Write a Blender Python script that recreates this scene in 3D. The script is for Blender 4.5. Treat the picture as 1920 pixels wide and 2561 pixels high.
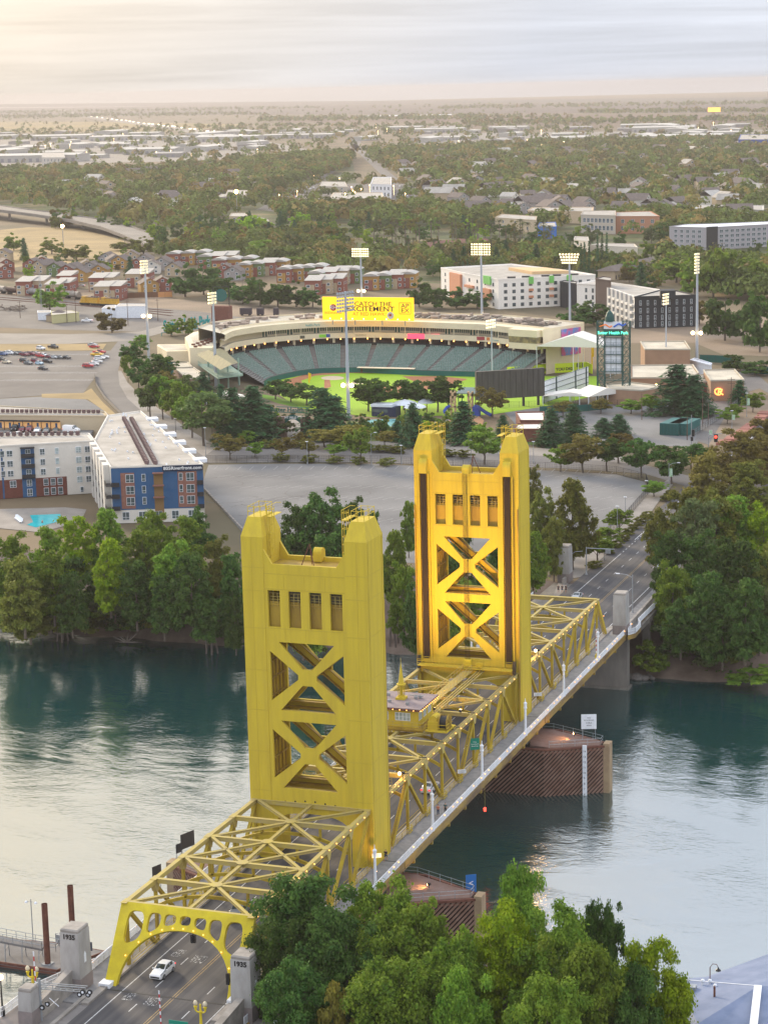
import bpy, math, random
import numpy as np
from mathutils import Vector, Matrix
from mathutils.geometry import tessellate_polygon
for o in list(bpy.data.objects): bpy.data.objects.remove(o)
scene = bpy.context.scene
COL = scene.collection
R = math.radians
# ------------------------------------------------------------------ camera
CAM = np.array([108.7268,-263.6716,106.544]); YAW, PIT, ROL, FPX = -0.35198,-0.19598,-0.02423,5348.97
fwd = np.array([math.sin(YAW)*math.cos(PIT), math.cos(YAW)*math.cos(PIT), math.sin(PIT)])
r0 = np.array([math.cos(YAW),-math.sin(YAW),0.]); u0 = np.cross(r0, fwd)
rt = r0*math.cos(ROL)+u0*math.sin(ROL); up = -r0*math.sin(ROL)+u0*math.cos(ROL)
cam = bpy.data.cameras.new('camera'); camo = bpy.data.objects.new('camera', cam); COL.objects.link(camo)
camo.matrix_world = Matrix(((rt[0], up[0], -fwd[0], CAM[0]),(rt[1], up[1], -fwd[1], CAM[1]),(rt[2], up[2], -fwd[2], CAM[2]),(0,0,0,1)))
cam.sensor_fit = 'HORIZONTAL'; cam.sensor_width = 36.0; cam.lens = FPX/1920*36
cam.clip_start = 1; cam.clip_end = 200000
scene.camera = camo
# ------------------------------------------------------------------ world
SUN_AZ, SUN_EL = YAW-R(30), R(16)          # hazy sun beyond the left edge of the view
sunv = Vector((math.sin(SUN_AZ)*math.cos(SUN_EL), math.cos(SUN_AZ)*math.cos(SUN_EL), math.sin(SUN_EL)))
w = bpy.data.worlds.new('World'); scene.world = w; w.use_nodes = True
nt = w.node_tree; N = nt.nodes; L = nt.links; N.clear()
def wn(t, **k):
 n = N.new(t)
 for a, b in k.items(): setattr(n, a, b)
 return n
out = wn('ShaderNodeOutputWorld'); bg = wn('ShaderNodeBackground'); bg.inputs['Strength'].default_value = 0.1
sky = wn('ShaderNodeTexSky', sky_type='NISHITA', sun_disc=False, sun_elevation=SUN_EL, sun_rotation=SUN_AZ, altitude=50, air_density=1.3, dust_density=3.0, ozone_density=1.2)
tc = wn('ShaderNodeTexCoord'); mp = wn('ShaderNodeMapping'); mp.inputs['Scale'].default_value = (1.3,1.3,30); mp.inputs['Location'].default_value = (.4,.2,1.35)
mp.inputs['Rotation'].default_value = (R(1.2), R(-1.4),0)
L.new(tc.outputs['Generated'], mp.inputs[0])
nz = wn('ShaderNodeTexNoise'); nz.inputs['Scale'].default_value = 3.1; nz.inputs['Detail'].default_value = 7; nz.inputs['Roughness'].default_value = .55; nz.inputs['Distortion'].default_value = .35
L.new(mp.outputs[0], nz.inputs['Vector'])
dot = wn('ShaderNodeVectorMath', operation='DOT_PRODUCT'); L.new(tc.outputs['Generated'], dot.inputs[0]); dot.inputs[1].default_value = sunv
ramp = wn('ShaderNodeValToRGB'); e = ramp.color_ramp.elements
e[0].position = 0.0; e[0].color = (.72,.76,.84,1)
e[1].position = 1.0; e[1].color = (1.05,.86,.58,1)
m1 = e.new(.80); m1.color = (.70,.75,.85,1); m2 = e.new(.93); m2.color = (.92,.84,.72,1)
L.new(dot.outputs['Value'], ramp.inputs[0])
sep = wn('ShaderNodeSeparateXYZ'); L.new(tc.outputs['Generated'], sep.inputs[0])
cr = wn('ShaderNodeMapRange'); L.new(nz.outputs[0], cr.inputs[0])
cr.inputs['From Min'].default_value = .34; cr.inputs['From Max'].default_value = .66; cr.inputs['To Min'].default_value = 6.7; cr.inputs['To Max'].default_value = 9.0
elv = wn('ShaderNodeMapRange'); L.new(sep.outputs[2], elv.inputs[0])
elv.inputs['From Min'].default_value = 0.0; elv.inputs['From Max'].default_value = .3; elv.inputs['To Min'].default_value = 1.0; elv.inputs['To Max'].default_value = 1.55
mul = wn('ShaderNodeMath', operation='MULTIPLY'); low = wn('ShaderNodeMapRange'); L.new(sep.outputs[2], low.inputs[0])
low.inputs['From Min'].default_value = -.004; low.inputs['From Max'].default_value = .12; low.inputs['To Min'].default_value = .68; low.inputs['To Max'].default_value = 1.0
ml2 = wn('ShaderNodeMath', operation='MULTIPLY'); L.new(elv.outputs[0], ml2.inputs[0]); L.new(low.outputs[0], ml2.inputs[1])
L.new(cr.outputs[0], mul.inputs[0]); L.new(ml2.outputs[0], mul.inputs[1])
sc = wn('ShaderNodeVectorMath', operation='SCALE'); L.new(ramp.outputs[0], sc.inputs[0]); L.new(mul.outputs[0], sc.inputs['Scale'])
mix = wn('ShaderNodeMix', data_type='RGBA'); mix.inputs[0].default_value = .95
L.new(sky.outputs[0], mix.inputs[6]); L.new(sc.outputs[0], mix.inputs[7])
L.new(mix.outputs[2], bg.inputs[0]); L.new(bg.outputs[0], out.inputs[0])
sun = bpy.data.lights.new('sun', 'SUN'); sun.energy = 3.0; sun.angle = R(12); sun.color = (1,.82,.58)
suno = bpy.data.objects.new('sun', sun); COL.objects.link(suno)
suno.rotation_euler = sunv.to_track_quat('Z', 'Y').to_euler()
vs = scene.view_settings; vs.view_transform = 'Standard'; vs.look = 'None'; vs.exposure = 0.76; vs.gamma = 1
HAZE_DENSITY = 6.6e-5
# ------------------------------------------------------------------ measuring helpers (photo coordinates -> points of the place)
def ray(U, V): return fwd*FPX+rt*(U-960)-up*(V-1280.5)
def S(U, V, z=0.0):
 d = ray(U, V); t = (z-CAM[2])/d[2]; p = CAM+t*d; return (float(p[0]), float(p[1]), float(z))
def SY(U, V, y):
 d = ray(U, V); t = (y-CAM[1])/d[1]; p = CAM+t*d; return (float(p[0]), float(y), float(p[2]))
def PX(p):
 d = np.array(p, float)-CAM; z = d@fwd; return (960+FPX*(d@rt)/z, 1280.5-FPX*(d@up)/z)
def DIST(p): return float(np.linalg.norm(np.array(p, float)-CAM))
W2 = 1920/1658.
def D(u, v, z=0.0): return S(u*W2, v*W2, z)       # coordinates of the whole-photo view
# ------------------------------------------------------------------ object helpers
def tag(o, label=None, cat=None, group=None, kind=None):
 for k, v in (('label', label),('category', cat),('group', group),('kind', kind)):
  if v: o[k] = v
 return o
def empty(name, loc=(0,0,0), rz=0, label=None, cat=None, group=None):
 o = bpy.data.objects.new(name, None); COL.objects.link(o); o.location = loc; o.rotation_euler = (0,0, rz); o.empty_display_size = .5
 return tag(o, label, cat, group)
def kids(o): return [c for c in o.children]
def copy_tree(o, loc=None, rz=None, parent=None, scale=None, label=None, group=None, cat=None):
 c = o.copy(); COL.objects.link(c)
 if parent: c.parent = parent
 for ch in KID.get(o.name, []): copy_tree(ch, parent=c)
 if loc is not None: c.location = loc
 if rz is not None: c.rotation_euler = (c.rotation_euler[0], c.rotation_euler[1], rz)
 if scale is not None: c.scale = scale if hasattr(scale, '__len__') else (scale,)*3
 if label: c['label'] = label
 if group: c['group'] = group
 if cat: c['category'] = cat
 return c
KID = {}; EXCL = []
class MB:
 def __init__(s): s.v = []; s.f = []
 def add(s, vs, fs):
  n = len(s.v); s.v += [tuple(map(float, p)) for p in vs]; s.f += [tuple(i+n for i in f) for f in fs]; return s
 def box(s, c, d, rz=0, q=None):
  hx, hy, hz = d[0]/2, d[1]/2, d[2]/2; ca, sa = math.cos(rz), math.sin(rz); P = []
  for z in (-hz, hz):
   for x, y in ((-hx, -hy),(hx, -hy),(hx, hy),(-hx, hy)):
    P.append((c[0]+x*ca-y*sa, c[1]+x*sa+y*ca, c[2]+z))
  return s.add(P, [(0,3,2,1),(4,5,6,7),(0,1,5,4),(1,2,6,5),(2,3,7,6),(3,0,4,7)])
 def bx(s, a, b): return s.box([(a[i]+b[i])/2 for i in range(3)], [abs(b[i]-a[i]) for i in range(3)])
 def beam(s, p, q, w, h, upv=(0,0,1), w2=None, h2=None):
  p, q = Vector(p), Vector(q); d = (q-p).normalized(); u = Vector(upv)
  if abs(d.dot(u)) > .99: u = Vector((0,1,0))
  r = d.cross(u).normalized(); u = r.cross(d); w2 = w2 or w; h2 = h2 or h; P = []
  for c, ww, hh in ((p, w, h),(q, w2, h2)):
   for a, b in ((-1,-1),(1,-1),(1,1),(-1,1)): P.append(c+r*a*ww/2+u*b*hh/2)
  return s.add(P, [(0,1,2,3),(7,6,5,4),(0,4,5,1),(1,5,6,2),(2,6,7,3),(3,7,4,0)])
 def tube(s, p, q, r, r2=None, n=8, cap=True):
  p, q = Vector(p), Vector(q); d = (q-p).normalized(); u = Vector((0,0,1))
  if abs(d.dot(u)) > .99: u = Vector((1,0,0))
  a = d.cross(u).normalized(); b = a.cross(d); r2 = r if r2 is None else r2; P = []
  for c, rr in ((p, r),(q, r2)):
   for i in range(n): t = 2*math.pi*i/n; P.append(c+a*math.cos(t)*rr+b*math.sin(t)*rr)
  F = [(i, i+n, (i+1) % n+n, (i+1) % n) for i in range(n)]
  if cap: F += [tuple(range(n)), tuple(range(2*n-1, n-1,-1))]
  return s.add(P, F)
 def path(s, pts, r, n=6):
  for a, b in zip(pts[:-1], pts[1:]): s.tube(a, b, r, n=n)
  return s
 def lathe(s, c, prof, n=12):
  P = []; m = len(prof)
  for r, z in prof:
   for i in range(n): t = 2*math.pi*i/n; P.append((c[0]+r*math.cos(t), c[1]+r*math.sin(t), c[2]+z))
  F = [(j*n+i, j*n+(i+1) % n, (j+1)*n+(i+1) % n, (j+1)*n+i) for j in range(m-1) for i in range(n)]
  F += [tuple(range(n-1,-1,-1)), tuple((m-1)*n+i for i in range(n))]
  return s.add(P, F)
 def sphere(s, c, r, n=10):
  m = max(4, n//2); return s.lathe(c, [(max(1e-3, r*math.sin(math.pi*k/m)),-r*math.cos(math.pi*k/m)) for k in range(m+1)], n)
 def poly(s, pts, z0, z1):           # vertical prism over a ground polygon
  n = len(pts); T = tessellate_polygon([[Vector((p[0], p[1], 0)) for p in pts]])
  a = sum(pts[i][0]*pts[(i+1) % n][1]-pts[(i+1) % n][0]*pts[i][1] for i in range(n))
  if a < 0: pts = pts[::-1]; T = tessellate_polygon([[Vector((p[0], p[1], 0)) for p in pts]])
  P = [(p[0], p[1], z0) for p in pts]+[(p[0], p[1], z1) for p in pts]
  def fix(t, upw):
   (x0, y0),(x1, y1),(x2, y2) = [(pts[i][0], pts[i][1]) for i in t]
   ccw = (x1-x0)*(y2-y0)-(x2-x0)*(y1-y0) > 0
   return t if ccw == upw else t[::-1]
  F = [tuple(i+n for i in fix(tuple(t), True)) for t in T]
  if z1 != z0: F += [fix(tuple(t), False) for t in T]+[(i, (i+1) % n, (i+1) % n+n, i+n) for i in range(n)]
  else: P = P[:n]; F = [tuple(i-n for i in f) for f in F]
  return s.add(P, F)
 def plate(s, outer, holes, f0, f1):  # flat plate with holes; f0/f1 map (a,b) to the two faces
  loops = [outer]+holes; T = tessellate_polygon([[Vector((a, b, 0)) for a, b in l] for l in loops])
  flat = [p for l in loops for p in l]; n = len(flat)
  P = [f0(a, b) for a, b in flat]+[f1(a, b) for a, b in flat]; F = []
  for t in T: F.append(tuple(t)); F.append(tuple(i+n for i in t[::-1]))
  k = 0
  for l in loops:
   m = len(l)
   for i in range(m): a, b = k+i, k+(i+1) % m; F.append((a, b, b+n, a+n))
   k += m
  return s.add(P, F)
 def strip(s, A, B):
  n = len(A); return s.add(list(A)+list(B), [(i, i+1, n+i+1, n+i) for i in range(n-1)])
 def build(s, name, mat, parent=None, smooth=False, label=None, cat=None, group=None, kind=None, recalc=True, loc=None):
  me = bpy.data.meshes.new(name); me.from_pydata(s.v, [], s.f)
  if recalc and len(s.f) < 40000:
   import bmesh
   bm = bmesh.new(); bm.from_mesh(me); bmesh.ops.recalc_face_normals(bm, faces=bm.faces); bm.to_mesh(me); bm.free()
  if mat: me.materials.append(mat)
  if smooth: me.polygons.foreach_set('use_smooth', [True]*len(me.polygons))
  o = bpy.data.objects.new(name, me); COL.objects.link(o)
  if loc: o.location = loc
  if parent: o.parent = parent; KID.setdefault(parent.name, []).append(o)
  return tag(o, label, cat, group, kind)
# ------------------------------------------------------------------ materials
MATS = {}
def mat(name, col, rough=.6, col2=None, scale=1.0, spec=.3, metal=0, bump=0, bscale=None, emit=0, ecol=None, stretch=None, rnd=0, detail=4, lo=.35, hi=.65, world=False):
 m = bpy.data.materials.new(name); m.use_nodes = True; t = m.node_tree; b = t.nodes['Principled BSDF']
 b.inputs['Roughness'].default_value = rough; b.inputs['Specular IOR Level'].default_value = spec; b.inputs['Metallic'].default_value = metal
 b.inputs['Base Color'].default_value = (*col, 1); src = None
 if col2 or bump or rnd:
  if world: tc = t.nodes.new('ShaderNodeNewGeometry'); o = tc.outputs['Position']
  else: tc = t.nodes.new('ShaderNodeTexCoord'); o = tc.outputs['Object']
  mpn = t.nodes.new('ShaderNodeMapping'); t.links.new(o, mpn.inputs[0])
  if stretch: mpn.inputs['Scale'].default_value = stretch
  src = mpn.outputs[0]
 colout = None
 if col2:
  nzz = t.nodes.new('ShaderNodeTexNoise'); nzz.inputs['Scale'].default_value = scale; nzz.inputs['Detail'].default_value = detail; nzz.inputs['Roughness'].default_value = .6
  t.links.new(src, nzz.inputs['Vector'])
  rr = t.nodes.new('ShaderNodeValToRGB'); rr.color_ramp.elements[0].position = lo; rr.color_ramp.elements[1].position = hi
  rr.color_ramp.elements[0].color = (*col, 1); rr.color_ramp.elements[1].color = (*col2,1)
  t.links.new(nzz.outputs[0], rr.inputs[0]); colout = rr.outputs[0]
 if rnd:
  oi = t.nodes.new('ShaderNodeObjectInfo'); hs = t.nodes.new('ShaderNodeHueSaturation')
  a = t.nodes.new('ShaderNodeMapRange'); a.inputs['To Min'].default_value = .5-rnd*.10; a.inputs['To Max'].default_value = .5+rnd*.05
  bb = t.nodes.new('ShaderNodeMath'); bb.operation = 'MULTIPLY_ADD'; bb.inputs[1].default_value = rnd*.7; bb.inputs[2].default_value = 1-rnd*.35
  fr = t.nodes.new('ShaderNodeMath'); fr.operation = 'FRACT'; ml = t.nodes.new('ShaderNodeMath'); ml.operation = 'MULTIPLY'; ml.inputs[1].default_value = 17.3
  t.links.new(oi.outputs['Random'], a.inputs[0]); t.links.new(a.outputs[0], hs.inputs['Hue'])
  t.links.new(oi.outputs['Random'], ml.inputs[0]); t.links.new(ml.outputs[0], fr.inputs[0]); t.links.new(fr.outputs[0], bb.inputs[0]); t.links.new(bb.outputs[0], hs.inputs['Value'])
  if colout: t.links.new(colout, hs.inputs['Color'])
  else: hs.inputs['Color'].default_value = (*col, 1)
  colout = hs.outputs[0]
 if colout: t.links.new(colout, b.inputs['Base Color'])
 if bump:
  nb = t.nodes.new('ShaderNodeTexNoise'); nb.inputs['Scale'].default_value = bscale or scale*3; nb.inputs['Detail'].default_value = 4
  t.links.new(src, nb.inputs['Vector']); bu = t.nodes.new('ShaderNodeBump'); bu.inputs['Strength'].default_value = bump; bu.inputs['Distance'].default_value = .1
  t.links.new(nb.outputs[0], bu.inputs['Height']); t.links.new(bu.outputs[0], b.inputs['Normal'])
 if emit:
  b.inputs['Emission Color'].default_value = (*(ecol or col),1); b.inputs['Emission Strength'].default_value = emit
 MATS[name] = m; return m
def banded(name, col, col2, scale, axis='X', rough=.6, thr=.5, rot=0, bump=0):
 """material with regular bands (ribs, slats, courses)"""
 m = mat(name, col, rough); t = m.node_tree; b = t.nodes['Principled BSDF']
 tc = t.nodes.new('ShaderNodeTexCoord'); mpn = t.nodes.new('ShaderNodeMapping'); mpn.inputs['Rotation'].default_value = rot if hasattr(rot, '__len__') else (0,0, rot)
 wv = t.nodes.new('ShaderNodeTexWave'); wv.bands_direction = axis; wv.inputs['Scale'].default_value = scale; wv.inputs['Distortion'].default_value = .05
 rr = t.nodes.new('ShaderNodeValToRGB'); rr.color_ramp.elements[0].position = thr-.06; rr.color_ramp.elements[1].position = thr+.06
 rr.color_ramp.elements[0].color = (*col2,1); rr.color_ramp.elements[1].color = (*col, 1)
 t.links.new(tc.outputs['Object'], mpn.inputs[0]); t.links.new(mpn.outputs[0], wv.inputs[0]); t.links.new(wv.outputs[0], rr.inputs[0]); t.links.new(rr.outputs[0], b.inputs['Base Color'])
 return m
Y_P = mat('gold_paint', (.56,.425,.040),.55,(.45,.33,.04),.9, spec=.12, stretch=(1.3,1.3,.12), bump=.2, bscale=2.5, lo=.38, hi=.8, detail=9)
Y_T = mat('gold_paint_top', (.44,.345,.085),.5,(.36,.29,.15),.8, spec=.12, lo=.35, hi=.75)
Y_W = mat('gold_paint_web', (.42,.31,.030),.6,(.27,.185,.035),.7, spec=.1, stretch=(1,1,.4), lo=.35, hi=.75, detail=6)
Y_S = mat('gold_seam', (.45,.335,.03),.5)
Y_D = mat('gold_paint_shade_dirt', (.40,.27,.03),.6,(.20,.12,.03),.5, stretch=(1,1,.25), lo=.35, hi=.8)  # brown mixes dirt with shade painted into the colour
WHITE = mat('white_paint', (.78,.80,.84),.5,(.66,.69,.74),1.5)
CONC = mat('concrete', (.34,.31,.28),.85,(.22,.20,.18),.5, bump=.3, bscale=3)
CONC_D = mat('concrete_dark', (.22,.20,.175),.8,(.12,.11,.10),.25, stretch=(1,1,.3), bump=.3)  # darker concrete with upright streaks
WALKM = mat('sidewalk_concrete', (.24,.235,.235),.85,(.17,.17,.175),.9, bump=.1)
ASPH = mat('asphalt', (.046,.046,.053),.85,(.105,.098,.096),.22, stretch=(2.4,.12,1), bump=.1, bscale=8, detail=6)
ASPH2 = mat('asphalt_old', (.20,.195,.19),.85,(.28,.27,.26),.03, stretch=(1,2.5,1), detail=8, world=True)
LINE_W = mat('line_white', (.62,.62,.62),.7,(.42,.42,.42),2)
LINE_Y = mat('line_yellow', (.45,.30,.10),.7,(.22,.16,.10),1)
RUST = mat('rusty_steel', (.10,.035,.025),.75,(.17,.07,.045),1.0, bump=.3)
DARK = mat('dark_metal', (.025,.025,.028),.5)
BLACK = mat('black_paint', (.02,.02,.022),.4)
STEEL = mat('galvanised_steel', (.36,.38,.40),.45,(.28,.30,.32),2, metal=.4)
GLASS = mat('window_glass', (.05,.075,.085),.12,(.10,.13,.14),.35, spec=.7)
GLASS_L = mat('window_glass_pale', (.40,.47,.47),.3,(.22,.28,.28),.6, spec=.6)
BULB = mat('warm_bulb', (1,.5,.15),.3, emit=3, ecol=(1,.42,.09))
LAMPY = mat('warm_lamp', (1,.7,.4),.3, emit=22, ecol=(1,.55,.2))
FLOODM = mat('floodlight_glow', (1,.9,.6),.3, emit=2.2, ecol=(1,.78,.36))
REDL = mat('red_light', (1,.05,.03),.3, emit=2.5, ecol=(1,.05,.03))
GREEN_S = mat('green_sign', (.01,.22,.15),.5)
TXTW = mat('lettering_white', (.8,.8,.8),.6)
def text(s, size, mt, name='lettering', parent=None, M=None, ext=.01, ax='CENTER', sx=1, bold=0):
 cu = bpy.data.curves.new(name, 'FONT'); cu.body = s; cu.size = size; cu.extrude = ext; cu.align_x = ax; cu.align_y = 'CENTER'; cu.offset = bold; cu.resolution_u = 3
 t = bpy.data.objects.new('tmp', cu); COL.objects.link(t); bpy.context.view_layer.update()
 dg = bpy.context.evaluated_depsgraph_get(); me = bpy.data.meshes.new_from_object(t.evaluated_get(dg))
 bpy.data.objects.remove(t); me.materials.clear(); me.materials.append(mt)
 if sx != 1: me.transform(Matrix.Diagonal((sx, 1,1,1)))
 if M is not None: me.transform(M)
 o = bpy.data.objects.new(name, me); COL.objects.link(o)
 if parent: o.parent = parent; KID.setdefault(parent.name, []).append(o)
 return o
def facing(loc, n):      # matrix: text plane upright, facing direction n (horizontal)
 n = Vector((n[0], n[1], 0)).normalized(); x = Vector((-n.y, n.x, 0)); z = Vector((0,0,1))
 return Matrix(((x.x, z.x, n.x, loc[0]),(x.y, z.y, n.y, loc[1]),(x.z, z.z, n.z, loc[2]),(0,0,0,1)))
def rr_hole(pts, k=4, f=.35):     # rounded polygon
 out = []; n = len(pts)
 for i in range(n):
  a, b, c = Vector(pts[i-1]), Vector(pts[i]), Vector(pts[(i+1) % n]); p = b+(a-b)*f; q = b+(c-b)*f
  for j in range(k+1):
   t = j/k; out.append(tuple(p*(1-t)**2+b*2*t*(1-t)+q*t*t))
 return out
# ================================================================== THE BRIDGE
HC, TC, TW, TD = 8.64,8.52,9.2,6.46
NEAR = [0,-7.5,-15.7,-23.9,-32.1,-40.3]; NB = -46.2
LIFT = [8.1+7.96*i for i in range(9)]
FAR = [79.0,86.6,94.6,102.7,110.7,118.8,126.9]; FB = 133.4
def xpanel(z0, z1, xo=5.45, a=1.15, b=1.3):
 zc = (z0+z1)/2; sx = (xo-.5-1.3)/(z1-z0)*2
 e = 1.35
 return [[(-xo, z0+e),(-xo, z1-e),(-1.35, zc+.35),(-1.35, zc-.35)][::1],
   [(xo, z0+e),(xo, z1-e),(1.35, zc+.35),(1.35, zc-.35)],
   [(-xo+e, z1),(xo-e, z1),(.75, zc+1.15),(-.75, zc+1.15)],
   [(-xo+e, z0),(xo-e, z0),(.75, zc-1.15),(-.75, zc-1.15)]]
def arch_pts(xw, zs, zt, n=14, p=2.6):
 return [(x, zs+(zt-zs)*(1-abs(x/xw)**p)**(1/p)) for x in [xw*math.sin(math.pi*(-.5+i/n)) for i in range(n+1)]]
def make_tower():
 t = empty('bridge_tower', (0,0,0))
 for sgn in (-1,1):
  m = MB(); x0, x1 = 5.98,9.2
  m.bx((sgn*x0,-TD/2,-1.6),(sgn*x1, TD/2,46.4))
  leg = m.build('leg', Y_P, t)
  m = MB()                                   # plate seams and corner strips
  for k, z in enumerate((9.5,15.2,21.2,27,33,38.3,41.6)):
   zz = z+(.5 if sgn > 0 else 0)
   m.bx((sgn*x0,-TD/2-.03, zz),(sgn*x1,-TD/2-.002, zz+.07)); m.bx((sgn*x0, TD/2+.002, zz),(sgn*x1, TD/2+.03, zz+.07))
   m.bx((sgn*(x1+.002),-TD/2, zz),(sgn*(x1+.025), TD/2, zz+.07))
  for yy in (-TD/2+.5, TD/2-.55): m.bx((sgn*(x1+.002), yy, 0),(sgn*(x1+.05), yy+.09,46.2))
  m.bx((sgn*(x1-1.5),-TD/2-.02,0),(sgn*(x1-1.45),-TD/2-.002,46.3)); m.bx((sgn*(x1-1.5), TD/2+.02,0),(sgn*(x1-1.45), TD/2+.002,46.3))
  m.build('seam', Y_S, leg)
  m = MB()                                   # ribs on the inner side of the leg
  for y in (-2.2,-1.0,.3,1.5,2.4): m.bx((sgn*5.97, y, 8),(sgn*5.7, y+.12,42))
  for z in (12,14.5,17,19.3,23.5,26,28.5,31): m.bx((sgn*5.97,-2.6, z),(sgn*5.62,2.6, z+.14))
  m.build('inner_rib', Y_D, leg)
  m = MB(); cx = sgn*7.6                      # sloping cap
  m.add([(cx-1.62,-TD/2-.02,46.4),(cx+1.62,-TD/2-.02,46.4),(cx+1.62, TD/2+.02,46.4),(cx-1.62, TD/2+.02,46.4),
      (cx-1.0,-TD/2+1.15,49),(cx+1.0,-TD/2+1.15,49),(cx+1.0, TD/2-1.15,49),(cx-1.0, TD/2-1.15,49)],
     [(0,1,5,4),(1,2,6,5),(2,3,7,6),(3,0,4,7),(4,5,6,7),(0,3,2,1)])
  cp = m.build('cap', Y_P, t)
  m = MB()
  for z in (49.7,50.4): m.path([(cx-.95,-2.0, z),(cx+.95,-2.0, z),(cx+.95,2.0, z),(cx-.95,2.0, z),(cx-.95,-2.0, z)], .04)
  for x in (-.95,0,.95):
   for y in (-2.0,2.0): m.tube((cx+x, y, 49),(cx+x, y, 50.5),.045)
  for y in (0,):
   for x in (-.95,.95): m.tube((cx+x, y, 49),(cx+x, y, 50.5),.045)
  m.build('top_railing', Y_P, cp)
  m = MB(); ix = cx-sgn*2.1                   # caged ladder
  for y in (-.4,.4):
   for x in (ix-.35, ix+.35): m.tube((x, y+1.2,43),(x, y+1.2,50.4),.05)
  for i in range(7): z = 43.4+i*1.1; m.path([(ix-.35,.8, z),(ix+.35,.8, z),(ix+.35,1.6, z),(ix-.35,1.6, z),(ix-.35,.8, z)], .035)
  for z in (50.4,): m.path([(ix-.35,-1.8, z),(ix+.35,-1.8, z),(ix+.35,1.7, z)], .04)
  m.bx((ix-.4,-1.8,49.0),(ix+.4,1.7,49.06))
  m.build('ladder_cage', Y_P, cp)
  m = MB(); hx = sgn*7.35; yf = -TD/2
  P = []
  for i in range(9):
   a = math.pi/2*i/8; P.append((yf-.95*math.sin(a)-.02,43.9+1.15*math.cos(a)))
  prof = [(yf+.02,45.05)]+P[0:]+[(yf-.97,42.6),(yf+.02,42.6)]
  m.add([(hx-.68, y, z) for y, z in prof]+[(hx+.68, y, z) for y, z in prof], [(i, (i+1) % len(prof),(i+1) % len(prof)+len(prof), i+len(prof)) for i in range(len(prof))]+[tuple(range(len(prof))), tuple(range(2*len(prof)-1, len(prof)-1,-1))])
  hood = m.build('sheave_hood', Y_P, t)
  m = MB()
  for i in range(12): m.bx((hx-.52+i*.087, yf-.62,10.2),(hx-.52+i*.087+.06, yf-.42,42.7))
  m.build('lifting_cables', CABLE, t)
  m = MB()
  for dx in (-.85,.85): m.bx((hx+dx-.08, yf-.55,8.6),(hx+dx+.08, yf-.031,42.5))
  m.build('cable_guide', Y_P, t)
  m = MB(); m.bx((sgn*8.95, yf-.35,.2),(sgn*9.18, yf-.03,37)); m.bx((sgn*8.3, yf-.25,.2),(sgn*8.42, yf-.03,42)); m.build('guide_rail', Y_D, t)
 wins = [[(x-.9,33.8),(x+.9,33.8),(x+.9,39),(x-.9,39)] for x in (-4.6,-1.53,1.53,4.6)]
 top = [(-5.98,44.9),(-5.98,4.6)]
 arch = arch_pts(5.98,4.0,7.1)
 outer = [(5.98,44.7),(4.75,42.7),(-4.75,42.7),(-5.98,44.7)]+arch
 for sy in (-1,1):
  m = MB(); ya, yb = sy*(TD/2-.06), sy*(TD/2-.5)
  m.plate(outer, wins+xpanel(21.9,31.7)+xpanel(10.6,20.4), lambda a, b: (a, ya, b), lambda a, b: (a, yb, b))
  fp = m.build('face_panel', Y_P, t)
  m = MB()
  for z in (41.3,39.15,33.6): m.bx((-5.97, ya, z),(5.97, ya+sy*.03, z+.08))
  for x in (-3.05,0,3.05): m.bx((x-.02, ya, 32),(x+.02, ya+sy*.02,33.7)); m.bx((x-.02, ya, 39.2),(x+.02, ya+sy*.02,41.2))
  m.build('seam', Y_S, fp)
  m = MB()
  for x in (-4.6,-1.53,1.53,4.6): m.bx((x-1.0, yb-sy*.35,33.6),(x+1.0, yb-sy*.5,37.3))
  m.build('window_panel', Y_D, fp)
  m = MB()
  for x in (-4.6,-1.53,1.53,4.6):
   for z in (37.6,38.0,38.5): m.tube((x-.9, yb-sy*.2, z),(x+.9, yb-sy*.2, z),.045, n=5)
   for dx in (-.3,.35): m.tube((x+dx, yb-sy*.2,36.6),(x+dx, yb-sy*.2,38.5),.05, n=5)
  m.build('window_railing', Y_T, fp)
  m = MB()
  for z0, z1 in ((21.9,31.7),(10.6,20.4)):
   for a, b in (((-5.6, z0+.4),(5.6, z1-.4)),((-5.6, z1-.4),(5.6, z0+.4))):
    for off in (-.72,.72):
     m.beam((a[0], yb-sy*.25, a[1]+off),(b[0], yb-sy*.25, b[1]+off),.5,.12,(0,0,1))
   m.bx((-5.6, yb, z0-.25),(5.6, yb-sy*.7, z0-.1)); m.bx((-5.6, yb, z0-1.1),(5.6, yb-sy*.7, z0-.95))
  m.build('brace_flange', Y_D, fp)
  m = MB()
  for x in (-5.1,-3.6,-2.1,-.6,.9,2.4,3.9,5.2): m.tube((x, ya+sy*.012,9.0-.1*abs(x)),(x, ya-sy*.2,9.0-.1*abs(x)),.14, n=8)
  m.build('access_hole', BLACK, fp)
 m = MB(); m.bx((-5.9,-2.6,36.8),(5.9,2.6,37.0)); m.bx((-5.9,-2.65,41.9),(5.9,2.65,42.1)); m.build('machine_floor', Y_D, t)
 m = MB()
 for x in (-3.9,-1.0,2.4): m.box((x, .3,37.9),(1.7,1.6,1.7)); m.tube((x-.8,-1.3,37.8),(x+.8,-1.3,37.8),.6, n=12)
 m.build('hoist_machinery', MACH, t)
 m = MB()                                       # centre hood and hoist stays
 prof = [(TD/2-4.3+.75*math.cos(a)-1.35,43.4+.75*math.sin(a)) for a in [math.pi*i/8 for i in range(9)]]
 prof = [(y-1.4, z) for y, z in [(-.0+.8*math.cos(a),43.3+.8*math.sin(a)) for a in [math.pi*i/8 for i in range(9)]]]
 prof += [(prof[-1][0], 42.2),(prof[0][0], 42.2)]; n = len(prof)
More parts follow.
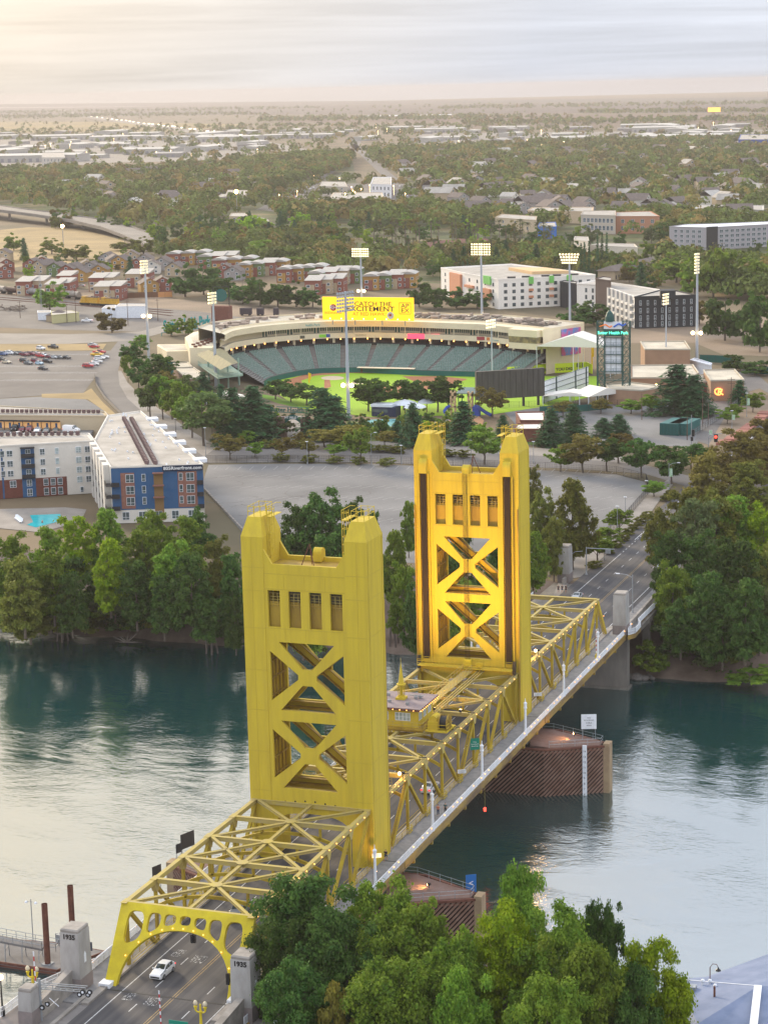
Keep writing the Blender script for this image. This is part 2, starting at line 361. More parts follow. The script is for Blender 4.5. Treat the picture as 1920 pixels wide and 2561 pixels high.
 m.add([(-.62, y-1.2, z) for y, z in prof]+[(.62, y-1.2, z) for y, z in prof], [(i, (i+1) % n, (i+1) % n+n, i+n) for i in range(n)]+[tuple(range(n)), tuple(range(2*n-1, n-1,-1))])
 m.build('centre_hood', Y_P, t)
 m = MB(); m.tube((.2,.3,45.2),(-.6,.9,42.1),.06); m.tube((.2,.3,45.2),(1.3,.9,42.1),.06); m.tube((.2,.3,45.2),(.3,-.6,42.1),.05); m.build('hoist_stay', RUST, t)
 m = MB()
 for x in (-.5,-.3,-.1,.15,.35,.5): m.tube((x*.8,-TD/2-.6,10),(x*.8,-TD/2-.6,42.8),.03, n=4)
 m.build('centre_cable', CABLE, t)
 m = MB()
 for sgn in (-1,1): m.bx((sgn*5.6,-2.5,-11.9),(sgn*9.8,3.0,-1.6)); m.bx((sgn*9.0,-3.0,-12.3),(sgn*5.0,3.4,-9.5))
 m.bx((-5.6,-2,-4),(5.6,2.5,-1.65)); m.build('tower_pier', CONC_D, t)
 return t
CABLE = mat('cable_brown', (.022,.013,.008),.6,(.05,.028,.014),2, stretch=(6,1,.2))
MACH = mat('machinery_grey', (.20,.17,.10),.6,(.08,.07,.05),3)
tw = make_tower(); tw.location = (0,72.5+TD/2,0)
tag(tw, 'far gold lift tower glowing in floodlight, with dark cable strips down its front legs', 'bridge tower', 'lift towers of the bridge')
tw2 = copy_tree(tw, (0, TD/2,0), math.pi, label='near gold lift tower with plain front legs and four windows above crossed braces')
# ---- trusses
def laced(m, p, q, w, n=None, upv=(0,0,1)):
 """two flanges with zigzag lacing between them"""
 p, q = Vector(p), Vector(q); d = (q-p); ln = d.length; d.normalize(); u = Vector(upv); r = d.cross(u).normalized(); u = r.cross(d)
 for s in (-1,1):
  for k in (-1,1): m.beam(p+r*s*w*.42+u*k*w*.34, q+r*s*w*.42+u*k*w*.34,.1,.1, upv)
 n = n or max(4, int(ln/(w*1.1)))
 for s in (-1,1):
  for i in range(n):
   a = p+d*ln*i/n; b = p+d*ln*(i+1)/n; k = 1 if i % 2 else -1
   m.beam(a+r*s*w*.42+u*k*w*.34, b+r*s*w*.42-u*k*w*.34,.05,.07, upv)
   m.beam(a+r*s*w*.42-u*k*w*.34, b+r*s*w*.42+u*k*w*.34,.05,.07, upv)
 m.beam(p+u*w*.36, q+u*w*.36, w*.95,.04, upv)
def span(root, ys, diag, hubs, node_v, ends=(None, None)):
 """ys nodes; diag list of (top node, bottom node, laced)"""
 for s in (-1,1):
  x = s*TC
  m = MB(); m.bx((x-.3, min(ys[0], ys[-1]), HC-.62),(x+.3, max(ys[0], ys[-1]), HC-.02)); c = m.build('top_chord', Y_T, root)
  for y in ys:
   m = MB(); m.bx((x-.42, y-.75, HC-.018),(x+.42, y+.75, HC+.03))
   if y not in (ys[0], ys[-1]): m.add([(x+a_, b_, c_) for a_ in (-.325,.325) for b_, c_ in ((y-.8, HC-.6),(y+.8, HC-.6),(y+.3, HC-1.7),(y-.3, HC-1.7))], [(0,1,2,3),(7,6,5,4),(0,4,5,1),(1,5,6,2),(2,6,7,3),(3,7,4,0)])
   m.build('gusset', Y_T, c)
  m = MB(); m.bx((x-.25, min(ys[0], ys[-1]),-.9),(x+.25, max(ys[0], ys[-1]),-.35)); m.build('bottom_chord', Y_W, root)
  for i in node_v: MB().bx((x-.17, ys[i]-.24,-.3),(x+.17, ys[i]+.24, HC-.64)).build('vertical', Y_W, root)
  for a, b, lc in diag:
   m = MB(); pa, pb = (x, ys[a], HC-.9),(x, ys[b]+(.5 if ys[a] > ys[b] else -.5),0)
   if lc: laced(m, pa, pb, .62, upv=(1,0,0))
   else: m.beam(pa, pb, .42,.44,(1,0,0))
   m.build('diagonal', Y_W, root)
 for i in node_v:                               # cross girders and curved sway frames
  y = ys[i]; m = MB(); m.bx((-TC+.31, y-.2, HC-.62),(TC-.31, y+.2, HC-.03)); m.bx((-TC+.31, y-.28, HC-.03),(TC-.31, y+.28, HC+.01)); m.build('cross_girder', Y_T, root)
  if i in (0, len(ys)-1): continue
  m = MB(); top = [(-TC+.18, HC-.65),(TC-.18, HC-.65)]
  A = [(xx, 4.9+2.0*(1-abs(xx/(TC-.18))**2.3)) for xx in np.linspace(-TC+.18, TC-.18,19)]
  for a, b in zip(A[:-1], A[1:]): m.beam((a[0], y, a[1]),(b[0], y, b[1]),.34,.42)
  for xx in (-4.3,-1.5,1.5,4.3): za = 4.9+2.0*(1-abs(xx/TC)**2.3); m.beam((xx, y, za),(xx, y, HC-.6),.3,.34,(0,1,0))
  m.build('sway_frame', Y_W, root)
 for i, targets in hubs.items():
  m = MB(); y = ys[i]
  for j in targets:
   for s in (-1,1): laced(m, (0, y, HC-.2),(s*(TC-.4), ys[j], HC-.2),.42)
  m.tube((0, y, HC+.0),(0, y, HC+.05),.85, n=8); m.build('top_lateral', Y_T, root)
 m = MB(); laced(m, (0, ys[0], HC-.26),(0, ys[-1], HC-.26),.42, n=int(abs(ys[-1]-ys[0])/.9)); m.build('centre_strut', Y_T, root)
 for s in (-1,1):                                # guard rails between road and footway
  m = MB(); x = s*(TC-.55); ya, yb = min(ys[0], ys[-1]), max(ys[0], ys[-1])
  for z in (.55,1.0): m.tube((x, ya, z),(x, yb, z),.045, n=5)
  x = s*(TC+.5)
  for z in (.4,.75,1.05): m.tube((x, ya, z),(x, yb, z),.035, n=5)
  for i in range(int((yb-ya)/2)+1): m.tube((x, ya+2*i, 0.1),(x, ya+2*i, 1.05),.04, n=5)
  m.build('guard_rail', Y_W, root)
  for i in node_v[1:-1]:
   m = MB(); y = ys[i]-1.1
   for z in (.35,.75,1.1): m.path([(x, y-.7, z),(x+s*.35, y-.7, z),(x+s*.35, y+.7, z),(x, y+.7, z)], .04,5)
   for yy in (-.7,0,.7): m.tube((x+s*.35, y+yy, .1),(x+s*.35, y+yy, 1.1),.04, n=5)
   m.build('rail_guard_box', Y_P, root)
 yy = np.arange(min(ys[0], ys[-1])+.6, max(ys[0], ys[-1]),2.65)
 for s in (-1,1):
  for y in yy: copy_or('string_light', lambda: MB().sphere((0,0,0),.08,8), BULB, root, (s*(TC+.40), y, HC-.28))
SH = {}
def copy_or(name, mk, mt, parent, loc, rz=0, key=None):
 key = key or name
 if key not in SH:
  o = mk().build(name, mt, None, smooth=(name in ('string_light', 'rail_bulb'))); SH[key] = o.data; bpy.data.objects.remove(o)
 o = bpy.data.objects.new(name, SH[key]); COL.objects.link(o); o.location = loc; o.rotation_euler = (0,0, rz)
 if parent: o.parent = parent; KID.setdefault(parent.name, []).append(o)
 return o
ns = empty('truss_span', (0,0,0),0, 'near gold truss span with arched portal over the road in the foreground', 'truss span', 'fixed spans of the bridge')
span(ns, NEAR, [(0,1,0),(1,2,0),(2,3,0),(4,3,0),(5,4,0)], {4: (5,3),3: (2,),2: (3,),1: (2,0)}, [0,1,2,3,4,5])
fs = empty('truss_span', (0,0,0),0, 'gold truss span beyond the far tower, sloping down to the far shore', 'truss span', 'fixed spans of the bridge')
span(fs, FAR, [(0,1,0),(1,2,0),(2,3,0),(4,3,0),(5,4,0),(6,5,0)], {5: (6,4),3: (4,2),1: (2,0)}, [0,1,2,3,4,5,6])
ls = empty('lift_span', (0,0,0),0, 'gold lift span hanging between the two towers with operator house on top', 'lift span')
span(ls, LIFT, [(1,0,1),(1,2,0),(2,3,0),(3,4,0),(5,4,1),(6,5,0),(7,6,0),(7,8,1)], {1: (0,2),3: (2,4),5: (4,6),7: (6,8)}, list(range(9)))
def portal(root, ytop, ybase, name='portal', glow=True):
 dy = ybase-ytop; nrm = Vector((0,-HC, -dy)).normalized()
 def f(off):
  return lambda a, b: (a, ytop+dy*(1-b/HC)+off*nrm.y, b+off*nrm.z)
 X = TC+.42; A = arch_pts(7.35,.2,6.35,26,2.15)
 out = [(-X, HC+.05),(X, HC+.05),(X, -.1),(7.42,-.1)]+[(x, z) for x, z in A[::-1]]+[(-7.42,-.1),(-X, -.1)]
 def az(x): return .2+6.15*(1-abs(x/7.35)**2.15)**(1/2.15) if abs(x) < 7.35 else .2
 holes = []
 edges = [(-7.6,-5.35),(-4.9,-3.35),(-2.95,-1.55),(-1.05,.5)]
 edges = [(-7.75,-5.55),(-5.1,-3.5),(-3.05,-1.6),(-1.1,1.1-.0)]
 spans = [(-7.75,-5.5),(-4.95,-3.25),(-2.8,-1.25),(-.72,.72),(1.25,2.8),(3.25,4.95),(5.5,7.75)]
 for a, b in spans:
  za = az(min(abs(a),7.2) if abs(a) > abs(b) else a)+.62 if abs(a) < 7.3 else 4.35
  zb = az(b)+.62 if abs(b) < 7.3 else 4.35
  if abs(a) > 7.3: za = 4.2;
  if abs(b) > 7.3: zb = 4.2
  zt = HC-.75
  holes.append(rr_hole([(a, za),(b, zb),(b, zt),(a, zt)], 5,.38))
 m = MB(); m.plate(out, holes, f(0), f(-.55)); p = m.build('portal_frame', Y_N, root)
 for x in np.linspace(-6.9,6.9,11):
  z = az(x)+.22 if abs(x) < 6.8 else 3.2
  q = f(.12)(x, z); copy_or('string_light', None, None, root, q)
 for s2 in (-1,1):
  m = MB(); m.bx((s2*(TC-.75), ybase-.9,0),(s2*(TC+.75), ybase+.55,.55)); m.build('leg_plinth', WHITE, root)
 return p
Y_N = mat('gold_paint_bright', (.62,.50,.030),.55,(.50,.39,.03),.6, spec=.12, bump=.08)  # brighter, yellower gold than the tower paint
portal(ns, NEAR[-1]-.3, NB)
sg = MB(); sg.bx((1.15-.3,-41.9,4.9),(1.15+.3,-41.6,5.9)); sg.tube((1.15,-41.75,5.9),(1.15,-41.75,6.6),.05)
for z in (5.1,5.4,5.7): sg.tube((1.15,-42.2, z),(1.15,-41.9, z),.13, n=10)
sg.build('signal_head', BLACK, ns)
m = MB(); m.bx((6.9,-45.2,1.6),(7.35,-44.9,3.0)); m.build('signal_head', BLACK, ns)
m = MB()
for s in (-1,1): laced(m, (s*TC, FAR[-1], HC-.3),(s*TC, FB, .1),.75, upv=(1,0,0))
m.build('end_post', Y_P, fs)
m = MB(); laced(m, (-TC, FAR[-1], HC-.15),(TC, FAR[-1], HC-.15),.8, n=20); m.build('portal_beam', Y_T, fs)
for z, yy in ((4.6,130.3),): copy_or('string_light', None, None, fs, (TC+.5, yy, z))
def deck(root, y0, y1, ys):
 m = MB(); m.bx((-8.1, y0,-.55),(8.1, y1,-.02)); m.build('road_slab', CONC_D, root)
 for s in (-1,1):
  m = MB(); m.bx((s*9.0, y0,-.3),(s*12.35, y1,.12)); m.build('footway', WALKM, root)
  m = MB(); m.bx((s*12.35, y0,-.75),(s*12.5, y1,.17)); m.bx((s*12.3, y0,-.85),(s*12.6, y1,-.751)); m.build('fascia', Y_D2, root)
  m = MB(); m.bx((s*8.02, y0,-.02),(s*8.98, y1,.28)); m.build('kerb', CONC, root)
 m = MB()
 for y in ys: m.bx((-12.3, y-.2,-1.7),(12.3, y+.2,-.56))
 m.build('floor_beam', Y_D, root)
 for s in (-1,1):
  x = s*12.28; n = max(1, int(round((y1-y0)/1.99))); st = (y1-y0)/n
  m = MB(); m.bx((x-.05, y0,1.12),(x+.05, y1,1.2)); m.bx((x-.03, y0,.2),(x+.03, y1,.27)); m.bx((x-.02, y0,.78),(x+.02, y1,.83))
  for i in range(n+1): m.bx((x-.06, y0+i*st-.06,.13),(x+.06, y0+i*st+.06,1.24))
  r = m.build('railing', WHITE, root)
  m = MB(); k = int((y1-y0)/.16)
  for i in range(k): y = y0+i*.16; m.bx((x-.012, y, .27),(x+.012, y+.075,1.12))
  m.build('baluster_panel', WHITE, r)
  j = 0
  for i in range(n+1):
   y = y0+i*st; m2 = (int(round(y/1.99)) % 7) in (2,3,5)
   if not m2: copy_or('rail_bulb', lambda: MB().sphere((0,0,0),.08,8), BULB, r, (x+s*.12, y, .95)) if s > 0 or i % 2 else None
Y_D2 = mat('gold_fascia', (.33,.22,.05),.6,(.14,.09,.05),.6, stretch=(1,.3,1))
deck(ns, NB-6,-.3+3.4, NEAR); deck(ls, 3.4,75.6, LIFT); deck(fs, 75.9,139.5, FAR)
for y in (0.3,79.2):
 pass
# ---- operator house on the lift span
PURP = mat('roof_mauve', (.20,.155,.16),.85,(.27,.22,.225),.7)
oh = empty('operator_house', (0,40, HC),0, 'small gold operator house with mauve roof, bulbs along the eaves and a gold spire', 'operator house')
m = MB(); m.bx((-5.6,-4.3,.25),(4.3,5.2,.4)); m.bx((-5.4,-4,-.1),(4,5,.25)); m.build('platform', Y_D, oh)
m = MB(); m.bx((-4.6,-3.2,.4),(3.1,4.1,3.2)); m.build('wall', Y_P, oh)
m = MB(); m.bx((-5.3,-3.9,3.2),(3.8,4.8,3.62)); rfo = m.build('roof', PURP, oh)
m = MB(); m.bx((-5.33,-3.95,3.24),(3.85,-3.9,3.5)); m.bx((3.8,-3.95,3.24),(3.85,4.85,3.5)); m.build('eaves_band', RUST, rfo)
for i in range(9): copy_or('string_light', None, None, oh, (-5.2+i*1.13,-4.0,3.36))
for i in range(12): copy_or('string_light', None, None, oh, (3.92,-3.8+i*.76,3.36))
for x0, x1 in ((-4.2,-2.9),(-2.2,-1.7),(-.6,1.9)):
 w0 = MB().bx((x0,-3.23,1.4),(x1,-3.21,2.7)).build('window', WHITE, oh)
 m = MB(); n = max(1, int((x1-x0)/.6))
 for i in range(n):
  a = x0+(x1-x0)*i/n+.06; b = x0+(x1-x0)*(i+1)/n-.06; m.bx((a, -3.245,1.5),(b, -3.235,2.02)); m.bx((a, -3.245,2.08),(b, -3.235,2.62))
 m.build('pane', GLASS_L, w0)
for y0, y1 in ((-2.7,-1.2),(-.6,.9),(1.6,3.2)):
 w0 = MB().bx((3.11, y0,1.4),(3.13, y1,2.7)).build('window', WHITE, oh)
 m = MB()
 for i in range(3): a = y0+(y1-y0)*i/3+.05; m.bx((3.135, a, 1.5),(3.145, a+(y1-y0)/3-.1,2.62))
 m.build('pane', GLASS_L, w0)
m = MB(); m.box((-1,1,3.8),(1.5,1.5,.35)); m.lathe((-1,1,3.9), [(.62,0),(.6,.3),(.45,.35)], 8)
for i in range(8): a = math.pi*i/4; m.tube((-1+.5*math.cos(a),1+.5*math.sin(a),4.2),(-1+.5*math.cos(a),1+.5*math.sin(a),5.9),.07, n=5)
m.lathe((-1,1,5.9), [(.75,0),(.75,.18),(.5,.25),(.42,.6),(.05,3.4),(.02,4.4)], 8); m.lathe((-1,1,4.2), [(.3,0),(.3,1.7)], 8)
m.build('spire', Y_P, oh)
m = MB()
for p in ((1.2,1.6),(-3.6,2.2),(-2.2,-1.2),(1.8,2.0),(1.0,-1.9)): m.box((p[0], p[1], 3.85),(.5,.35,.4)); m.tube((p[0], p[1], 3.6),(p[0], p[1], 4.3),.05)
m.bx((0,1.9,4.0),(2.4,2.1,4.1)); m.build('roof_equipment', STEEL, oh)
m = MB(); m.bx((-2.6,-2.4,0),(1.6,2.4,.2));
def railing_mb(m, pts, h=1.1, step=1.6, r=.04, levels=(.55,1.1)):
 for a, b in zip(pts[:-1], pts[1:]):
  a, b = Vector(a), Vector(b); n = max(1, int((b-a).length/step))
  for l in levels: m.tube(a+Vector((0,0, l)), b+Vector((0,0, l)), r, n=5)
  for i in range(n+1): p = a+(b-a)*i/n; m.tube(p, p+Vector((0,0, h)), r, n=5)
 return m
m = MB(); railing_mb(m, [(-5.5,-4.2,.4),(4.2,-4.2,.4),(4.2,5.1,.4),(-5.5,5.1,.4)]); m.build('platform_railing', Y_T, oh)
m = MB(); m.bx((4.4,36.2, HC+.1),(8.0,40.5, HC+.25)); railing_mb(m, [(4.5,36.3, HC+.2),(7.9,36.3, HC+.2),(7.9,38.6, HC+.2)]); m.bx((4.6,37, HC+.25),(6.3,39, HC+1.5)); m.tube((5.4,37.3, HC+1.7),(5.4,39.3, HC+1.7),.7, n=12); m.build('machinery_platform', Y_P, ls)
m = MB(); m.tube((6.5,38.2, HC+1.15),(7.6,38.2, HC+1.15),1.15, n=18); m.build('cable_drum', BLACK, ls)
m = MB(); m.tube((6.35,38.2, HC+1.15),(6.5,38.2, HC+1.15),1.4, n=18); m.tube((7.6,38.2, HC+1.15),(7.72,38.2, HC+1.15),1.35, n=18)
for i in range(8): a = i*math.pi/4; m.beam((7.9,38.2, HC+1.15),(7.9,38.2+1.2*math.cos(a), HC+1.15+1.2*math.sin(a)),.1,.1)
m.build('drum_flange', Y_D, ls)
m = MB(); m.bx((-.1,45, HC+.5),(1.5,69.5, HC+.6)); railing_mb(m, [(-.1,45, HC+.6),(-.1,69.5, HC+.6)]); railing_mb(m, [(1.5,45, HC+.6),(1.5,69.5, HC+.6)])
for x in (2.2,2.7,3.2): m.tube((x, 45, HC+.4),(x, 71, HC+.4),.12, n=6)
m.build('catwalk', Y_T, ls)
m = MB(); m.bx((-8.3,69.6, HC+.9),(8.3,71.3, HC+1.0)); railing_mb(m, [(-8.3,69.6, HC+1),(8.3,69.6, HC+1)], levels=(.4,.8,1.1)); railing_mb(m, [(-8.3,71.3, HC+1),(8.3,71.3, HC+1)], levels=(.4,.8,1.1))
m.bx((-8.4,71.25, HC-.6),(8.4,71.6, HC+.9)); m.build('tower_gallery', Y_P, ls)
MB().box((.5,70.2, HC+1.9),(1.4,.5,1.0)).build('control_cabinet', Y_N, ls); MB().box((2.6,70.2, HC+1.6),(.9,.5,.7)).build('control_cabinet', Y_N, ls)
m = MB(); m.bx((-8.3,8.6, HC+.1),(8.3,10.2, HC+.2)); railing_mb(m, [(-8.3,10.2, HC+.2),(8.3,10.2, HC+.2)], levels=(.4,.8,1.1)); railing_mb(m, [(-8.3,8.8, HC+.2),(8.3,8.8, HC+.2)], levels=(.4,.8,1.1)); m.build('tower_gallery', Y_T, ls)
for s in (-1,1): MB().beam((s*TC-s*.05,71, HC+.1),(s*TC-s*.05,71.3, HC+2.3),.5,.5).build('span_hanger', BLACK, ls)
m = MB(); m.path([(TC+.12, LIFT[0], HC+.07),(TC+.2, LIFT[2], HC+.1),(TC+.05, LIFT[4], HC+.07),(TC+.2, LIFT[8], HC+.1)], .035,4); m.path([(TC-.2, LIFT[0], HC+.07),(TC-.1, LIFT[3], HC+.1),(TC-.25, LIFT[8], HC+.1)], .035,4)
for y in LIFT[1:-1]: m.bx((TC-.9, y-.06, HC+.04),(TC+.35, y+.06, HC+.13))
m.build('chord_cable', BLACK, ls)
def flood(name, loc, target, en, col, parent=None, label=None, size=R(75), cat='floodlight', rad=.25, grp=None):
 e = empty(name, loc, 0, label, cat, grp) if not parent else parent
 d = Vector(target)-Vector(loc)
 m = MB(); m.beam(tuple(d.normalized()*-.25), tuple(d.normalized()*.12),.4,.3); m.tube((0,0,-.55),(0,0,0),.05); m.build('housing', DARK, e)
 m = MB(); m.beam(tuple(d.normalized()*.13), tuple(d.normalized()*.17),.34,.24); m.build('lens', LAMPY, e)
 li = bpy.data.lights.new(name+'_light', 'SPOT'); li.energy = en; li.color = col; li.spot_size = size; li.spot_blend = .8; li.shadow_soft_size = rad
 lo = bpy.data.objects.new(name+'_light', li); COL.objects.link(lo); lo.location = d.normalized()*.25; lo.rotation_euler = d.to_track_quat('-Z', 'Y').to_euler(); lo.parent = e
 return e
FL = 26000
for i, x in enumerate((-7.4,-3.0,3.0,7.4)):
 flood('tower_floodlight', (x, 45.0, HC+1.2),(x*.9,72.4,34 if i in (0,3) else 20), FL*1.05 if i in (0,3) else FL*.12,(1,.54,.12), label='small tower floodlight on the lift span aimed up at the glowing far tower', size=R(88), grp='floodlights below the far tower')
flood('tower_floodlight', (10.6,-3.4,.9),(9.2,4.6,12),500,(1,.55,.14), label='floodlight on the right footway beside the foot of the near tower', size=R(120))
for (x, y, z), lb in (((8.2,13.9, HC+.75), 'bright sodium floodlight on the right chord just behind the near tower'),((9.1,82.0, HC+1.5), 'bright sodium floodlight on the right chord just behind the far tower')):
 e = empty('sodium_floodlight', (x, y, z),0, lb, 'floodlight'); MB().sphere((0,0,0),.24,10).build('lens', LAMPY, e, smooth=True); m = MB(); m.beam((.25,.1,.05),(.7,.3,.1),.35,.35); m.tube((.4,.2,-.8),(.4,.2,0),.06); m.build('housing', DARK, e)
 li = bpy.data.lights.new('sodium', 'POINT'); li.energy = 260; li.color = (1,.55,.18); li.shadow_soft_size = .3; lo = bpy.data.objects.new('sodium', li); COL.objects.link(lo); lo.location = (-.4,-.3,.2); lo.parent = e
# ---- piers, pylons
def pylon(x, y, lab, h=8.0, wx=2.5, wy=2.9, name='concrete_pylon', num=True):
 e = empty(name, (x, y, 0),0, lab, 'pylon', 'concrete pylons at the bridge ends')
 m = MB()
 def tb(a, b, s0, s1): m.add([(-wx/2*s0,-wy/2*s0, a),(wx/2*s0,-wy/2*s0, a),(wx/2*s0, wy/2*s0, a),(-wx/2*s0, wy/2*s0, a),(-wx/2*s1,-wy/2*s1, b),(wx/2*s1,-wy/2*s1, b),(wx/2*s1, wy/2*s1, b),(-wx/2*s1, wy/2*s1, b)], [(0,3,2,1),(4,5,6,7),(0,1,5,4),(1,2,6,5),(2,3,7,6),(3,0,4,7)])
 tb(0, h-.35,1.08,.98); m.build('shaft', PYL, e)
 m = MB(); tb(h-.348, h-.05,.93,.93); tb(h-.05, h+.12,.97,.86); m.build('cap', CONC, e)
 m = MB(); s = 1.07; m.bx((-wx/2*s-.02,-wy/2*s-.02,.0),(wx/2*s+.02, wy/2*s+.02,1.9)); m.build('base_band', CONC_P, e)
 if num:
  text('1935', .85, BLACK, 'date', e, facing((0,-wy/2*.99-.025, h-.85),(0,-1,0)),.02, bold=.03)
  m = MB(); m.add([(wx/2*1.02+.03, a, b) for a, b in ((-.25,3.6),(.25,3.6),(.25,4.6),(0,5.0),(-.25,4.6))]+[(wx/2*.9, a, b) for a, b in ((-.25,3.6),(.25,3.6),(.25,4.6),(0,5.0),(-.25,4.6))], [(0,1,2,3,4),(9,8,7,6,5)]+[(i, (i+1) % 5,(i+1) % 5+5, i+5) for i in range(5)]); m.build('plaque', WHITE, e)
 return e
PYL = mat('pylon_concrete', (.40,.385,.37),.9,(.28,.265,.25),.45, stretch=(1,1,.4), bump=.25, bscale=4)
CONC_P = mat('concrete_patch', (.24,.20,.19),.9,(.19,.165,.16),1)
pylon(-11.6,-48.1, 'concrete pylon numbered 1935 standing left of the portal leg, near shore')
pylon(11.5,-49.6, 'concrete pylon numbered 1935 half hidden by the trees right of the portal')
p = S(1413,1453); pylon(p[0], p[1], 'concrete pylon by the three walkers on the far shore', num=False)
p = S(1553,1584); pylon(p[0], p[1], 'concrete pylon beside the street lamp at the far end of the span', num=False, h=8.3)
p = S(1684,1462); pylon(p[0], p[1], 'concrete pylon half hidden by the big dark trees beside the far road', num=False, h=7.5)
pr = empty('bridge_pier', (0,138.2,0),0, 'wide concrete bridge pier standing in the dark water under the far end of the truss', 'pier', 'piers of the bridge')
m = MB(); m.bx((-12,-1.2,-12.5),(12.0,1.2,-1.75)); m.build('wall', CONC_D, pr)
m = MB(); m.bx((-12.4,-1.6,-12.6),(12.4,1.6,-11.55)); m.build('footing', CONC_D, pr)
pr2 = copy_tree(pr, (0,-49.5,0), label='concrete pier under the near end of the bridge, hidden by trees')
p2 = empty('bridge_pier', (0,152,0),0, 'second concrete pier on the bank beyond the wide pier, above the rocks', 'pier', 'piers of the bridge')
for x in (12.5,6,0,-6,-12): MB().bx((x-.7,-.8,-12.5),(x+.7,.8,-1.4)).build('column', CONC_D, p2)
MB().bx((-13.2,-.9,-1.4),(13.6,.9,-.8)).build('cap_beam', CONC_D, p2)
p3 = copy_tree(p2,(3.5,166,0), label='concrete pier in the shade at the top of the far bank under the road')
# ---- white lamp posts on the footways
def white_post():
 e = empty('lamp_post', (0,0,0),0, '', 'lamp post', 'white lamp posts along the footway railing')
 MB().lathe((0,0,0), [(.30,0),(.28,.5),(.22,.7),(.19,4.7),(.2,4.75)], 8).build('column', WHITE, e)
 MB().lathe((0,0,4.75), [(.30,0),(.32,.12),(.26,.2),(.26,.75),(.32,.8),(.3,.95),(.08,1.15),(.05,1.7)], 8).build('lantern', WHITE, e)
 return e
wp = white_post(); first = True
nm = ['nearest the trees', 'beside the couple walking, just past the near tower', 'above the red hanging lamp, mid span', 'at the foot of the far tower', 'second beyond the far tower', 'at the far end by the striped barrier arm']
for k in range(6):
 y = -7.6+24.2*k
 lb = 'white lamp post on right footway, '+nm[k]
 if first: wp.location = (12.15, y, .1); wp['label'] = lb; first = False
 else: copy_tree(wp, (12.15, y, .1), label=lb)
for k, lb in ((5, 'white lamp post on the left footway near the three walkers'),(6, 'white lamp post on left footway by the far shore steps')):
 copy_tree(wp, (-12.15 if k == 5 else -13.8,112 if k == 5 else 147,.1), label=lb)
m = MB(); m.tube((12.6,40.5,-4.2),(12.6,40.5,-.8),.03); l = empty('hanging_lamp', (0,0,0),0, 'red navigation lamp hanging below the lift span', 'lamp'); m.build('drop_rod', Y_T, l); MB().lathe((12.6,40.5,-4.8), [(.2,0),(.22,.5),(.1,.6)], 8).build('lantern', REDL, l)
# ---- road and footway surfaces over everything
def sheet(name, pts, z, mt, kind='structure', **k):
 return MB().poly(pts, z, z).build(name, mt, None, kind=kind, recalc=False, **k)
def rect(x0, y0, x1, y1): return [(x0, y0),(x1, y0),(x1, y1),(x0, y1)]
sheet('bridge_road', rect(-8.0,-175,8.0,139.5),.0, ASPH)
fr = [(-8.8,139.5),(-9.4,260),(-9.6,420),(-9.6,1150),(16,1150),(15,300),(9.5,210),(8.8,139.5)]
sheet('far_road', fr[::-1], .004, ASPH)
m = MB()
for y in (-47.4,3.2,75.7,139.5,172): m.bx((-8, y, .003),(8, y+.25,.012))
m.build('expansion_joint', BLACK, kind='structure')
m = MB()
for a in (-170,): m.bx((-6.05, a, .004),(-5.93,139,.008)); m.bx((7.55, a, .004),(7.67,139,.008))
m.bx((-6.15,139,.008),(-6.0,205,.012)); m.bx((-6.6,222,.008),(-6.4,560,.012)); m.bx((7.7,139,.008),(7.85,225,.012))
for i in range(9): m.bx((-6.1,205+i*2.9,.008),(-5.95,206.2+i*2.9,.012))
for y in np.arange(-160.3,560,7.2):
 z = .004 if y < 139 else .008
 for x in (-2.65,4.25): m.bx((x, y, z),(x+.12, y+2.2, z+.004))
m.build('lane_marking', LINE_W, kind='structure')
m = MB()
for x in (.6,.95): m.bx((x, -170,.004),(x+.1,139.4,.008)); m.bx((x+.1,139.6,.008),(x+.2,700,.012))
m.build('centre_line', LINE_Y, kind='structure')
FADEL = mat('line_worn', (.55,.55,.55),.8,(.09,.09,.095),3.5, lo=.42, hi=.52)
for k, (x, y, tx) in enumerate(((-4.4,-48.2, 'KEEP'),(-1.1,-48.8, 'CLEAR'),(-4.4,-34.6, 'KEEP'),(-1.1,-35.6, 'CLEAR'))):
 M = Matrix.Translation((x, y, .006)) @ Matrix.Rotation(math.pi, 4, 'Z') @ Matrix.Diagonal((.62,3.3,.1,1))
 o = text(tx, 1.0, FADEL, 'road_marking', None, M, .02); tag(o, kind='structure')
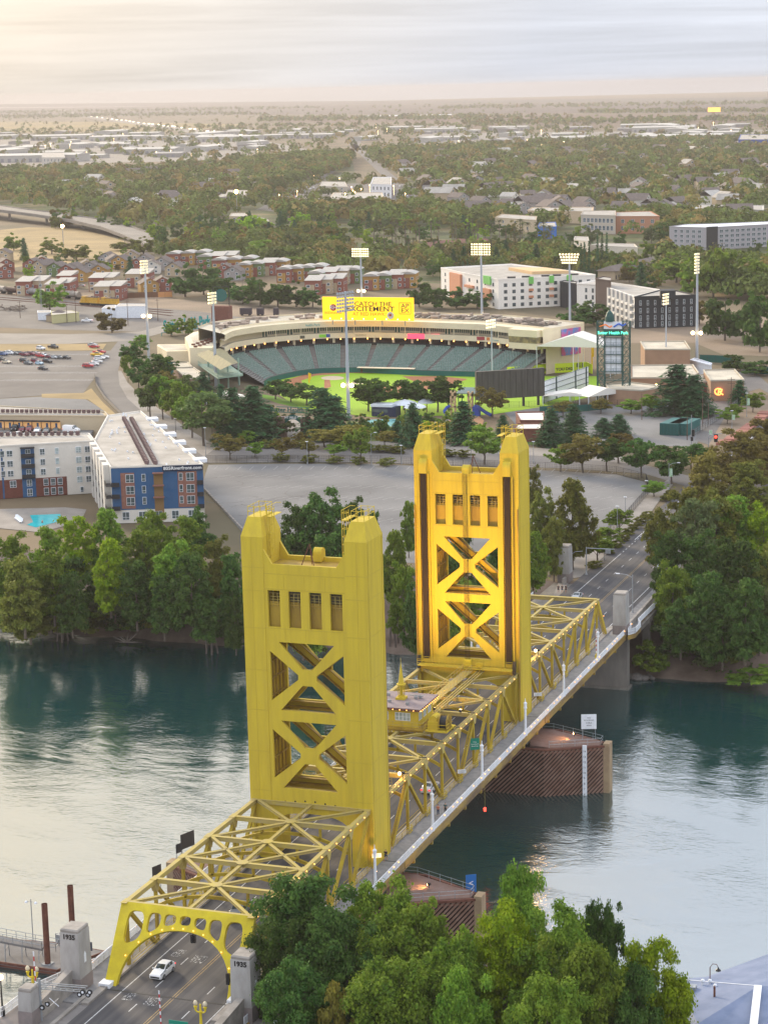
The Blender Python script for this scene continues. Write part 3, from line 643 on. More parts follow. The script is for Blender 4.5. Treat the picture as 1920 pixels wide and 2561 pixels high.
# ================================================================== LAND AND WATER
rng = random.Random(7); nprng = np.random.default_rng(7)
def water_mat():
 m = bpy.data.materials.new('river_water'); m.use_nodes = True; t = m.node_tree; b = t.nodes['Principled BSDF']
 b.inputs['Base Color'].default_value = (.002,.040,.042,1); b.inputs['Roughness'].default_value = .08; b.inputs['IOR'].default_value = 3.1; b.inputs['Specular IOR Level'].default_value = .75
 g = t.nodes.new('ShaderNodeNewGeometry'); hs = []
 for sc, det, st, wt, dst in ((.16,2,(1,1.7,1),.45,.8),(.75,5,(1,1.9,1),.40,.9),(.022,3,(1,1.4,1),.9,2.2)):
  mp = t.nodes.new('ShaderNodeMapping'); mp.inputs['Scale'].default_value = st; mp.inputs['Rotation'].default_value = (0,0,.3+sc); t.links.new(g.outputs['Position'], mp.inputs[0])
  n = t.nodes.new('ShaderNodeTexNoise'); n.inputs['Scale'].default_value = sc; n.inputs['Detail'].default_value = det; n.inputs['Distortion'].default_value = dst; t.links.new(mp.outputs[0], n.inputs['Vector']); hs.append((n.outputs[0], wt))
 amp = t.nodes.new('ShaderNodeMapRange'); amp.inputs['From Min'].default_value = .35; amp.inputs['From Max'].default_value = .65; amp.inputs['To Min'].default_value = .15; amp.inputs['To Max'].default_value = 1.3; t.links.new(hs[2][0], amp.inputs[0])
 m1 = t.nodes.new('ShaderNodeMath'); m1.operation = 'MULTIPLY'; m1.inputs[1].default_value = .42; t.links.new(hs[1][0], m1.inputs[0])
 a = t.nodes.new('ShaderNodeMath'); a.operation = 'MULTIPLY_ADD'; a.inputs[1].default_value = .6; t.links.new(hs[0][0], a.inputs[0]); t.links.new(m1.outputs[0], a.inputs[2])
 m2 = t.nodes.new('ShaderNodeMath'); m2.operation = 'MULTIPLY'; t.links.new(a.outputs[0], m2.inputs[0]); t.links.new(amp.outputs[0], m2.inputs[1])
 bu = t.nodes.new('ShaderNodeBump'); bu.inputs['Strength'].default_value = .17; bu.inputs['Distance'].default_value = 1.0; t.links.new(m2.outputs[0], bu.inputs['Height']); t.links.new(bu.outputs[0], b.inputs['Normal'])
 return m
WATER = water_mat()
MB().poly(rect(-900,-130,700,190),-12,-12).build('river_water', WATER, kind='structure', recalc=False)
EARTH = mat('bank_earth', (.13,.095,.075),.95,(.20,.15,.12),.3, bump=.5, bscale=1.5, detail=8, world=True)
def bank(name, x0, x1, prof, nx, amp=1.0, seed=0, flip=False, mt=None):
 xs = np.linspace(x0, x1, nx); V = []; rs = np.random.default_rng(seed); ph = rs.random(6)*6
 for i, x in enumerate(xs):
  for j, (y, z) in enumerate(prof):
   w = 0 if j in (0, len(prof)-1) else 1
   n = math.sin(x*.05+ph[0])*2.2+math.sin(x*.13+ph[1]+j)*1.2+math.sin(x*.37+ph[2]+2*j)*.6
   V.append((x, y+n*amp*(1 if j < len(prof)-1 else 0), z+w*(rs.random()-.5)*.5))
 m = len(prof); F = [(i*m+j, (i+1)*m+j, (i+1)*m+j+1, i*m+j+1) for i in range(nx-1) for j in range(m-1)]
 mb = MB(); mb.add(V, F); o = mb.build(name, mt or EARTH, kind='structure', smooth=True); return o
bank('river_bank', -700,400, [(146,-13.5),(149.5,-12.1),(152,-11.0),(156,-9.2),(160,-7),(165,-4.2),(170,-1.6),(176,-.12)], 260)
GR = mat('dry_ground', (.165,.12,.072),.95,(.095,.08,.045),.012, detail=9, world=True, lo=.38, hi=.6, bump=.2, bscale=.5)
HR_ = 18300; a0 = math.asin(436/HR_); arc = [(109+HR_*math.cos(t),-260+HR_*math.sin(t)) for t in np.linspace(a0, math.pi-a0,97)]
MB().add([(x, y, -.12) for x, y in arc], [tuple(range(97))]).build('ground', GR, kind='structure', recalc=False)
PLAZA = mat('plaza_paving', (.22,.20,.19),.85,(.16,.15,.145),.5, bump=.1)
MB().poly([(-16.4,-175),(-16.4,-57),(-15.9,-52),(-13.0,-43.6),(-12.4,-42),(12.4,-42),(13.4,-46),(16.5,-52),(16.5,-175)], -1.2,-.02).build('approach_deck', PLAZA, kind='structure')
bank('near_bank', -60,120, [(-41,-13.5),(-44,-12),(-47,-9.5),(-52,-7.4),(-64,-6.2),(-180,-6)], 50,.5,3)
tag(MB().bx((-9.7,-64,0),(-9.2,-50.3,.25)).build('kerb', CONC), kind='structure')
def wall(name, pts, w, h0, h1, mt, label, group=None):
 m = MB(); (x0, y0),(x1, y1) = pts; d = Vector((x1-x0, y1-y0,0)).normalized(); n = Vector((-d.y, d.x, 0))*w/2
 m.add([(x0-n.x, y0-n.y, -.3),(x0+n.x, y0+n.y, -.3),(x1+n.x, y1+n.y, -.3),(x1-n.x, y1-n.y, -.3),(x0-n.x, y0-n.y, h0),(x0+n.x, y0+n.y, h0),(x1+n.x, y1+n.y, h1),(x1-n.x, y1-n.y, h1)], [(0,3,2,1),(4,5,6,7),(0,1,5,4),(1,2,6,5),(2,3,7,6),(3,0,4,7)])
 return m.build(name, mt, label=label, cat='wall', group=group)
wall('parapet_wall', ((-12.0,-58),(-11.8,-49.4)),.9,2.1,3.0, CONC, 'sloping concrete parapet wall running from the left pylon to the photo edge')
wall('parapet_wall', ((11.6,-66),(11.4,-50.9)),.9,2.2,3.0, CONC, 'concrete parapet wall behind the right pylon, beside the gold lamp standard')
wall('parapet_wall', (S(1568,1578)[:2], S(1655,1480)[:2]),.5,1.3,1.3, CONC, 'long low concrete parapet along the far road right of the truss end')
wall('parapet_wall', (S(1408,1462)[:2], S(1425,1448)[:2]),.5,1.3,1.3, CONC, 'short concrete parapet by the far left pylon')
pylon(-12.2,-58.7, 'short concrete end post at the bottom left of the photo behind the gold lamp standard', h=4.6, wx=1.7, wy=1.9, num=False, name='end_post')
def railing(pts, label, h=1.2, mt=None, cat='railing', name='railing', panel=True, r=.045, z=0.0, step=1.9):
 e = empty(name, (0,0,0),0, label, cat); mt = mt or WHITE; m = MB(); b = MB()
 for p, q in zip(pts[:-1], pts[1:]):
  p, q = Vector((*p[:2], p[2] if len(p) > 2 else z)), Vector((*q[:2], q[2] if len(q) > 2 else z)); L = (q-p).length; n = max(1, round(L/step)); d = (q-p)
  for l in ((.12,.75, h) if panel else (.5, h)): m.beam(p+Vector((0,0, l)), q+Vector((0,0, l)), r*1.6, r*1.6)
  for i in range(n+1): c = p+d*i/n; m.beam(c, c+Vector((0,0, h+.04)), r*2.2, r*2.2,(1,0,0))
  if panel:
   k = int(L/.17)
   for i in range(k): c = p+d*(i+.5)/k; b.beam(c+Vector((0,0,.12)), c+Vector((0,0, h)),.03,.07,(d.x, d.y, 0))
 m.build('rail_frame', mt, e)
 if panel: b.build('baluster_panel', mt, e)
 return e
railing([(-12.3,-36.5),(-12.4,-41.7),(-13.4,-43.6),(-16.0,-51),(-16.2,-57.7)], 'white railing bending outward round the left pylon')
railing([(-16.2,-57.7),(-16.6,-58.6),(-20.2,-58.8)], 'white railing turning off at the bottom left beside the black street lamp')
railing([(12.4,-46),(16.3,-52),(16.4,-64)], 'white railing behind the right pylon at the bottom of the photo, under the trees')
J = [(12.3,139.5)]+[S(u, v)[:2] for u, v in ((1569,1590),(1588,1584.6),(1602,1569),(1595,1562),(1655,1502.7),(1690,1468))]
railing(J, 'white railing stepping outward round the far pylon and on along the far footway')
sheet('far_footway', [(9.0,139.5),(12.4,139.5)]+J[1:]+[(12.5,230),(9.0,230)], .10, WALKM)
m = MB(); m.strip([(p[0], p[1], .12) for p in J[:6]], [(p[0], p[1], -.9) for p in J[:6]]); m.build('footway_fascia', Y_D2, kind='structure')
MB().poly(rect(-13.5,139.5,13.5,178),-1.3,-.3).build('approach_deck', CONC_D, kind='structure')
railing([(-12.4,139.5),(-13.5,146),(-13.8,160)], 'white railing by the far left pylon beside three walkers')
PLANK = mat('fender_plank', (.16,.085,.06),.85,(.24,.15,.115),.5, bump=.3); PLANK_D = mat('fender_dark', (.02,.015,.012),.9)
DECKB = mat('fender_deck', (.17,.105,.085),.9,(.21,.14,.12),.6); TANP = mat('tan_post', (.34,.25,.15),.85,(.27,.19,.12),.6)
def fender(y0, lab):
 e = empty('pier_fender', (0, y0,0),0, lab, 'pier fender', 'timber fenders around the tower piers'); zt, zb = -3.6,-12.4
 ring = [(-13.7,-5.7),(13.7,-5.7),(23.2,-.7),(23.2,.7),(13.7,5.7),(-13.7,5.7),(-23.2,.7),(-23.2,-.7)]
 MB().poly([(x*.985, y*.97) for x, y in ring], zb, zt-.3).build('core', PLANK_D, e)
 m = MB()
 for i in range(8):
  if i in (2,6): continue
  a, b = Vector((*ring[i], 0)), Vector((*ring[(i+1) % 8], 0)); L = (b-a).length; d = (b-a).normalized(); n = Vector((d.y, -d.x, 0)); h = zt-.35-zb; st = .74; wd = .42; s = -h
  sg = 1 if i in (0,1,5) else -1
  while s < L:
   A, B = s, s+h
   ss, zz = [], []
   for (u, z) in ((A, zb),(A+wd, zb),(B+wd, zb+h),(B, zb+h)):
    if u < 0: z = z+(-u) if z == zb else z; u2 = 0
    elif u > L: z = z-(u-L) if z != zb else z; u2 = L
    else: u2 = u
    z = min(max(z, zb), zb+h); uu = u2 if sg > 0 else L-u2; ss.append(uu); zz.append(z)
   P = [a+d*u+Vector((0,0, z)) for u, z in zip(ss, zz)]
   m.add([p+n*.02 for p in P]+[p+n*.16 for p in P], [(4,5,6,7),(0,1,5,4),(1,2,6,5),(2,3,7,6),(3,0,4,7)]); s += st
 m.build('diagonal_planking', PLANK, e)
 m = MB()
 for i in range(8): a, b = ring[i], ring[(i+1) % 8]; m.beam((*a, zt-.2),(*b, zt-.2),.5,.35); m.beam((*a, zt-.75),(*b, zt-.75),.3,.2)
 m.build('top_waler', RUST, e)
 for sx in (-1,1): MB().bx((sx*22.9,-1.0, zb),(sx*24.0,1.0, zt+.3)).build('end_post', TANP, e)
 for sx in (-1,1):
  pl = [(sx*8.5,5.2),(sx*12.5,5.4),(sx*22.4,.9),(sx*22.4,-.8),(sx*14.5,-4.8),(sx*11,-4.2)]
  MB().poly(pl, zt-.28, zt+.02).build('platform', DECKB, e)
  m = MB(); railing_mb(m, [(*p, zt) for p in pl[:5]], 1.2,2.0,.04)
  m.build('platform_railing', STEEL, e)
 m = MB(); m.bx((6.2,-3, zt-2.2),(10.2,3.5, zt-.1))
 for i in range(8): m.bx((8.8,2.6-i*.35, zt+.0+i*.28),(10.0,2.95-i*.35, zt+.06+i*.28))
 for x in (8.8,10): m.beam((x, 2.8, zt+1),(x, .1, zt+3.2),.06,.06)
 m.build('stair', STEEL, e)
 return e
fn = fender(3.2, 'brown timber fender platform with railing round the near tower, behind the foreground trees')
ff = fender(75.7, 'brown diagonal-planked fender round the far tower foot with a tan end post and white gauge')
m = MB(); m.bx((19.9,75.7-3.3,-12.2),(20.6,75.7-3.0,-3.2)); g = tag(m.build('water_gauge', WHITE), 'tall white depth gauge board on the fender of the far tower', 'gauge board')
for i in range(9): mm = Matrix.Translation((20.25,72.37,-4.2-i*.95)) @ Matrix.Rotation(R(90),4, 'X'); text(str(14-i),.5, BLACK, 'number', g, mm, .01)
def sign(name, loc, n, w, h, mt, lab, lines=(), tm=None, ts=.3, post=None, back=None, cat='sign', group=None):
 e = empty(name, loc, 0, lab, cat, group); nn = Vector((*n, 0)).normalized(); x = Vector((-nn.y, nn.x, 0)); m = MB()
 a = x*w/2; m.beam(-a, a, .06, h); m.build('panel', mt, e)
 for i, l in enumerate(lines):
  z = (len(lines)-1)/2*ts*1.25-i*ts*1.25; text(l, ts, tm or TXTW, 'lettering', e, facing(nn*.045+Vector((0,0, z)), nn),.008)
 if post:
  m = MB()
  for px, pz in post: m.tube(x*px-nn*.08+Vector((0,0,-pz)), x*px-nn*.08+Vector((0,0, h*.4)),.05, n=6)
  m.build('post', STEEL, e)
 return e
TXTD = mat('lettering_dark', (.06,.07,.08),.6)
sign('river_sign', (19.8,77.2,-.4),(.35,-1),2.6,2.6, WHITE, 'white notice board on posts on the far fender', ['NO', 'MOORING', 'CABLE', 'AREA'], TXTD, .36, [(-1.1,3.2),(1.1,3.2)])
sign('river_sign', (21.3,6.0,-3.0),(.6,-1),1.5,2.6, mat('blue_sign', (.02,.14,.42),.5), 'blue and white sign at the corner of the near fender', ['<'], TXTW, 1.2, [(-.5,.8)])
for (x, y, z), w, h, lb in (((-21.5,4.5,-.4),2.8,2.3, 'large dark sign board seen from behind on left near fender'),((-23.4,5.5,-2.2),1.3,1.4, 'small dark sign board on left near fender'),((-25.2,1.5,-4.6),1.8,1.9, 'dark square board fixed low on left near fender post')):
 sign('sign_board', (x, y, z),(1,-.35), w, h, mat('board_back', (.05,.05,.055),.7), lb, (), None, .3, [(-w*.4,3),(w*.4,3)])
flood('fender_floodlight', (17.3,76.9,-2.6),(12,75,-3),700,(1,.5,.15), label='sodium floodlight shining on far fender platform', size=R(130))
flood('fender_floodlight', (15.8,3.8,-2.9),(12.5,4.5,-3.6),500,(1,.5,.15), label='sodium floodlight shining on near fender platform', size=R(130))
ROCK = mat('rock', (.20,.18,.17),.9,(.12,.11,.10),1.2, bump=.4)
def blob_mesh(name, r, seed, mt, sq=(1,1,1), n=10, rough=.25, parent=None, loc=(0,0,0), **k):
 rs = random.Random(seed); m = MB(); m.sphere((0,0,0), r, n); m.v = [(x*sq[0]*(1+rs.uniform(-rough, rough)), y*sq[1]*(1+rs.uniform(-rough, rough)), z*sq[2]*(1+rs.uniform(-rough, rough))) for x, y, z in m.v]
 return m.build(name, mt, parent, loc=loc, **k)
for i, (x, y, r) in enumerate(((10.6,145.6,.9),(12.2,145.2,1.2),(13.6,145.4,.9),(14.3,146.4,.7),(11.6,146.6,.8),(9.6,146,.6),(15.2,145.6,.5))):
 blob_mesh('rock', r, i, ROCK, (1.2,1,.7),8,.16, loc=(x, y, -11.7), label=('grey boulder in the heap of rocks at the water beside the second pier'), cat='rock', group='boulders at the foot of the second pier')
PILEW = mat('weathered_timber', (.16,.13,.11),.9,(.09,.07,.06),1.5, stretch=(1,1,.1))
def dolphin(x, y, h, lab, n=4, lean=1):
 e = empty('timber_dolphin', (x, y, -12.5),0, lab, 'mooring piles', 'old timber pile clusters')
 for i in range(n):
  a = i*2*math.pi/n+.4; MB().tube((1.3*math.cos(a)*lean, 1.3*math.sin(a)*lean, 0),(.3*math.cos(a),.3*math.sin(a), h-(i % 2)*.4),.22,.18).build('pile', PILEW, e)
 return e
for (U, V, h, lb) in ((157,1604,8.5, 'old leaning timber pile cluster at the left far shore, with pale reflections'),(530,1635,8.0, 'old timber pile cluster by the shore left of the near tower'),(985,1625,8.5, 'broken timber piles in the gap between the towers')):
 p = S(U, V, -12); dolphin(p[0], p[1], h, lb, 4 if V != 1625 else 5)
# ---- near shore left: floating dock, steel piles, gangway
DOCKM = mat('dock_concrete', (.20,.19,.185),.9,(.15,.14,.135),.4, bump=.1)
dk = [S(-90,2396,-11.2)[:2], S(0,2406,-11.2)[:2], S(141,2427,-11.2)[:2], S(262,2379,-11.2)[:2], S(134,2358,-11.2)[:2], S(-90,2340,-11.2)[:2]]
e = empty('floating_dock', (0,0,0),0, 'grey floating dock with rusty edge at the left, around the steel piles', 'dock')
MB().poly(dk, -12.6,-11.2).build('deck', DOCKM, e); m = MB()
for a, b in zip(dk, dk[1:]+dk[:1]): m.beam((*a, -11.35),(*b, -11.35),.18,.34); m.beam((*a, -11.8),(*b, -11.8),.1,.3)
m.build('rubbing_strip', RUST, e)
for (x, y, zt, lb) in ((-32.1,-19.3,-2.4, 'tall rusty steel mooring pile nearest the left pylon base on the dock'),(-31.7,-12.6,-2.2, 'tall rusty steel mooring pile behind the 1935 pylon')):
 e = empty('steel_pile', (x, y, -12.5),0, lb, 'mooring pile'); m = MB(); m.tube((0,0,0),(0,0, zt+12.5),.42, n=18, cap=False); m.tube((0,0,0),(0,0, zt+12.3),.36, n=18); m.build('tube', RUST, e)
 m = MB(); m.box((0,0,1.3),(1.3,1.3,.25)); m.build('guide_collar', STEEL, e)
gp = [S(-60,2336,-7.6), S(0,2345,-8.0), S(109,2368,-9.3)]
e = empty('gangway', (0,0,0),0, 'grey sloping gangway with railings leading down to the floating dock', 'gangway'); m = MB()
A, B = Vector(gp[0]), Vector(gp[2]); d = (B-A).normalized(); n = Vector((-d.y, d.x, 0)).normalized()*.9
m.add([A-n, A+n, B+n, B-n, A-n-Vector((0,0,.3)), A+n-Vector((0,0,.3)), B+n-Vector((0,0,.3)), B-n-Vector((0,0,.3))], [(0,1,2,3),(7,6,5,4),(0,4,5,1),(1,5,6,2),(2,6,7,3),(3,7,4,0)]); m.build('walkway', DOCKM, e)
m = MB(); railing_mb(m, [A+n, B+n], 1.1,1.3); railing_mb(m, [A-n, B-n], 1.1,1.3); railing_mb(m, [B+n, B+n+d*2, B-n+d*2, B-n], 1.1,1.3); m.build('railing', STEEL, e)
m = MB()
for t in (.2,.45,.7,.95):
 p = A+(B-A)*t
 for s in (-1,1): m.beam(p+n*s*.8, Vector((p.x+n.x*s*1.2, p.y+n.y*s*1.2,-11.2)),.1,.1)
 m.beam(p+n*.9-Vector((0,0,1.2)), p-n*.9-Vector((0,0,1.2)),.08,.08)
m.build('trestle', STEEL, e)
e = empty('dock_lamp', S(83,2356,-11.2),0, 'thin grey twin-head lamp on the floating dock', 'lamp post'); m = MB(); m.tube((0,0,0),(0,0,6.4),.07); m.beam((-.75,0,6.0),(.75,0,6.0),.05,.05); m.build('pole', STEEL, e)
for s in (-1,1): MB().lathe((s*.75,0,5.8), [(.25,0),(.22,.15),(.05,.3)], 8).build('lamp_head', WHITE, e)
e = empty('pump_station', S(148,2358,-11.2),0, 'small grey pump-out station on the dock behind the pile', 'equipment'); m = MB(); m.box((0,0,.6),(.6,.5,1.2)); m.tube((.4,0,0),(.4,0,1.5),.07); m.tube((-.5,0,0),(-.5,0,1.3),.07); m.tube((-.5,0,1.3),(.4,0,1.5),.05); m.build('cabinet', STEEL, e)
sign('dock_sign', (-19.5,-30.5,-2.6),(-.2,1),1.1,1.2, mat('sign_back', (.06,.07,.09),.6), 'dark sign seen from behind above white railing left of the portal', (), None, .3, [(0,3.5)])
def gold_lamp(loc, lab, h=4.6):
 e = empty('lamp_standard', loc, 0, lab, 'lamp post', 'gold twin-globe lamp standards')
 MB().lathe((0,0,0), [(.3,0),(.28,.4),(.2,.6),(.15, h-.1),(.22, h),(.12, h+.15),(.1, h+.8),(.13, h+.85),(.02, h+1)], 10).build('column', Y_N, e)
 for s in (-1,1):
  m = MB(); q = [(s*.6*math.sin(a),0, h-.15-.25*math.cos(a)+.3) for a in [math.pi/2*i/5 for i in range(6)]]; m.path(q, .09,7); m.tube((s*.6,0, h+.15),(s*.6,0, h+.5),.12,.17,10); m.lathe((s*.6,0, h+.5), [(.2,0),(.22,.12),(.12,.2)], 10); a = m.build('arm', Y_N, e)
  MB().lathe((s*.6,0, h+.72), [(.12,0),(.25,.15),(.27,.32),(.18,.52),(.05,.62)], 12).build('globe', mat('globe_glass', (.55,.48,.34),.4) if 'globe_glass' not in MATS else MATS['globe_glass'], e, smooth=True)
 return e
gold_lamp((-13.1,-56.0,0), 'gold twin-globe lamp standard at the bottom left corner, before the short end post')
p = SY(559,2561,-58.0); gold_lamp((9.2,-57.3,-.3), 'gold twin-globe lamp standard at the bottom, left of the right parapet wall', 4.0)
def street_lamp(loc, h, lab, arm=(0,0), heads=1, lit=False, mt=None, grp='slim street lamps', r=.09, nm='street_lamp'):
 e = empty(nm, loc, 0, lab, 'street lamp', grp); m = MB(); m.lathe((0,0,0), [(r*2,0),(r*1.6,.6),(r, .8),(r*.7, h)], 8)
 if arm != (0,0): m.path([(0,0, h-.6),(arm[0]*.4, arm[1]*.4, h),(arm[0], arm[1], h+.2)], r*.6,5)
 m.build('pole', mt or STEEL, e)
 m = MB(); m.box((arm[0], arm[1], h+.2),(.8,.35,.14)); m.build('lamp_head', LAMPY if lit else WHITE, e)
 return e
e = empty('street_lamp', (-16.4,-57.7,0),0, 'black globe street lamp glowing warm at the left edge of the photo', 'street lamp')
MB().lathe((0,0,0), [(.3,0),(.3,.6),(.12,1),(.08,4.3),(.16,4.5)], 8).build('pole', BLACK, e); MB().sphere((0,0,4.85),.33,12).build('globe', LAMPY, e, smooth=True)
e = empty('signal_gantry', (-11.3,-57.6,0),0, 'grey cantilever crossing signal with black round lamps reaching over the road edge', 'crossing signal')
m = MB(); m.tube((0,0,0),(0,0,5.3),.16, n=8)
for z in np.arange(.5,4.8,.4): m.bx((-.3,-.05, z),(.3,.05, z+.05))
m.build('mast', STEEL, e); m = MB()
en = (5.4,1.2);
for z in (4.0,4.55): m.beam((0,0, z),(en[0], en[1], z-.25),.09,.09); m.beam((0,.5, z),(en[0], en[1]+.5, z-.25),.09,.09)
for t in np.linspace(0,1,8): m.beam((en[0]*t, en[1]*t, 4.0-.25*t),(en[0]*t, en[1]*t+.5,4.0-.25*t),.06,.06); m.tube((en[0]*t, en[1]*t, 4-.25*t),(en[0]*t, en[1]*t, 4.55-.25*t),.04)
m.build('cantilever', STEEL, e)
for dx, dy, dz in ((4.6,1.2,3.4),(5.2,.9,3.9),(5.5,1.6,3.3),(5.9,1.3,3.8),(.9,.1,2.2),(.35,-.2,1.8)):
 m = MB(); m.tube((dx, dy-.12, dz),(dx, dy+.02, dz),.33, n=14); h = m.build('lamp_hood', BLACK, e); MB().tube((dx, dy-.16, dz),(dx, dy-.121, dz),.16, n=10).build('lens', WHITE, h)
m = MB(); m.beam((1.1,.2,1.9),(2.2,.4,2.9),.12,.02); m.beam((1.1,.2,2.9),(2.2,.4,1.9),.12,.02); m.build('crossbuck', WHITE, e)
REDP = mat('red_paint', (.45,.03,.04),.5)
def barrier(loc, tip, lab):
 e = empty('barrier_arm', loc, 0, lab, 'barrier arm', 'raised striped barrier arms'); a, b = Vector((0,0,.9)), Vector(tip); n = 12; w = MB(); r_ = MB()
 for i in range(n): (w if i % 2 else r_).beam(a+(b-a)*i/n, a+(b-a)*(i+1)/n, .13,.06)
 w.build('white_band', WHITE, e); r_.build('red_band', REDP, e); m = MB(); m.box((0,0,.5),(.5,.4,1.0)); m.tube((0,0,0),(0,0,1.3),.12); m.build('gate_motor', Y_N, e); return e
barrier((-12.2,-56.8,0),(.0,-.2,8.3), 'raised red and white barrier arm beside the gold lamp at bottom left')
barrier((4.1,-57.2,-.4),(-.15,.1,5.9), 'raised red and white barrier arm in the middle of the near road')
barrier((-9.6,-38.6,.1),(-.1,.2,6.4), 'raised red and white barrier arm seen through the left side of the portal')
barrier((11.6,114.5,.1),(-.1,.3,5.9), 'raised red and white barrier arm at far end of the right footway')
sign('road_sign', (6.6,-57.8,1.9),(0,-1),2.4,1.1, GREEN_S, 'green road sign at the very bottom of the photo, beside the gold lamp', ['WEST SACRAMENTO'], TXTW, .24, [(0,2.5)])
sign('road_sign', (TC+.35, LIFT[5]-.4,3.7),(.5,-1),1.5,1.9, GREEN_S, 'green road sign hung on truss post of the lift span', ['West', 'Sacramento', 'Riverfront'], TXTW, .27)
for (x, y, z), lb, l2 in (((TC+.9, LIFT[4]-1.0,1.9), 'small white notice on the footway side of the lift span near the white car', ['NO STOPPING', 'ON BRIDGE']),((TC+.9,82.0,2.3), 'small white notice at the foot of far tower, land side', ['NO STOPPING', 'ON BRIDGE']),((TC+1.6,-1.4,2.6), 'small red and white notice by the foot of the near tower', ['WALK', 'BIKES'])):
 sign('notice', (x, y, z),(.5,-1),1.3,.6, WHITE, lb, l2, REDP if 'red' in lb else TXTD, .17)
RB = mat('metal_roof_blue', (.14,.18,.28),.55,(.19,.23,.34),.4, spec=.15, bump=.05)
e = empty('waterfront_building', (0,0,0),0, 'blue-grey metal roofed waterfront building cut by the bottom right corner', 'building')
P1, P2, P3, P4 = S(1690,2450,-1), S(1895,2466,-1), S(1675,2575,-1), S(1740,2600,-1)
m = MB(); rp = [S(1690,2450,-1), S(1766,2444,-1), S(1920,2387,-1), S(2060,2350,-1), S(2060,2700,-1), S(1660,2700,-1)]
rg = S(1895,2467,2.2)
top = [rp[0], S(1768,2452,.2),(rg[0], rg[1], 2.2), S(2060,2470,2.2)]
m.add([rp[0], rp[1], rg, S(2060,2470,2.2), rp[3], rp[2], S(1660,2700,-1), S(1745,2561,1.0), S(2060,2700,0)], [(0,7,2,1),(1,2,3,4,5),(0,6,7),(7,6,8,3,2)]); m.build('roof', RB, e)
MB().poly([p[:2] for p in (S(1697,2455,-1), S(1766,2449,-1), S(1922,2392,-1), S(2060,2356,-1), S(2060,2690,-1), S(1668,2690,-1))], -8,-1.35).build('wall', mat('cafe_wall', (.30,.10,.06),.8), e)
m = MB(); m.beam(rg, S(1880,2600,1.6),.9,.25); m.beam(rp[0], rg, .12,.1); m.build('ridge_cap', WHITE, e)
m = MB()
for U, V in ((1757,2468),(1775,2468),(1788,2480)): p = S(U, V, 0); m.tube((p[0], p[1], -.6),(p[0], p[1], .6),.14); m.sphere((p[0], p[1], .7),.26,8)
m.build('roof_vent', WHITE, e)
m = MB(); p = S(1731,2476,0); m.box((p[0], p[1], 0),(.9,1.0,1.0)); m.build('skylight', STEEL, e); m = MB(); p = S(1786,2512,0); m.tube((p[0], p[1], -.3),(p[0], p[1], 2.2),.13); m.build('flue', RUST, e)
for i, (U, V, z, lb) in enumerate(((1775,2440,0, 'black gooseneck lamp behind the ridge of the blue-grey roof'),(1680,2505,-2, 'black gooseneck lamp at the left of the blue-grey roof'),(1668,2556,-3, 'lower black gooseneck lamp by the walkway left of blue-grey roof'))):
 p = S(U, V, z); e = empty('gooseneck_lamp', (p[0], p[1], z-5),0, lb, 'lamp'); m = MB(); m.tube((0,0,0),(0,0,6),.06); m.path([(0,0,6),(.3,0,6.5),(.8,0,6.5),(1.0,0,6.1)], .04); m.build('pole', RUST, e); MB().lathe((1.0,0,5.7), [(.35,0),(.3,.12),(.1,.3),(.06,.45)], 10).build('shade', BLACK, e)
p = S(1655,2556,-4); railing([(p[0]-5, p[1]-1),(p[0]+1.2, p[1]+.6),(p[0]+1.2, p[1]+6)], 'dark railing of the waterside walkway left of the blue-grey roof', mt=DARK, panel=False, z=-4.2)
MB().poly([(p[0]-6, p[1]-9),(p[0]+2, p[1]-9),(p[0]+2, p[1]+.6),(p[0]-6, p[1]-1.2)], -4.6,-4.25).build('boardwalk', mat('boardwalk_timber', (.25,.17,.13),.85,(.18,.12,.09),1), kind='structure')
# ================================================================== GROUND SURFACES OF THE CITY
def crop(ox, oy, s): return lambda x, y, z=0.0: S(ox+x*s, oy+y*s, z)
cA = crop(0,600,.386); cB = crop(380,600,.4222); cC = crop(380,760,.31363); cD_ = crop(780,700,.31363); cE = crop(1160,760,.3619); cF = crop(1520,900,.24125)
cG = crop(0,980,.33776); cH = crop(1060,600,.4222); cI = crop(0,640,.25332); cJ = crop(0,220,.579); cK = crop(960,220,.579); cL = crop(640,960,.3619); cM = crop(1400,1180,.31363)
def zat(U, Vtop, base): return max(2., SY(U, Vtop, base[1])[2])
def psheet(name, pts, z, mt, **k): return sheet(name, [p[:2] for p in pts], z, mt, **k)
LOT = mat('lot_asphalt', (.125,.125,.127),.95,(.20,.197,.195),.035, detail=9, world=True, lo=.35, hi=.65)
LOT2 = mat('lot_asphalt_dark', (.11,.10,.095),.95,(.17,.155,.14),.04, detail=9, world=True)
ROADL = mat('road_pale', (.25,.225,.195),.9,(.19,.17,.15),.05, world=True, detail=6)
ROADM = mat('road_mid', (.12,.112,.108),.9,(.16,.148,.14),.06, world=True, detail=6)
PAVE = mat('pavement', (.27,.245,.22),.9,(.21,.19,.17),.2, world=True)
DRYG = mat('dry_grass', (.33,.235,.105),.95,(.22,.16,.075),.035, world=True, detail=8, bump=.2, bscale=.6)
DIRT = mat('bare_dirt', (.25,.185,.13),.95,(.17,.13,.09),.03, world=True, detail=8)
TURF = mat('turf', (.26,.42,.012),.9,(.22,.37,.012),.05, world=True)
LAWN = mat('lawn', (.10,.17,.03),.95,(.16,.18,.05),.08, world=True, detail=6)
CLAY = mat('infield_clay', (.36,.15,.07),.95,(.30,.12,.06),.15, world=True)
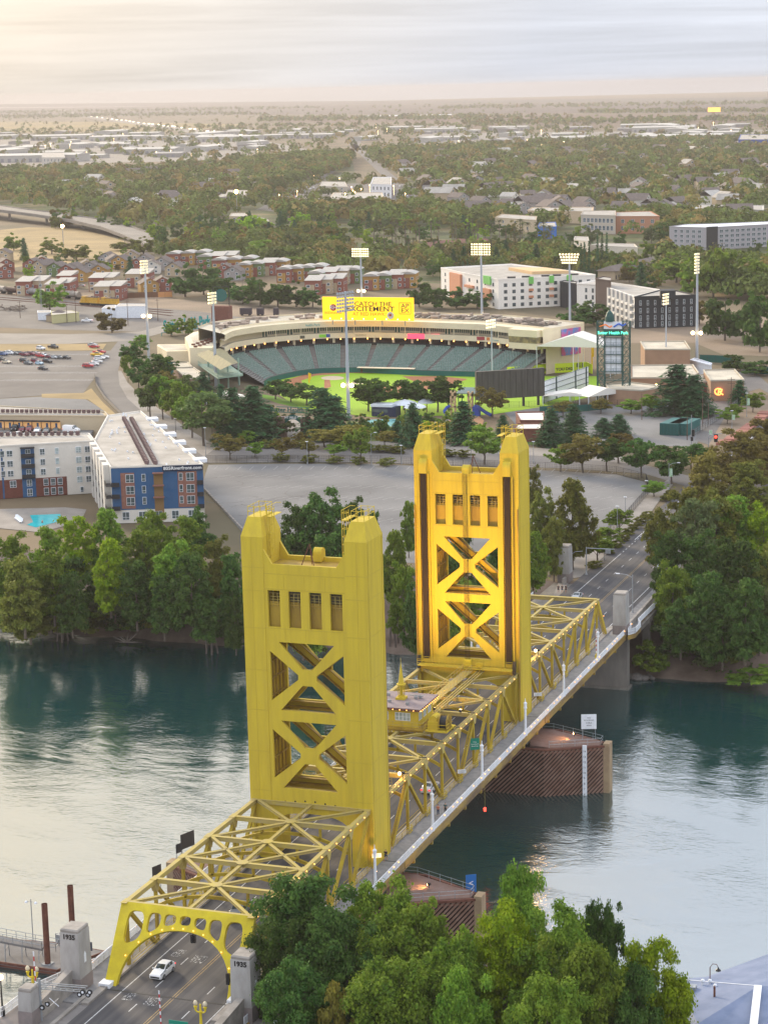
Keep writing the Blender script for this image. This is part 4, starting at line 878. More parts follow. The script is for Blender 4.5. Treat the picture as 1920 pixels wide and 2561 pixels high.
psheet('parking_lot', [D(435,1050), D(450,1003), D(600,1001), D(800,1001), D(1000,1010), D(1200,1016), D(1330,1024), D(1392,1040), D(1400,1062), D(1345,1130), D(1250,1215), D(1000,1215), D(700,1215), D(560,1190)], -.08, LOT)
psheet('street', [D(425,973), D(620,966), D(900,972), D(1180,985), D(1390,1003), D(1520,1035), D(1500,1055), D(1390,1022), D(1200,1010), D(1000,1005), D(800,998), D(600,998), D(440,1000)], -.06, ROADM)
psheet('pavement', [D(430,955), D(620,948), D(900,952), D(1180,968), D(1390,990), D(1390,1003), D(1180,985), D(900,972), D(620,966), D(425,973)], -.05, PAVE)
rl = [(268,720),(232,765),(205,812),(207,832),(225,860),(270,905),(325,955),(385,1000)]; rr_ = [(300,720),(262,768),(255,800),(258,830),(275,860),(320,900),(380,945),(440,985)]
psheet('side_road', [D(*p) for p in rl]+[D(*p) for p in rr_[::-1]], -.05, ROADM)
psheet('pavement', [D(*p) for p in rr_[2:]]+[D(*p) for p in ((470,965),(405,925),(340,880),(300,850),(275,825),(262,800))], -.055, PAVE)
psheet('cross_road', [D(-30,719), D(150,721), D(300,716), D(360,700), D(420,690), D(420,700), D(360,716), D(290,735), D(150,742), D(-30,742)], -.045, ROADL)
psheet('parking_lot', [D(-30,760), D(100,758), D(235,757), D(262,752), D(240,775), D(205,815), D(180,848), D(110,852), D(-30,862)], -.07, LOT2)
psheet('parking_lot', [D(-30,862), D(90,856), D(185,862), D(240,893), D(200,905), D(100,885), D(-30,888)], -.075, LOT)
psheet('dry_grass_verge', [D(-30,742), D(230,742), D(220,756), D(-30,758)], -.065, DRYG)
psheet('dry_grass_verge', [D(180,848), D(197,838), D(222,868), D(262,905), D(250,905), D(190,862), D(90,858), D(90,850)], -.06, DRYG)
psheet('rail_yard', [D(-40,632), D(100,640), D(220,655), D(430,672), D(640,700), D(700,712), D(420,712), D(300,716), D(150,712), D(-40,705)], -.085, LOT2)
psheet('dirt_strip', [D(-40,618), D(150,622), D(330,640), D(480,655), D(650,672), D(700,690), D(640,700), D(430,672), D(220,655), D(-40,632)], -.08, DIRT)
psheet('dry_field', [D(-40,500), D(60,490), D(170,492), D(270,520), D(290,540), D(240,560), D(150,575), D(60,572), D(-40,590)], -.08, DRYG)
psheet('bare_lot', [D(1360,690), D(1500,672), D(1700,668), D(1700,770), D(1560,765), D(1500,740), D(1360,740)], -.08, DIRT)
psheet('bare_lot', [D(1560,595), D(1700,600), D(1700,660), D(1540,640)], -.08, DRYG)
psheet('parking_lot', [D(1080,880), D(1290,872), D(1430,872), D(1530,850), D(1560,870), D(1500,965), D(1420,962), D(1150,955)], -.07, LOT)
psheet('side_road', [D(1500,950), D(1540,850), D(1600,800), D(1570,780), D(1600,778), D(1660,830), D(1700,850), D(1700,872), D(1640,838), D(1600,850), D(1530,960)], -.062, ROADM)
psheet('dirt_strip', [D(1530,960), D(1565,900), D(1620,845), D(1700,885), D(1640,905), D(1560,965)], -.061, DIRT)
psheet('pavement', [D(1060,955), D(1180,962), D(1180,940), D(1050,930), D(900,925), D(750,925), D(700,955), D(900,950)], -.048, LAWN)
# ---- far farmland, bands of fields, the elevated road, far streets
for i, (pts, c1, c2) in enumerate((
 ([(-300,262),(200,262),(560,268),(350,284),(-300,288)], (.27,.19,.06),(.18,.14,.06)),
 ([(-400,236),(2100,214),(2100,240),(700,246),(-400,254)], (.08,.052,.045),(.052,.048,.04)),
 ([(600,250),(2100,243),(2100,262),(1000,264),(600,264)], (.092,.056,.042),(.13,.082,.055)),
 ([(-400,228),(2100,205),(2100,213),(-400,235)], (.05,.055,.055),(.085,.072,.06)),
 ([(1000,264),(2100,262),(2100,272),(900,277)], (.13,.09,.058),(.08,.062,.04)))):
 psheet('farmland', [D(u, v) for u, v in pts], -.1+.004*i, mat('field_%d' % i, c1,.95, c2,.0009, stretch=(.5,2.5,1), world=True, detail=8))
psheet('irrigation_channel', [D(790,249), D(975,246), D(975,247.5), D(790,251)], .3, WHITE)
def ribbon(name, pts, wd, z, mt, **k):
 P = [Vector(D(*p)) for p in pts]; A, B = [], []
 for i, p in enumerate(P):
  d = (P[min(i+1, len(P)-1)]-P[max(i-1,0)]).normalized(); n = Vector((-d.y, d.x, 0))*wd/2; A.append((p.x+n.x, p.y+n.y, z)); B.append((p.x-n.x, p.y-n.y, z))
 return MB().strip(A, B).build(name, mt, kind='structure', recalc=False, **k)
ribbon('freeway', [(130,236),(190,252),(300,266),(430,285),(520,300),(640,325)], 60,.1, ROADL)
ribbon('avenue', [(572,452),(620,428),(660,405),(690,388),(730,350),(765,322),(772,300)], 17,.1, ROADM)
ribbon('avenue', [(925,470),(880,420),(850,390),(800,345),(760,310)], 14,.1, ROADM)
psheet('paved_yard', [D(560,452), D(620,408), D(760,395), D(900,400), D(930,455), D(700,470)], -.09, LOT2)
psheet('paved_yard', [D(-50,300), D(300,290), D(560,300), D(560,345), D(250,350), D(-50,372)], -.09, ROADL)
psheet('paved_yard', [D(900,288), D(1750,278), D(1750,300), D(1300,318), D(900,312)], -.09, ROADL)
e = empty('elevated_ramp', (0,0,0),0, 'pale concrete freeway ramp curving down through the trees at the left', 'road bridge')
rp_ = [(-60,440,9),(20,452,9),(100,462,8),(180,474,7),(250,490,5.5),(300,508,3),(345,528,.4)]
P = [Vector(D(u, v, z)) for u, v, z in rp_]; m = MB(); A = []; B = []
for i, p in enumerate(P): d = (P[min(i+1,6)]-P[max(i-1,0)]); d.z = 0; d.normalize(); n = Vector((-d.y, d.x, 0))*11; A.append(p+n); B.append(p-n)
m.strip(A, B); dn = Vector((0,0,-1.6)); m.strip([a+dn for a in A], A); m.strip(B, [b+dn for b in B]); m.build('deck', ROADL, e)
m = MB()
for X in (A, B):
 for a, b in zip(X[:-1], X[1:]): m.beam(a+Vector((0,0,.5)), b+Vector((0,0,.5)),.4,1.0)
m.build('parapet', PAVE, e)
m = MB()
for p in P[:-2]: m.tube((p.x, p.y, 0),(p.x, p.y, p.z-1.5),1.1, n=8)
m.build('column', CONC, e)
m = MB()
for u in np.arange(470,1380,26):
 for (va, vb, z) in ((1006,1014,0),): a, b = D(u, va+max(0,(u-900)*.02)), D(u-9, vb+max(0,(u-900)*.02)); m.beam((a[0], a[1], -.07),(b[0], b[1], -.07),.18,.01)
p0 = Vector(D(560,1060));
for r in range(5):
 for k in range(34):
  a = Vector(D(470+k*26+r*22,1030+r*24))
  if PX(a)[0] > 1560 or PX(a)[0] < 520: continue
  m.beam((a.x, a.y, -.07),(a.x+2.2, a.y+4.4,-.07),.22,.01)
m.build('bay_marking', mat('faded_line', (.36,.35,.34),.9,(.20,.19,.185),.5), kind='structure')
m = MB()
for r, v in enumerate((766,792,806,822)):
 for k in range(30):
  a = Vector(D(-10+k*7.6+r*3, v)); u = PX(a)[0]/W2
  if u > 228-r*12: continue
  m.beam((a.x, a.y, -.06),(a.x+1.5, a.y+5,-.06),.14,.01)
m.build('bay_marking', LINE_W, kind='structure')
m = MB(); rs = random.Random(8)
for k in range(16):
 c = Vector(D(rs.uniform(470,780), rs.uniform(1022,1110))); r_ = rs.uniform(3,11); a0 = rs.uniform(0,6)
 for j in range(10): a_, b_ = a0+j*.2, a0+(j+1)*.2; m.beam((c.x+r_*math.cos(a_), c.y+r_*math.sin(a_),-.072),(c.x+r_*math.cos(b_), c.y+r_*math.sin(b_),-.072),.3,.01)
m.build('tyre_mark', mat('rubber_mark', (.085,.08,.078),.9,(.16,.15,.145),1), kind='structure')
e = MB()
for k in range(24): a = D(437+k*4.6,1052+k*4.9); b = D(437+(k+.82)*4.6,1052+(k+.82)*4.9); e.beam((a[0], a[1], .15),(b[0], b[1], .15),.45,.5)
e.build('kerb', PAVE, kind='structure')
# ================================================================== STADIUM
CREAM = mat('cream_cladding', (.74,.64,.44),.7,(.66,.56,.39),.15, world=True); CREAM2 = mat('cream_roof', (.55,.50,.40),.85,(.40,.36,.29),.12, world=True)
SEATG = mat('seat_green', (.12,.235,.20),.6,(.27,.34,.31),1.6, world=True, detail=2); CONCR = mat('stand_concrete', (.17,.16,.15),.85); BRICKD = mat('concourse_brick', (.13,.07,.045),.85,(.07,.045,.035),.3, world=True); GREENP = mat('stadium_green', (.01,.11,.095),.5)
st = empty('ballpark_stand', (0,0,0),0, 'curved cream ballpark grandstand with rows of green seats around the bright field', 'grandstand')
def resamp(P, n):
 P = [Vector(p) for p in P]; L = [0]
 for a, b in zip(P[:-1], P[1:]): L.append(L[-1]+(b-a).length)
 out = []
 for i in range(n):
  t = L[-1]*i/(n-1); k = max(j for j in range(len(L)-1) if L[j] <= t+1e-9); f = (t-L[k])/(L[k+1]-L[k]); out.append(P[k]+(P[k+1]-P[k])*min(1, f))
 return out
NS_ = 61
def smooth3(P):
 for _ in range(3): P = [P[0]]+[(P[i-1]+P[i]*2+P[i+1])/4 for i in range(1, len(P)-1)]+[P[-1]]
 return P
CF_ = smooth3(resamp([S(u, v, 1.0) for u, v in ((660,960),(675,949),(712,940),(756,931),(803,926),(869,925),(900,924),(1043,932),(1185,935),(1300,940))], NS_))
CB_ = smooth3(resamp([S(u, v, 6.6) for u, v in ((560,900),(581,888),(640,878),(694,872),(747,868),(813,864),(937,862),(1037,865),(1219,873),(1279,881),(1365,892))], NS_))
def lerp(a, b, t): return a+(b-a)*t
def at_z(p, z): return Vector((p.x, p.y, z))
seat = MB(); step = MB(); NR = 17
for r in range(NR):
 A = [lerp(CF_[i], CB_[i], r/NR) for i in range(NS_)]; B = [lerp(CF_[i], CB_[i], (r+1)/NR) for i in range(NS_)]
 z0 = 1+5.6*r/NR; z1 = 1+5.6*(r+1)/NR
 step.strip([at_z(a, z0) for a in A], [at_z(b, z0) for b in B]); step.strip([at_z(b, z0) for b in B], [at_z(b, z1) for b in B])
step.build('terrace', CONCR, st, recalc=False)
secs = [(3,8),(9,14),(15,19.2),(20,24),(24.8,28.6),(29.4,33),(33.8,37.3),(38,41.4),(42.1,46),(46.8,50.6),(51.3,55),(55.8,59)]
for a, b in secs:
 m = MB(); n = int((b-a)*3.2)
 for r in range(NR):
  if r < 1: continue
  for k in range(n):
   t = a+(b-a)*(k+.1)/n; t2 = a+(b-a)*(k+.82)/n
   def pt(tt, rr): i = int(tt); f = tt-i; return lerp(lerp(CF_[i], CB_[i], rr), lerp(CF_[min(i+1,60)], CB_[min(i+1,60)], rr), f)
   z = 1+5.6*r/NR; p, q = pt(t, (r+.25)/NR), pt(t2,(r+.25)/NR); p2, q2 = pt(t, (r+.72)/NR), pt(t2,(r+.72)/NR)
   m.add([at_z(p, z+.42), at_z(q, z+.42), at_z(q2, z+.42), at_z(p2, z+.42), at_z(q2, z+.95), at_z(p2, z+.95)], [(0,1,2,3),(3,2,4,5)])
 m.build('seat_block', SEATG, st, recalc=False)
def loft(name, A, za, B, zb, mt, par=st): return MB().strip([at_z(p, za) for p in A], [at_z(p, zb) for p in B]).build(name, mt, par, recalc=False)
out_ = [(CB_[i]-CF_[i]) for i in range(NS_)]; out_ = [Vector((v.x, v.y, 0)).normalized() for v in out_]
def off(P, d): return [P[i]+out_[i]*d for i in range(NS_)]
loft('field_wall', CF_, -.1, CF_, 1.9, GREENP); loft('concourse_floor', CB_, 6.6, off(CB_, 9),6.6, CONCR); loft('rail', CB_, 6.6, CB_, 7.7, DARK)
loft('concourse_wall', off(CB_, 8),6.5, off(CB_, 8),11.5, BRICKD)
fa = off(CB_, -1.0)
for nm, A, za, B, zb, mt in (('fascia', fa, 9.6, fa, 11.7, CREAM),('soffit', fa, 9.6, off(CB_, 8),9.6, CREAM2),('balcony_floor', fa, 11.4, off(CB_, 4),11.4, CREAM2),('suite_wall', off(CB_, 3),11.2, off(CB_, 3),14.4, CREAM),('canopy_soffit', off(CB_, -1.6),14.1, off(CB_, 3.2),14.1, CREAM2),('canopy_band', off(CB_, -1.6),14.1, off(CB_, -1.6),16.4, CREAM),('canopy_top', off(CB_, -1.6),16.4, off(CB_, 2),16.7, CREAM),('roof', off(CB_, 2),16.6, off(CB_, 22),17.0, CREAM2),('parapet', off(CB_, 2),16.6, off(CB_, 2.2),17.3, CREAM),('rear_wall', off(CB_, 22),0, off(CB_, 22),17.6, CREAM)):
 loft(nm, A, za, B, zb, mt)
for i in range(2,60,3):
 p = fa[i]+out_[i]*1.5; MB().box((p.x, p.y, 8.1),(.8,.8,3.2)).build('column', CREAM, st)
m0 = MB(); m1 = MB(); m2 = MB()
for i in range(12,59):
 a, b = off(CB_, 2.95)[i], off(CB_, 2.95)[i+1]
 d = b-a
 if i % 4 != 0:
  for k in range(3): p, q = a+d*(k/3+.06), a+d*(k/3+.28); m1.add([at_z(p, 12.2), at_z(q, 12.2), at_z(q, 13.6), at_z(p, 13.6)], [(0,1,2,3)])
 else:
  for k in range(2): p, q = a+d*(k/2+.1), a+d*(k/2+.35); m2.add([at_z(p, 11.5), at_z(q, 11.5), at_z(q, 13.8), at_z(p, 13.8)], [(0,1,2,3)])
 if i % 4 == 2: m0.beam(at_z(fa[i], 11.5), at_z(fa[i], 14.2),.25,.25)
m0.build('mullion', CREAM, st); m1.build('suite_window', GLASS, st); m2.build('suite_door', mat('door_green', (.03,.10,.08),.6), st)
m = MB()
for i in range(1,59): p = (fa[i]+fa[i+1])/2-out_[i]*.2;
for i in range(4,59,2): p = fa[i]-out_[i]*.15; copy_or('soffit_light', lambda: MB().sphere((0,0,0),.3,8), BULB, st, (p.x, p.y, 9.3))
rs = random.Random(4); RPL = 0; RPM = mat('roof_plant', (.30,.24,.20),.8)
for i in range(2,58):
 for k in range(3):
  if rs.random() < .55 and RPL < 98: p = CB_[i]+out_[i]*rs.uniform(4,20)+(CB_[i+1]-CB_[i])*rs.random(); RPL += 1; MB().box((p.x, p.y, 17.4),(rs.uniform(.8,3.5), rs.uniform(.8,4), rs.uniform(.5,1.3)), rs.random()).build('roof_unit', RPM, st)
m = MB()
for i in range(30,58):
 for k in range(5): p = CB_[i]+out_[i]*(4+3*k); q = p+out_[i]*2.2+(CB_[i+1]-CB_[i])*.6; m.beam((p.x, p.y, 17.0),(q.x, q.y, 17.0),.5,.4)
m.build('solar_rack', mat('rack_dark', (.12,.10,.08),.7), st)
def on_arc(s, i, z, size, mt, P=None, name='lettering', sx=1):
 P = P or fa; n = -out_[i]; t = text(s, size, mt, name, st, facing((P[i].x+n.x*.12, P[i].y+n.y*.12, z), n),.02, sx=sx); return t
on_arc('Sutter Health Park', 19,15.3,1.35, mat('letter_teal', (.02,.30,.33),.5), off(CB_, -1.6)); on_arc('CALIFORNIA', 27,10.7,.8, mat('letter_gold', (.35,.28,.14),.5)); on_arc('LEGACY CLUB', 56,15.1,1.2, MATS['letter_gold'], off(CB_, -1.6)); on_arc('+ Sutter Health', 50,10.7,.95, MATS['letter_teal'])
def board(i, wd, z, h, col, em=0, nm='sponsor_board', P=None):
 P = P or fa; n = -out_[i]; x = Vector((-n.y, n.x, 0)); c = P[i]+n*.1; m = MB(); m.add([at_z(c-x*wd/2, z-h/2), at_z(c+x*wd/2, z-h/2), at_z(c+x*wd/2, z+h/2), at_z(c-x*wd/2, z+h/2)], [(0,1,2,3)]); return m.build(nm, mat(nm+str(i), col, .5, emit=em, ecol=col), st)
board(37,13,10.7,2.0,(.75,.05,.10),1.2, 'ribbon_board'); board(18,3,10.7,1.1,(.10,.09,.06)); board(21,4.5,10.7,1.2,(.25,.6,.05)); board(22,2.4,10.7,1.2,(.05,.10,.35)); board(47,6,10.9,1.3,(.35,.05,.06)); board(48,2,10.9,1.2,(.6,.2,.05))
p, q = CB_[55], CB_[59]; n = -out_[57]; m = MB(); c = (p+q)/2+n*2.5; x = Vector((-n.y, n.x, 0)); a = math.atan2(x.y, x.x)
m.box((c.x, c.y, 10.6),(13,7,2.2), a); m.box((c.x, c.y, 15.4),(13,7,2.6), a); m.build('club_box', CREAM, st); MB().box((c.x, c.y, 12.9),(12.6,6.6,2.3), a).build('club_glazing', mat('club_glass', (.35,.28,.12),.3,(.12,.10,.07),.4), st)
pe = off(CB_, 0)[60]; m = MB(); m.add([(pe.x, pe.y, 0),(pe.x+out_[60].x*22, pe.y+out_[60].y*22,0),(pe.x+out_[60].x*22, pe.y+out_[60].y*22,17.2),(pe.x-out_[60].x*1.6, pe.y-out_[60].y*1.6,17),(pe.x-out_[60].x*1.6, pe.y-out_[60].y*1.6,9.6),(pe.x, pe.y, 9.6)], [(0,1,2,3,4,5)]); m.build('end_wall', CREAM, st, recalc=False)
mc = MB(); mc.bx((-5.5,-.1,-5),(5.5,.1,5)); mo = mc.build('mural', mat('mural', (.55,.10,.25),.6,(.12,.22,.50),.28, lo=.45, hi=.55), st); mid = pe+out_[60]*14; d = out_[60]; mo.location = (mid.x+d.y*-.3*-1, mid.y-d.x*.3,11); mo.rotation_euler = (0,0, math.atan2(d.y, d.x))
dk2 = [cC(262,265,12), cC(330,225,12), cC(520,180,12), cC(640,165,12), cC(560,230,12), cC(520,300,12), cC(480,350,12), cC(300,350,12)]
MB().poly([p[:2] for p in dk2], 0,12).build('terrace_wing', CREAM, st)
MB().poly([(p[0]+.4, p[1]+.2) for p in (cC(300,268,12), cC(400,225,12), cC(520,200,12), cC(500,300,12), cC(470,335,12), cC(330,330,12))], 12.02,12.12).build('terrace_floor', CREAM2, st)
m = MB()
for k in range(26):
 t = k/25; pp = cC(330+190*math.sin(t*2.6)*.9,330-130*t+(k % 2)*22,12.1); m.box((pp[0], pp[1], 12.5),(1.3,.8,.6))
m.build('terrace_seating', RUST, st)
blk = empty('ballpark_annex', (0,0,0),0, 'cream roofed flat annex with green lower wall at the left end of the grandstand', 'building')
MB().poly([p[:2] for p in (cC(118,378,9), cC(345,372,9), cC(345,340,9), cC(330,318,9), cC(45,322,9), cC(40,332,9))], 5,9).build('upper_wall', CREAM, blk)
MB().poly([p[:2] for p in (cC(122,376,9), cC(342,371,9), cC(342,342,9), cC(328,322,9), cC(50,325,9))], 0,4.99).build('lower_wall', GREENP, blk)
MB().poly([p[:2] for p in (cC(128,370,9), cC(335,366,9), cC(325,324,9), cC(62,328,9))], 9.02,9.1).build('roof', CREAM2, blk)
BRW = mat('brown_block', (.26,.17,.13),.85,(.20,.13,.10),.4);
def flatbox(name, tops, h, wallm, roofm, lab, cat='building', par=None, group=None, parapet=.5, base=0):
 e = empty(name, (0,0,0),0, lab, cat, group); P = [(p[0], p[1]) for p in tops]
 for (xa, ya),(xb, yb) in zip(P, P[1:]+P[:1]):
  k = int(math.hypot(xb-xa, yb-ya)/10)+1
  for i in range(k+1): q = (xa+(xb-xa)*i/k, ya+(yb-ya)*i/k); EXCL.append((*q, 11)); EXCL.append((q[0]+6, q[1]-18,11))
 MB().poly(P, base, h).build('wall', wallm, e); c = (sum(p[0] for p in P)/len(P), sum(p[1] for p in P)/len(P))
 MB().poly([(c[0]+(x-c[0])*.95, c[1]+(y-c[1])*.95) for x, y in P], h+.004, h+.12).build('roof', roofm, e)
 m = MB()
 for a, b in zip(P, P[1:]+P[:1]): m.beam((*a, h+parapet/2),(*b, h+parapet/2),.35, parapet)
 m.build('parapet', roofm if roofm is CREAM2 else wallm, e); return e
def winrow(e, p, q, rows, f0, f1, n, wd, frame=None, pane=None, out=.04, name='window'):
 p, q = Vector((p[0], p[1], 0)), Vector((q[0], q[1], 0)); d = q-p; L = d.length; d.normalize(); nn = Vector((d.y, -d.x, 0))
 if nn.dot(Vector((CAM[0]-p.x, CAM[1]-p.y, 0))) < 0: nn = -nn
 for za, zb in rows:
  for k in range(n):
   c = p+d*L*(f0+(f1-f0)*(k+.5)/n);
   m = MB(); m.add([c-d*wd/2+nn*out+Vector((0,0, za)), c+d*wd/2+nn*out+Vector((0,0, za)), c+d*wd/2+nn*out+Vector((0,0, zb)), c-d*wd/2+nn*out+Vector((0,0, zb)), c-d*wd/2-nn*.1+Vector((0,0, za)), c+d*wd/2-nn*.1+Vector((0,0, za)), c+d*wd/2-nn*.1+Vector((0,0, zb)), c-d*wd/2-nn*.1+Vector((0,0, zb))], [(0,1,2,3),(0,4,5,1),(1,5,6,2),(2,6,7,3),(3,7,4,0)])
   f = m.build(name, frame or WHITE, e); m = MB(); o2 = nn*(out+.02); g = .09
   nc = 2 if wd > 1.3 else 1
   for j in range(nc):
    a = -wd/2+g+(wd-g)*j/nc; b = -wd/2+(wd-g)*(j+1)/nc-0
    zm = za+(zb-za)*.33
    for u, v in ((za+g, zm-g/2),(zm+g/2, zb-g)) if zb-za > 1.4 else ((za+g, zb-g),):
     m.add([c+d*a+o2+Vector((0,0, u)), c+d*b+o2+Vector((0,0, u)), c+d*b+o2+Vector((0,0, v)), c+d*a+o2+Vector((0,0, v))], [(0,1,2,3)])
   m.build('pane', pane or GLASS, f, recalc=False)
def patch(e, p, q, f0, f1, z0, z1, mt, name='wall_panel', out=.02, dep=0):
 p, q = Vector((p[0], p[1], 0)), Vector((q[0], q[1], 0)); d = q-p; nn = Vector((d.y, -d.x, 0)).normalized()
 if nn.dot(Vector((CAM[0]-p.x, CAM[1]-p.y, 0))) < 0: nn = -nn
 a, b = p+d*f0+nn*out, p+d*f1+nn*out; m = MB()
 if dep: m.beam((a+b)/2-(b-a)/2+nn*dep/2+Vector((0,0,(z0+z1)/2)),(a+b)/2+(b-a)/2+nn*dep/2+Vector((0,0,(z0+z1)/2)), dep, z1-z0)
 else: m.add([at_z(a, z0), at_z(b, z0), at_z(b, z1), at_z(a, z1)], [(0,1,2,3)])
 return m.build(name, mt, e, recalc=bool(dep))
flatbox('ballpark_annex', [cC(175,515,6), cC(285,600,6), cC(445,590,6), cC(330,512,6)], 6, BRW, CREAM2, 'small brown block building with cream roof below the pavilion')
flatbox('ballpark_annex', [cC(170,480,6), cC(200,515,6), cC(320,508,6), cC(280,468,6)], 6, BRW, CREAM2, 'smaller brown block building with cream roof behind its twin below the pavilion')
OLV = mat('olive_roof', (.20,.19,.10),.8,(.15,.14,.08),.4)
pv = empty('picnic_pavilion', (0,0,0),0, 'olive gabled party pavilion on a pale green deck left of the seats', 'pavilion')
rdg = [cC(455,365,13), cC(640,480,13)]; ev1 = [cC(350,400,10), cC(545,525,10)]; ev2 = [cC(560,350,10.5), cC(690,470,10.5)]
MB().add(rdg+ev1+ev2, [(0,1,3,2),(0,4,5,1)]).build('roof', OLV, pv)
MB().poly([p[:2] for p in (cC(350,465,6), cC(525,585,6), cC(725,560,6), cC(560,440,6))], 5.4,6).build('deck', mat('pale_green', (.30,.42,.34),.7), pv)
m = MB()
for pp in (cC(360,455,6), cC(530,560,6), cC(605,540,6), cC(690,520,6), cC(450,500,6)): m.box((pp[0], pp[1], 5),(.5,.5,10))
m.build('post', MATS['pale_green'], pv); m = MB(); railing_mb(m, [cC(350,465,6), cC(525,585,6), cC(725,560,6)], 1.2,2,.06); m.build('railing', MATS['pale_green'], pv)
psheet('ball_field', [D(572,828), D(650,808), D(760,797), D(900,800), D(1060,812), D(1180,812), D(1290,812), D(1300,850), D(1210,872), D(1060,895), D(800,900), D(640,880)], -.03, TURF)
psheet('warning_track', [D(600,826), D(660,808), D(760,800), D(900,803), D(1060,808), D(1130,807), D(1130,811), D(1000,809), D(860,806), D(760,805), D(680,811), D(650,822), D(660,838), D(620,842)], -.018, CLAY)
def ell(cu, cv, ru, rv, n=24): return [D(cu+ru*math.cos(2*math.pi*i/n), cv+rv*math.sin(2*math.pi*i/n)) for i in range(n)]
psheet('home_circle', ell(718,816,25,4.5),-.016, mat('pale_clay', (.52,.42,.30),.9)); psheet('mound', ell(776,826,17,3.2),-.016, MATS['pale_clay'])
psheet('infield', [D(868,812), D(950,812), D(1010,818), D(985,828), D(880,850), D(780,845), D(770,838), D(840,835), D(905,828)], -.014, CLAY)
psheet('base_path', [D(700,820), D(712,820), D(715,835), D(700,840)], -.012, CLAY)
m = MB(); a, b = cD_(372,690,2.2), cD_(830,700,2.2); c, d = cD_(380,725,0), cD_(820,735,0)
m.add([a, b, (b[0]+.3, b[1]-3.2,2.1),(a[0]+.3, a[1]-3.2,2.1)], [(0,1,2,3)]); dg_ = empty('dugout', (0,0,0),0, 'long dugout with cream roof edge in front of the seats behind home plate', 'dugout'); m.build('roof', CREAM, dg_, recalc=False)
MB().beam((a[0], a[1]-.2,1.0),(b[0], b[1]-.2,1.0),.2,1.9).build('back_wall', BRICKD, dg_)
def pole(name, base, top, r, mt, lab, cat): e = MB(); e.tube((0,0,0),(0,0, top), r, n=8); return tag(e.build(name, mt, loc=base), lab, cat)
for U, V, vt, lb in ((773,957,932, 'yellow foul pole at the left side of the field'),(1480,922,836, 'tall yellow foul pole before the scoreboard tower')):
 b = S(U, V); h = zat(U, vt, b); e = empty('foul_pole', b, 0, lb, 'foul pole'); MB().tube((0,0,0),(0,0, h),.28, n=8).build('pole', YEL if 'YEL' in globals() else mat('yellow_paint', (.80,.50,.01),.5), e); YEL = MATS['yellow_paint']; MB().bx((-.05,0, h*.35),(.8,.1, h-.2)).build('wing_screen', YEL, e)
YB = mat('billboard_yellow', (.95,.62,.01),.5,(.98,.40,.01),.06, emit=.62, ecol=(1,.58,.0)); YB.node_tree.nodes['Principled BSDF'].inputs['Emission Color'].default_value = (1,.60,.01,1)
b0, b1 = Vector(S(807,799,17.5)), Vector(S(1034,801,17.5)); y_ = (b0.y+b1.y)/2; bl, br = SY(807,799, y_), SY(1034,801, y_); tl, tr = SY(806,742, y_), SY(1033,744, y_)
bb = empty('led_billboard', ((bl[0]+br[0])/2, y_, (bl[2]+tl[2])/2),0, 'bright yellow billboard reading catch the excitement on the grandstand roof', 'billboard'); WB, HB = br[0]-bl[0], tl[2]-bl[2]
n_ = (0,-1); MB().box((0,.4,0),(WB, .8, HB)).build('screen', YB, bb); O = Vector((0,0,0))
TD_ = mat('billboard_dark', (.05,.035,.015),.5); TO_ = mat('billboard_orange', (.60,.12,.01),.5, emit=.25, ecol=(.8,.2,.0))
def bt(s, x, z, sz, mt, sx=1, bold=0): return text(s, sz, mt, 'lettering', bb, facing((x*WB/2,-.03, z*HB/2), n_),.02, sx=sx, bold=bold)
bt('CATCH THE', .12,.42, HB*.27, TD_, 1.15,.02*HB/6); bt('EXCITEMENT', .06,-.02, HB*.30, TD_, 1.25,.03*HB/6); bt('AT RED HAWK!', .04,-.46, HB*.21, TO_, 1.05); bt('REDHAWK', -.76,-.40, HB*.15, TO_, 1.1); bt('RH', -.76,.08, HB*.26, TXTW, 1)
m = MB(); m.tube((-.76*WB/2,-.01,.08*HB/2),(-.76*WB/2,-.02,.08*HB/2), HB*.15, n=20); m.build('emblem', mat('emblem_red', (.45,.05,.02),.5), bb)
bt('AP', .82,.28, HB*.26, TD_, 1.2,.02); bt('EX', .82,-.12, HB*.26, TD_, 1.2,.02); m = MB(); cx, cz, w_, h_ = .82*WB/2,.08*HB/2, WB*.062, HB*.24
for a, b in (((-1,-1),(1,-1)),((1,-1),(1,1)),((1,1),(-1,1)),((-1,1),(-1,-1))): m.beam((cx+a[0]*w_, -.03, cz+a[1]*h_),(cx+b[0]*w_, -.03, cz+b[1]*h_),.1,.18)
m.build('emblem_frame', TD_, bb); m = MB(); m.sphere((.5*WB/2,-.1,-.55*HB/2), HB*.16,16); m.v = [(x, -.02-(0.3 if y < -.1 else 0), z) for x, y, z in m.v]; m.build('ball_picture', mat('ball_white', (.7,.65,.6),.6,(.5,.45,.4),2), bb)
MB().box((.5*WB/2,-.36,-.52*HB/2),(HB*.12,.05, HB*.10)).build('ball_emblem', MATS['emblem_red'], bb)
for x in np.linspace(-.82,.92,8): copy_or('sign_light', lambda: MB().sphere((0,0,0),.3,8), FLOODM, bb, (x*WB/2,-.8,-.86*HB/2))
m = MB()
for x in (-.8,-.3,.3,.8): m.tube((x*WB/2,.9,-HB/2-2),(x*WB/2,.9, HB/2),.2, n=6)
m.build('frame', STEEL, bb)
MESHD = mat('board_mesh', (.060,.055,.048),.8,(.085,.078,.07),.5, stretch=(3,3,.3))
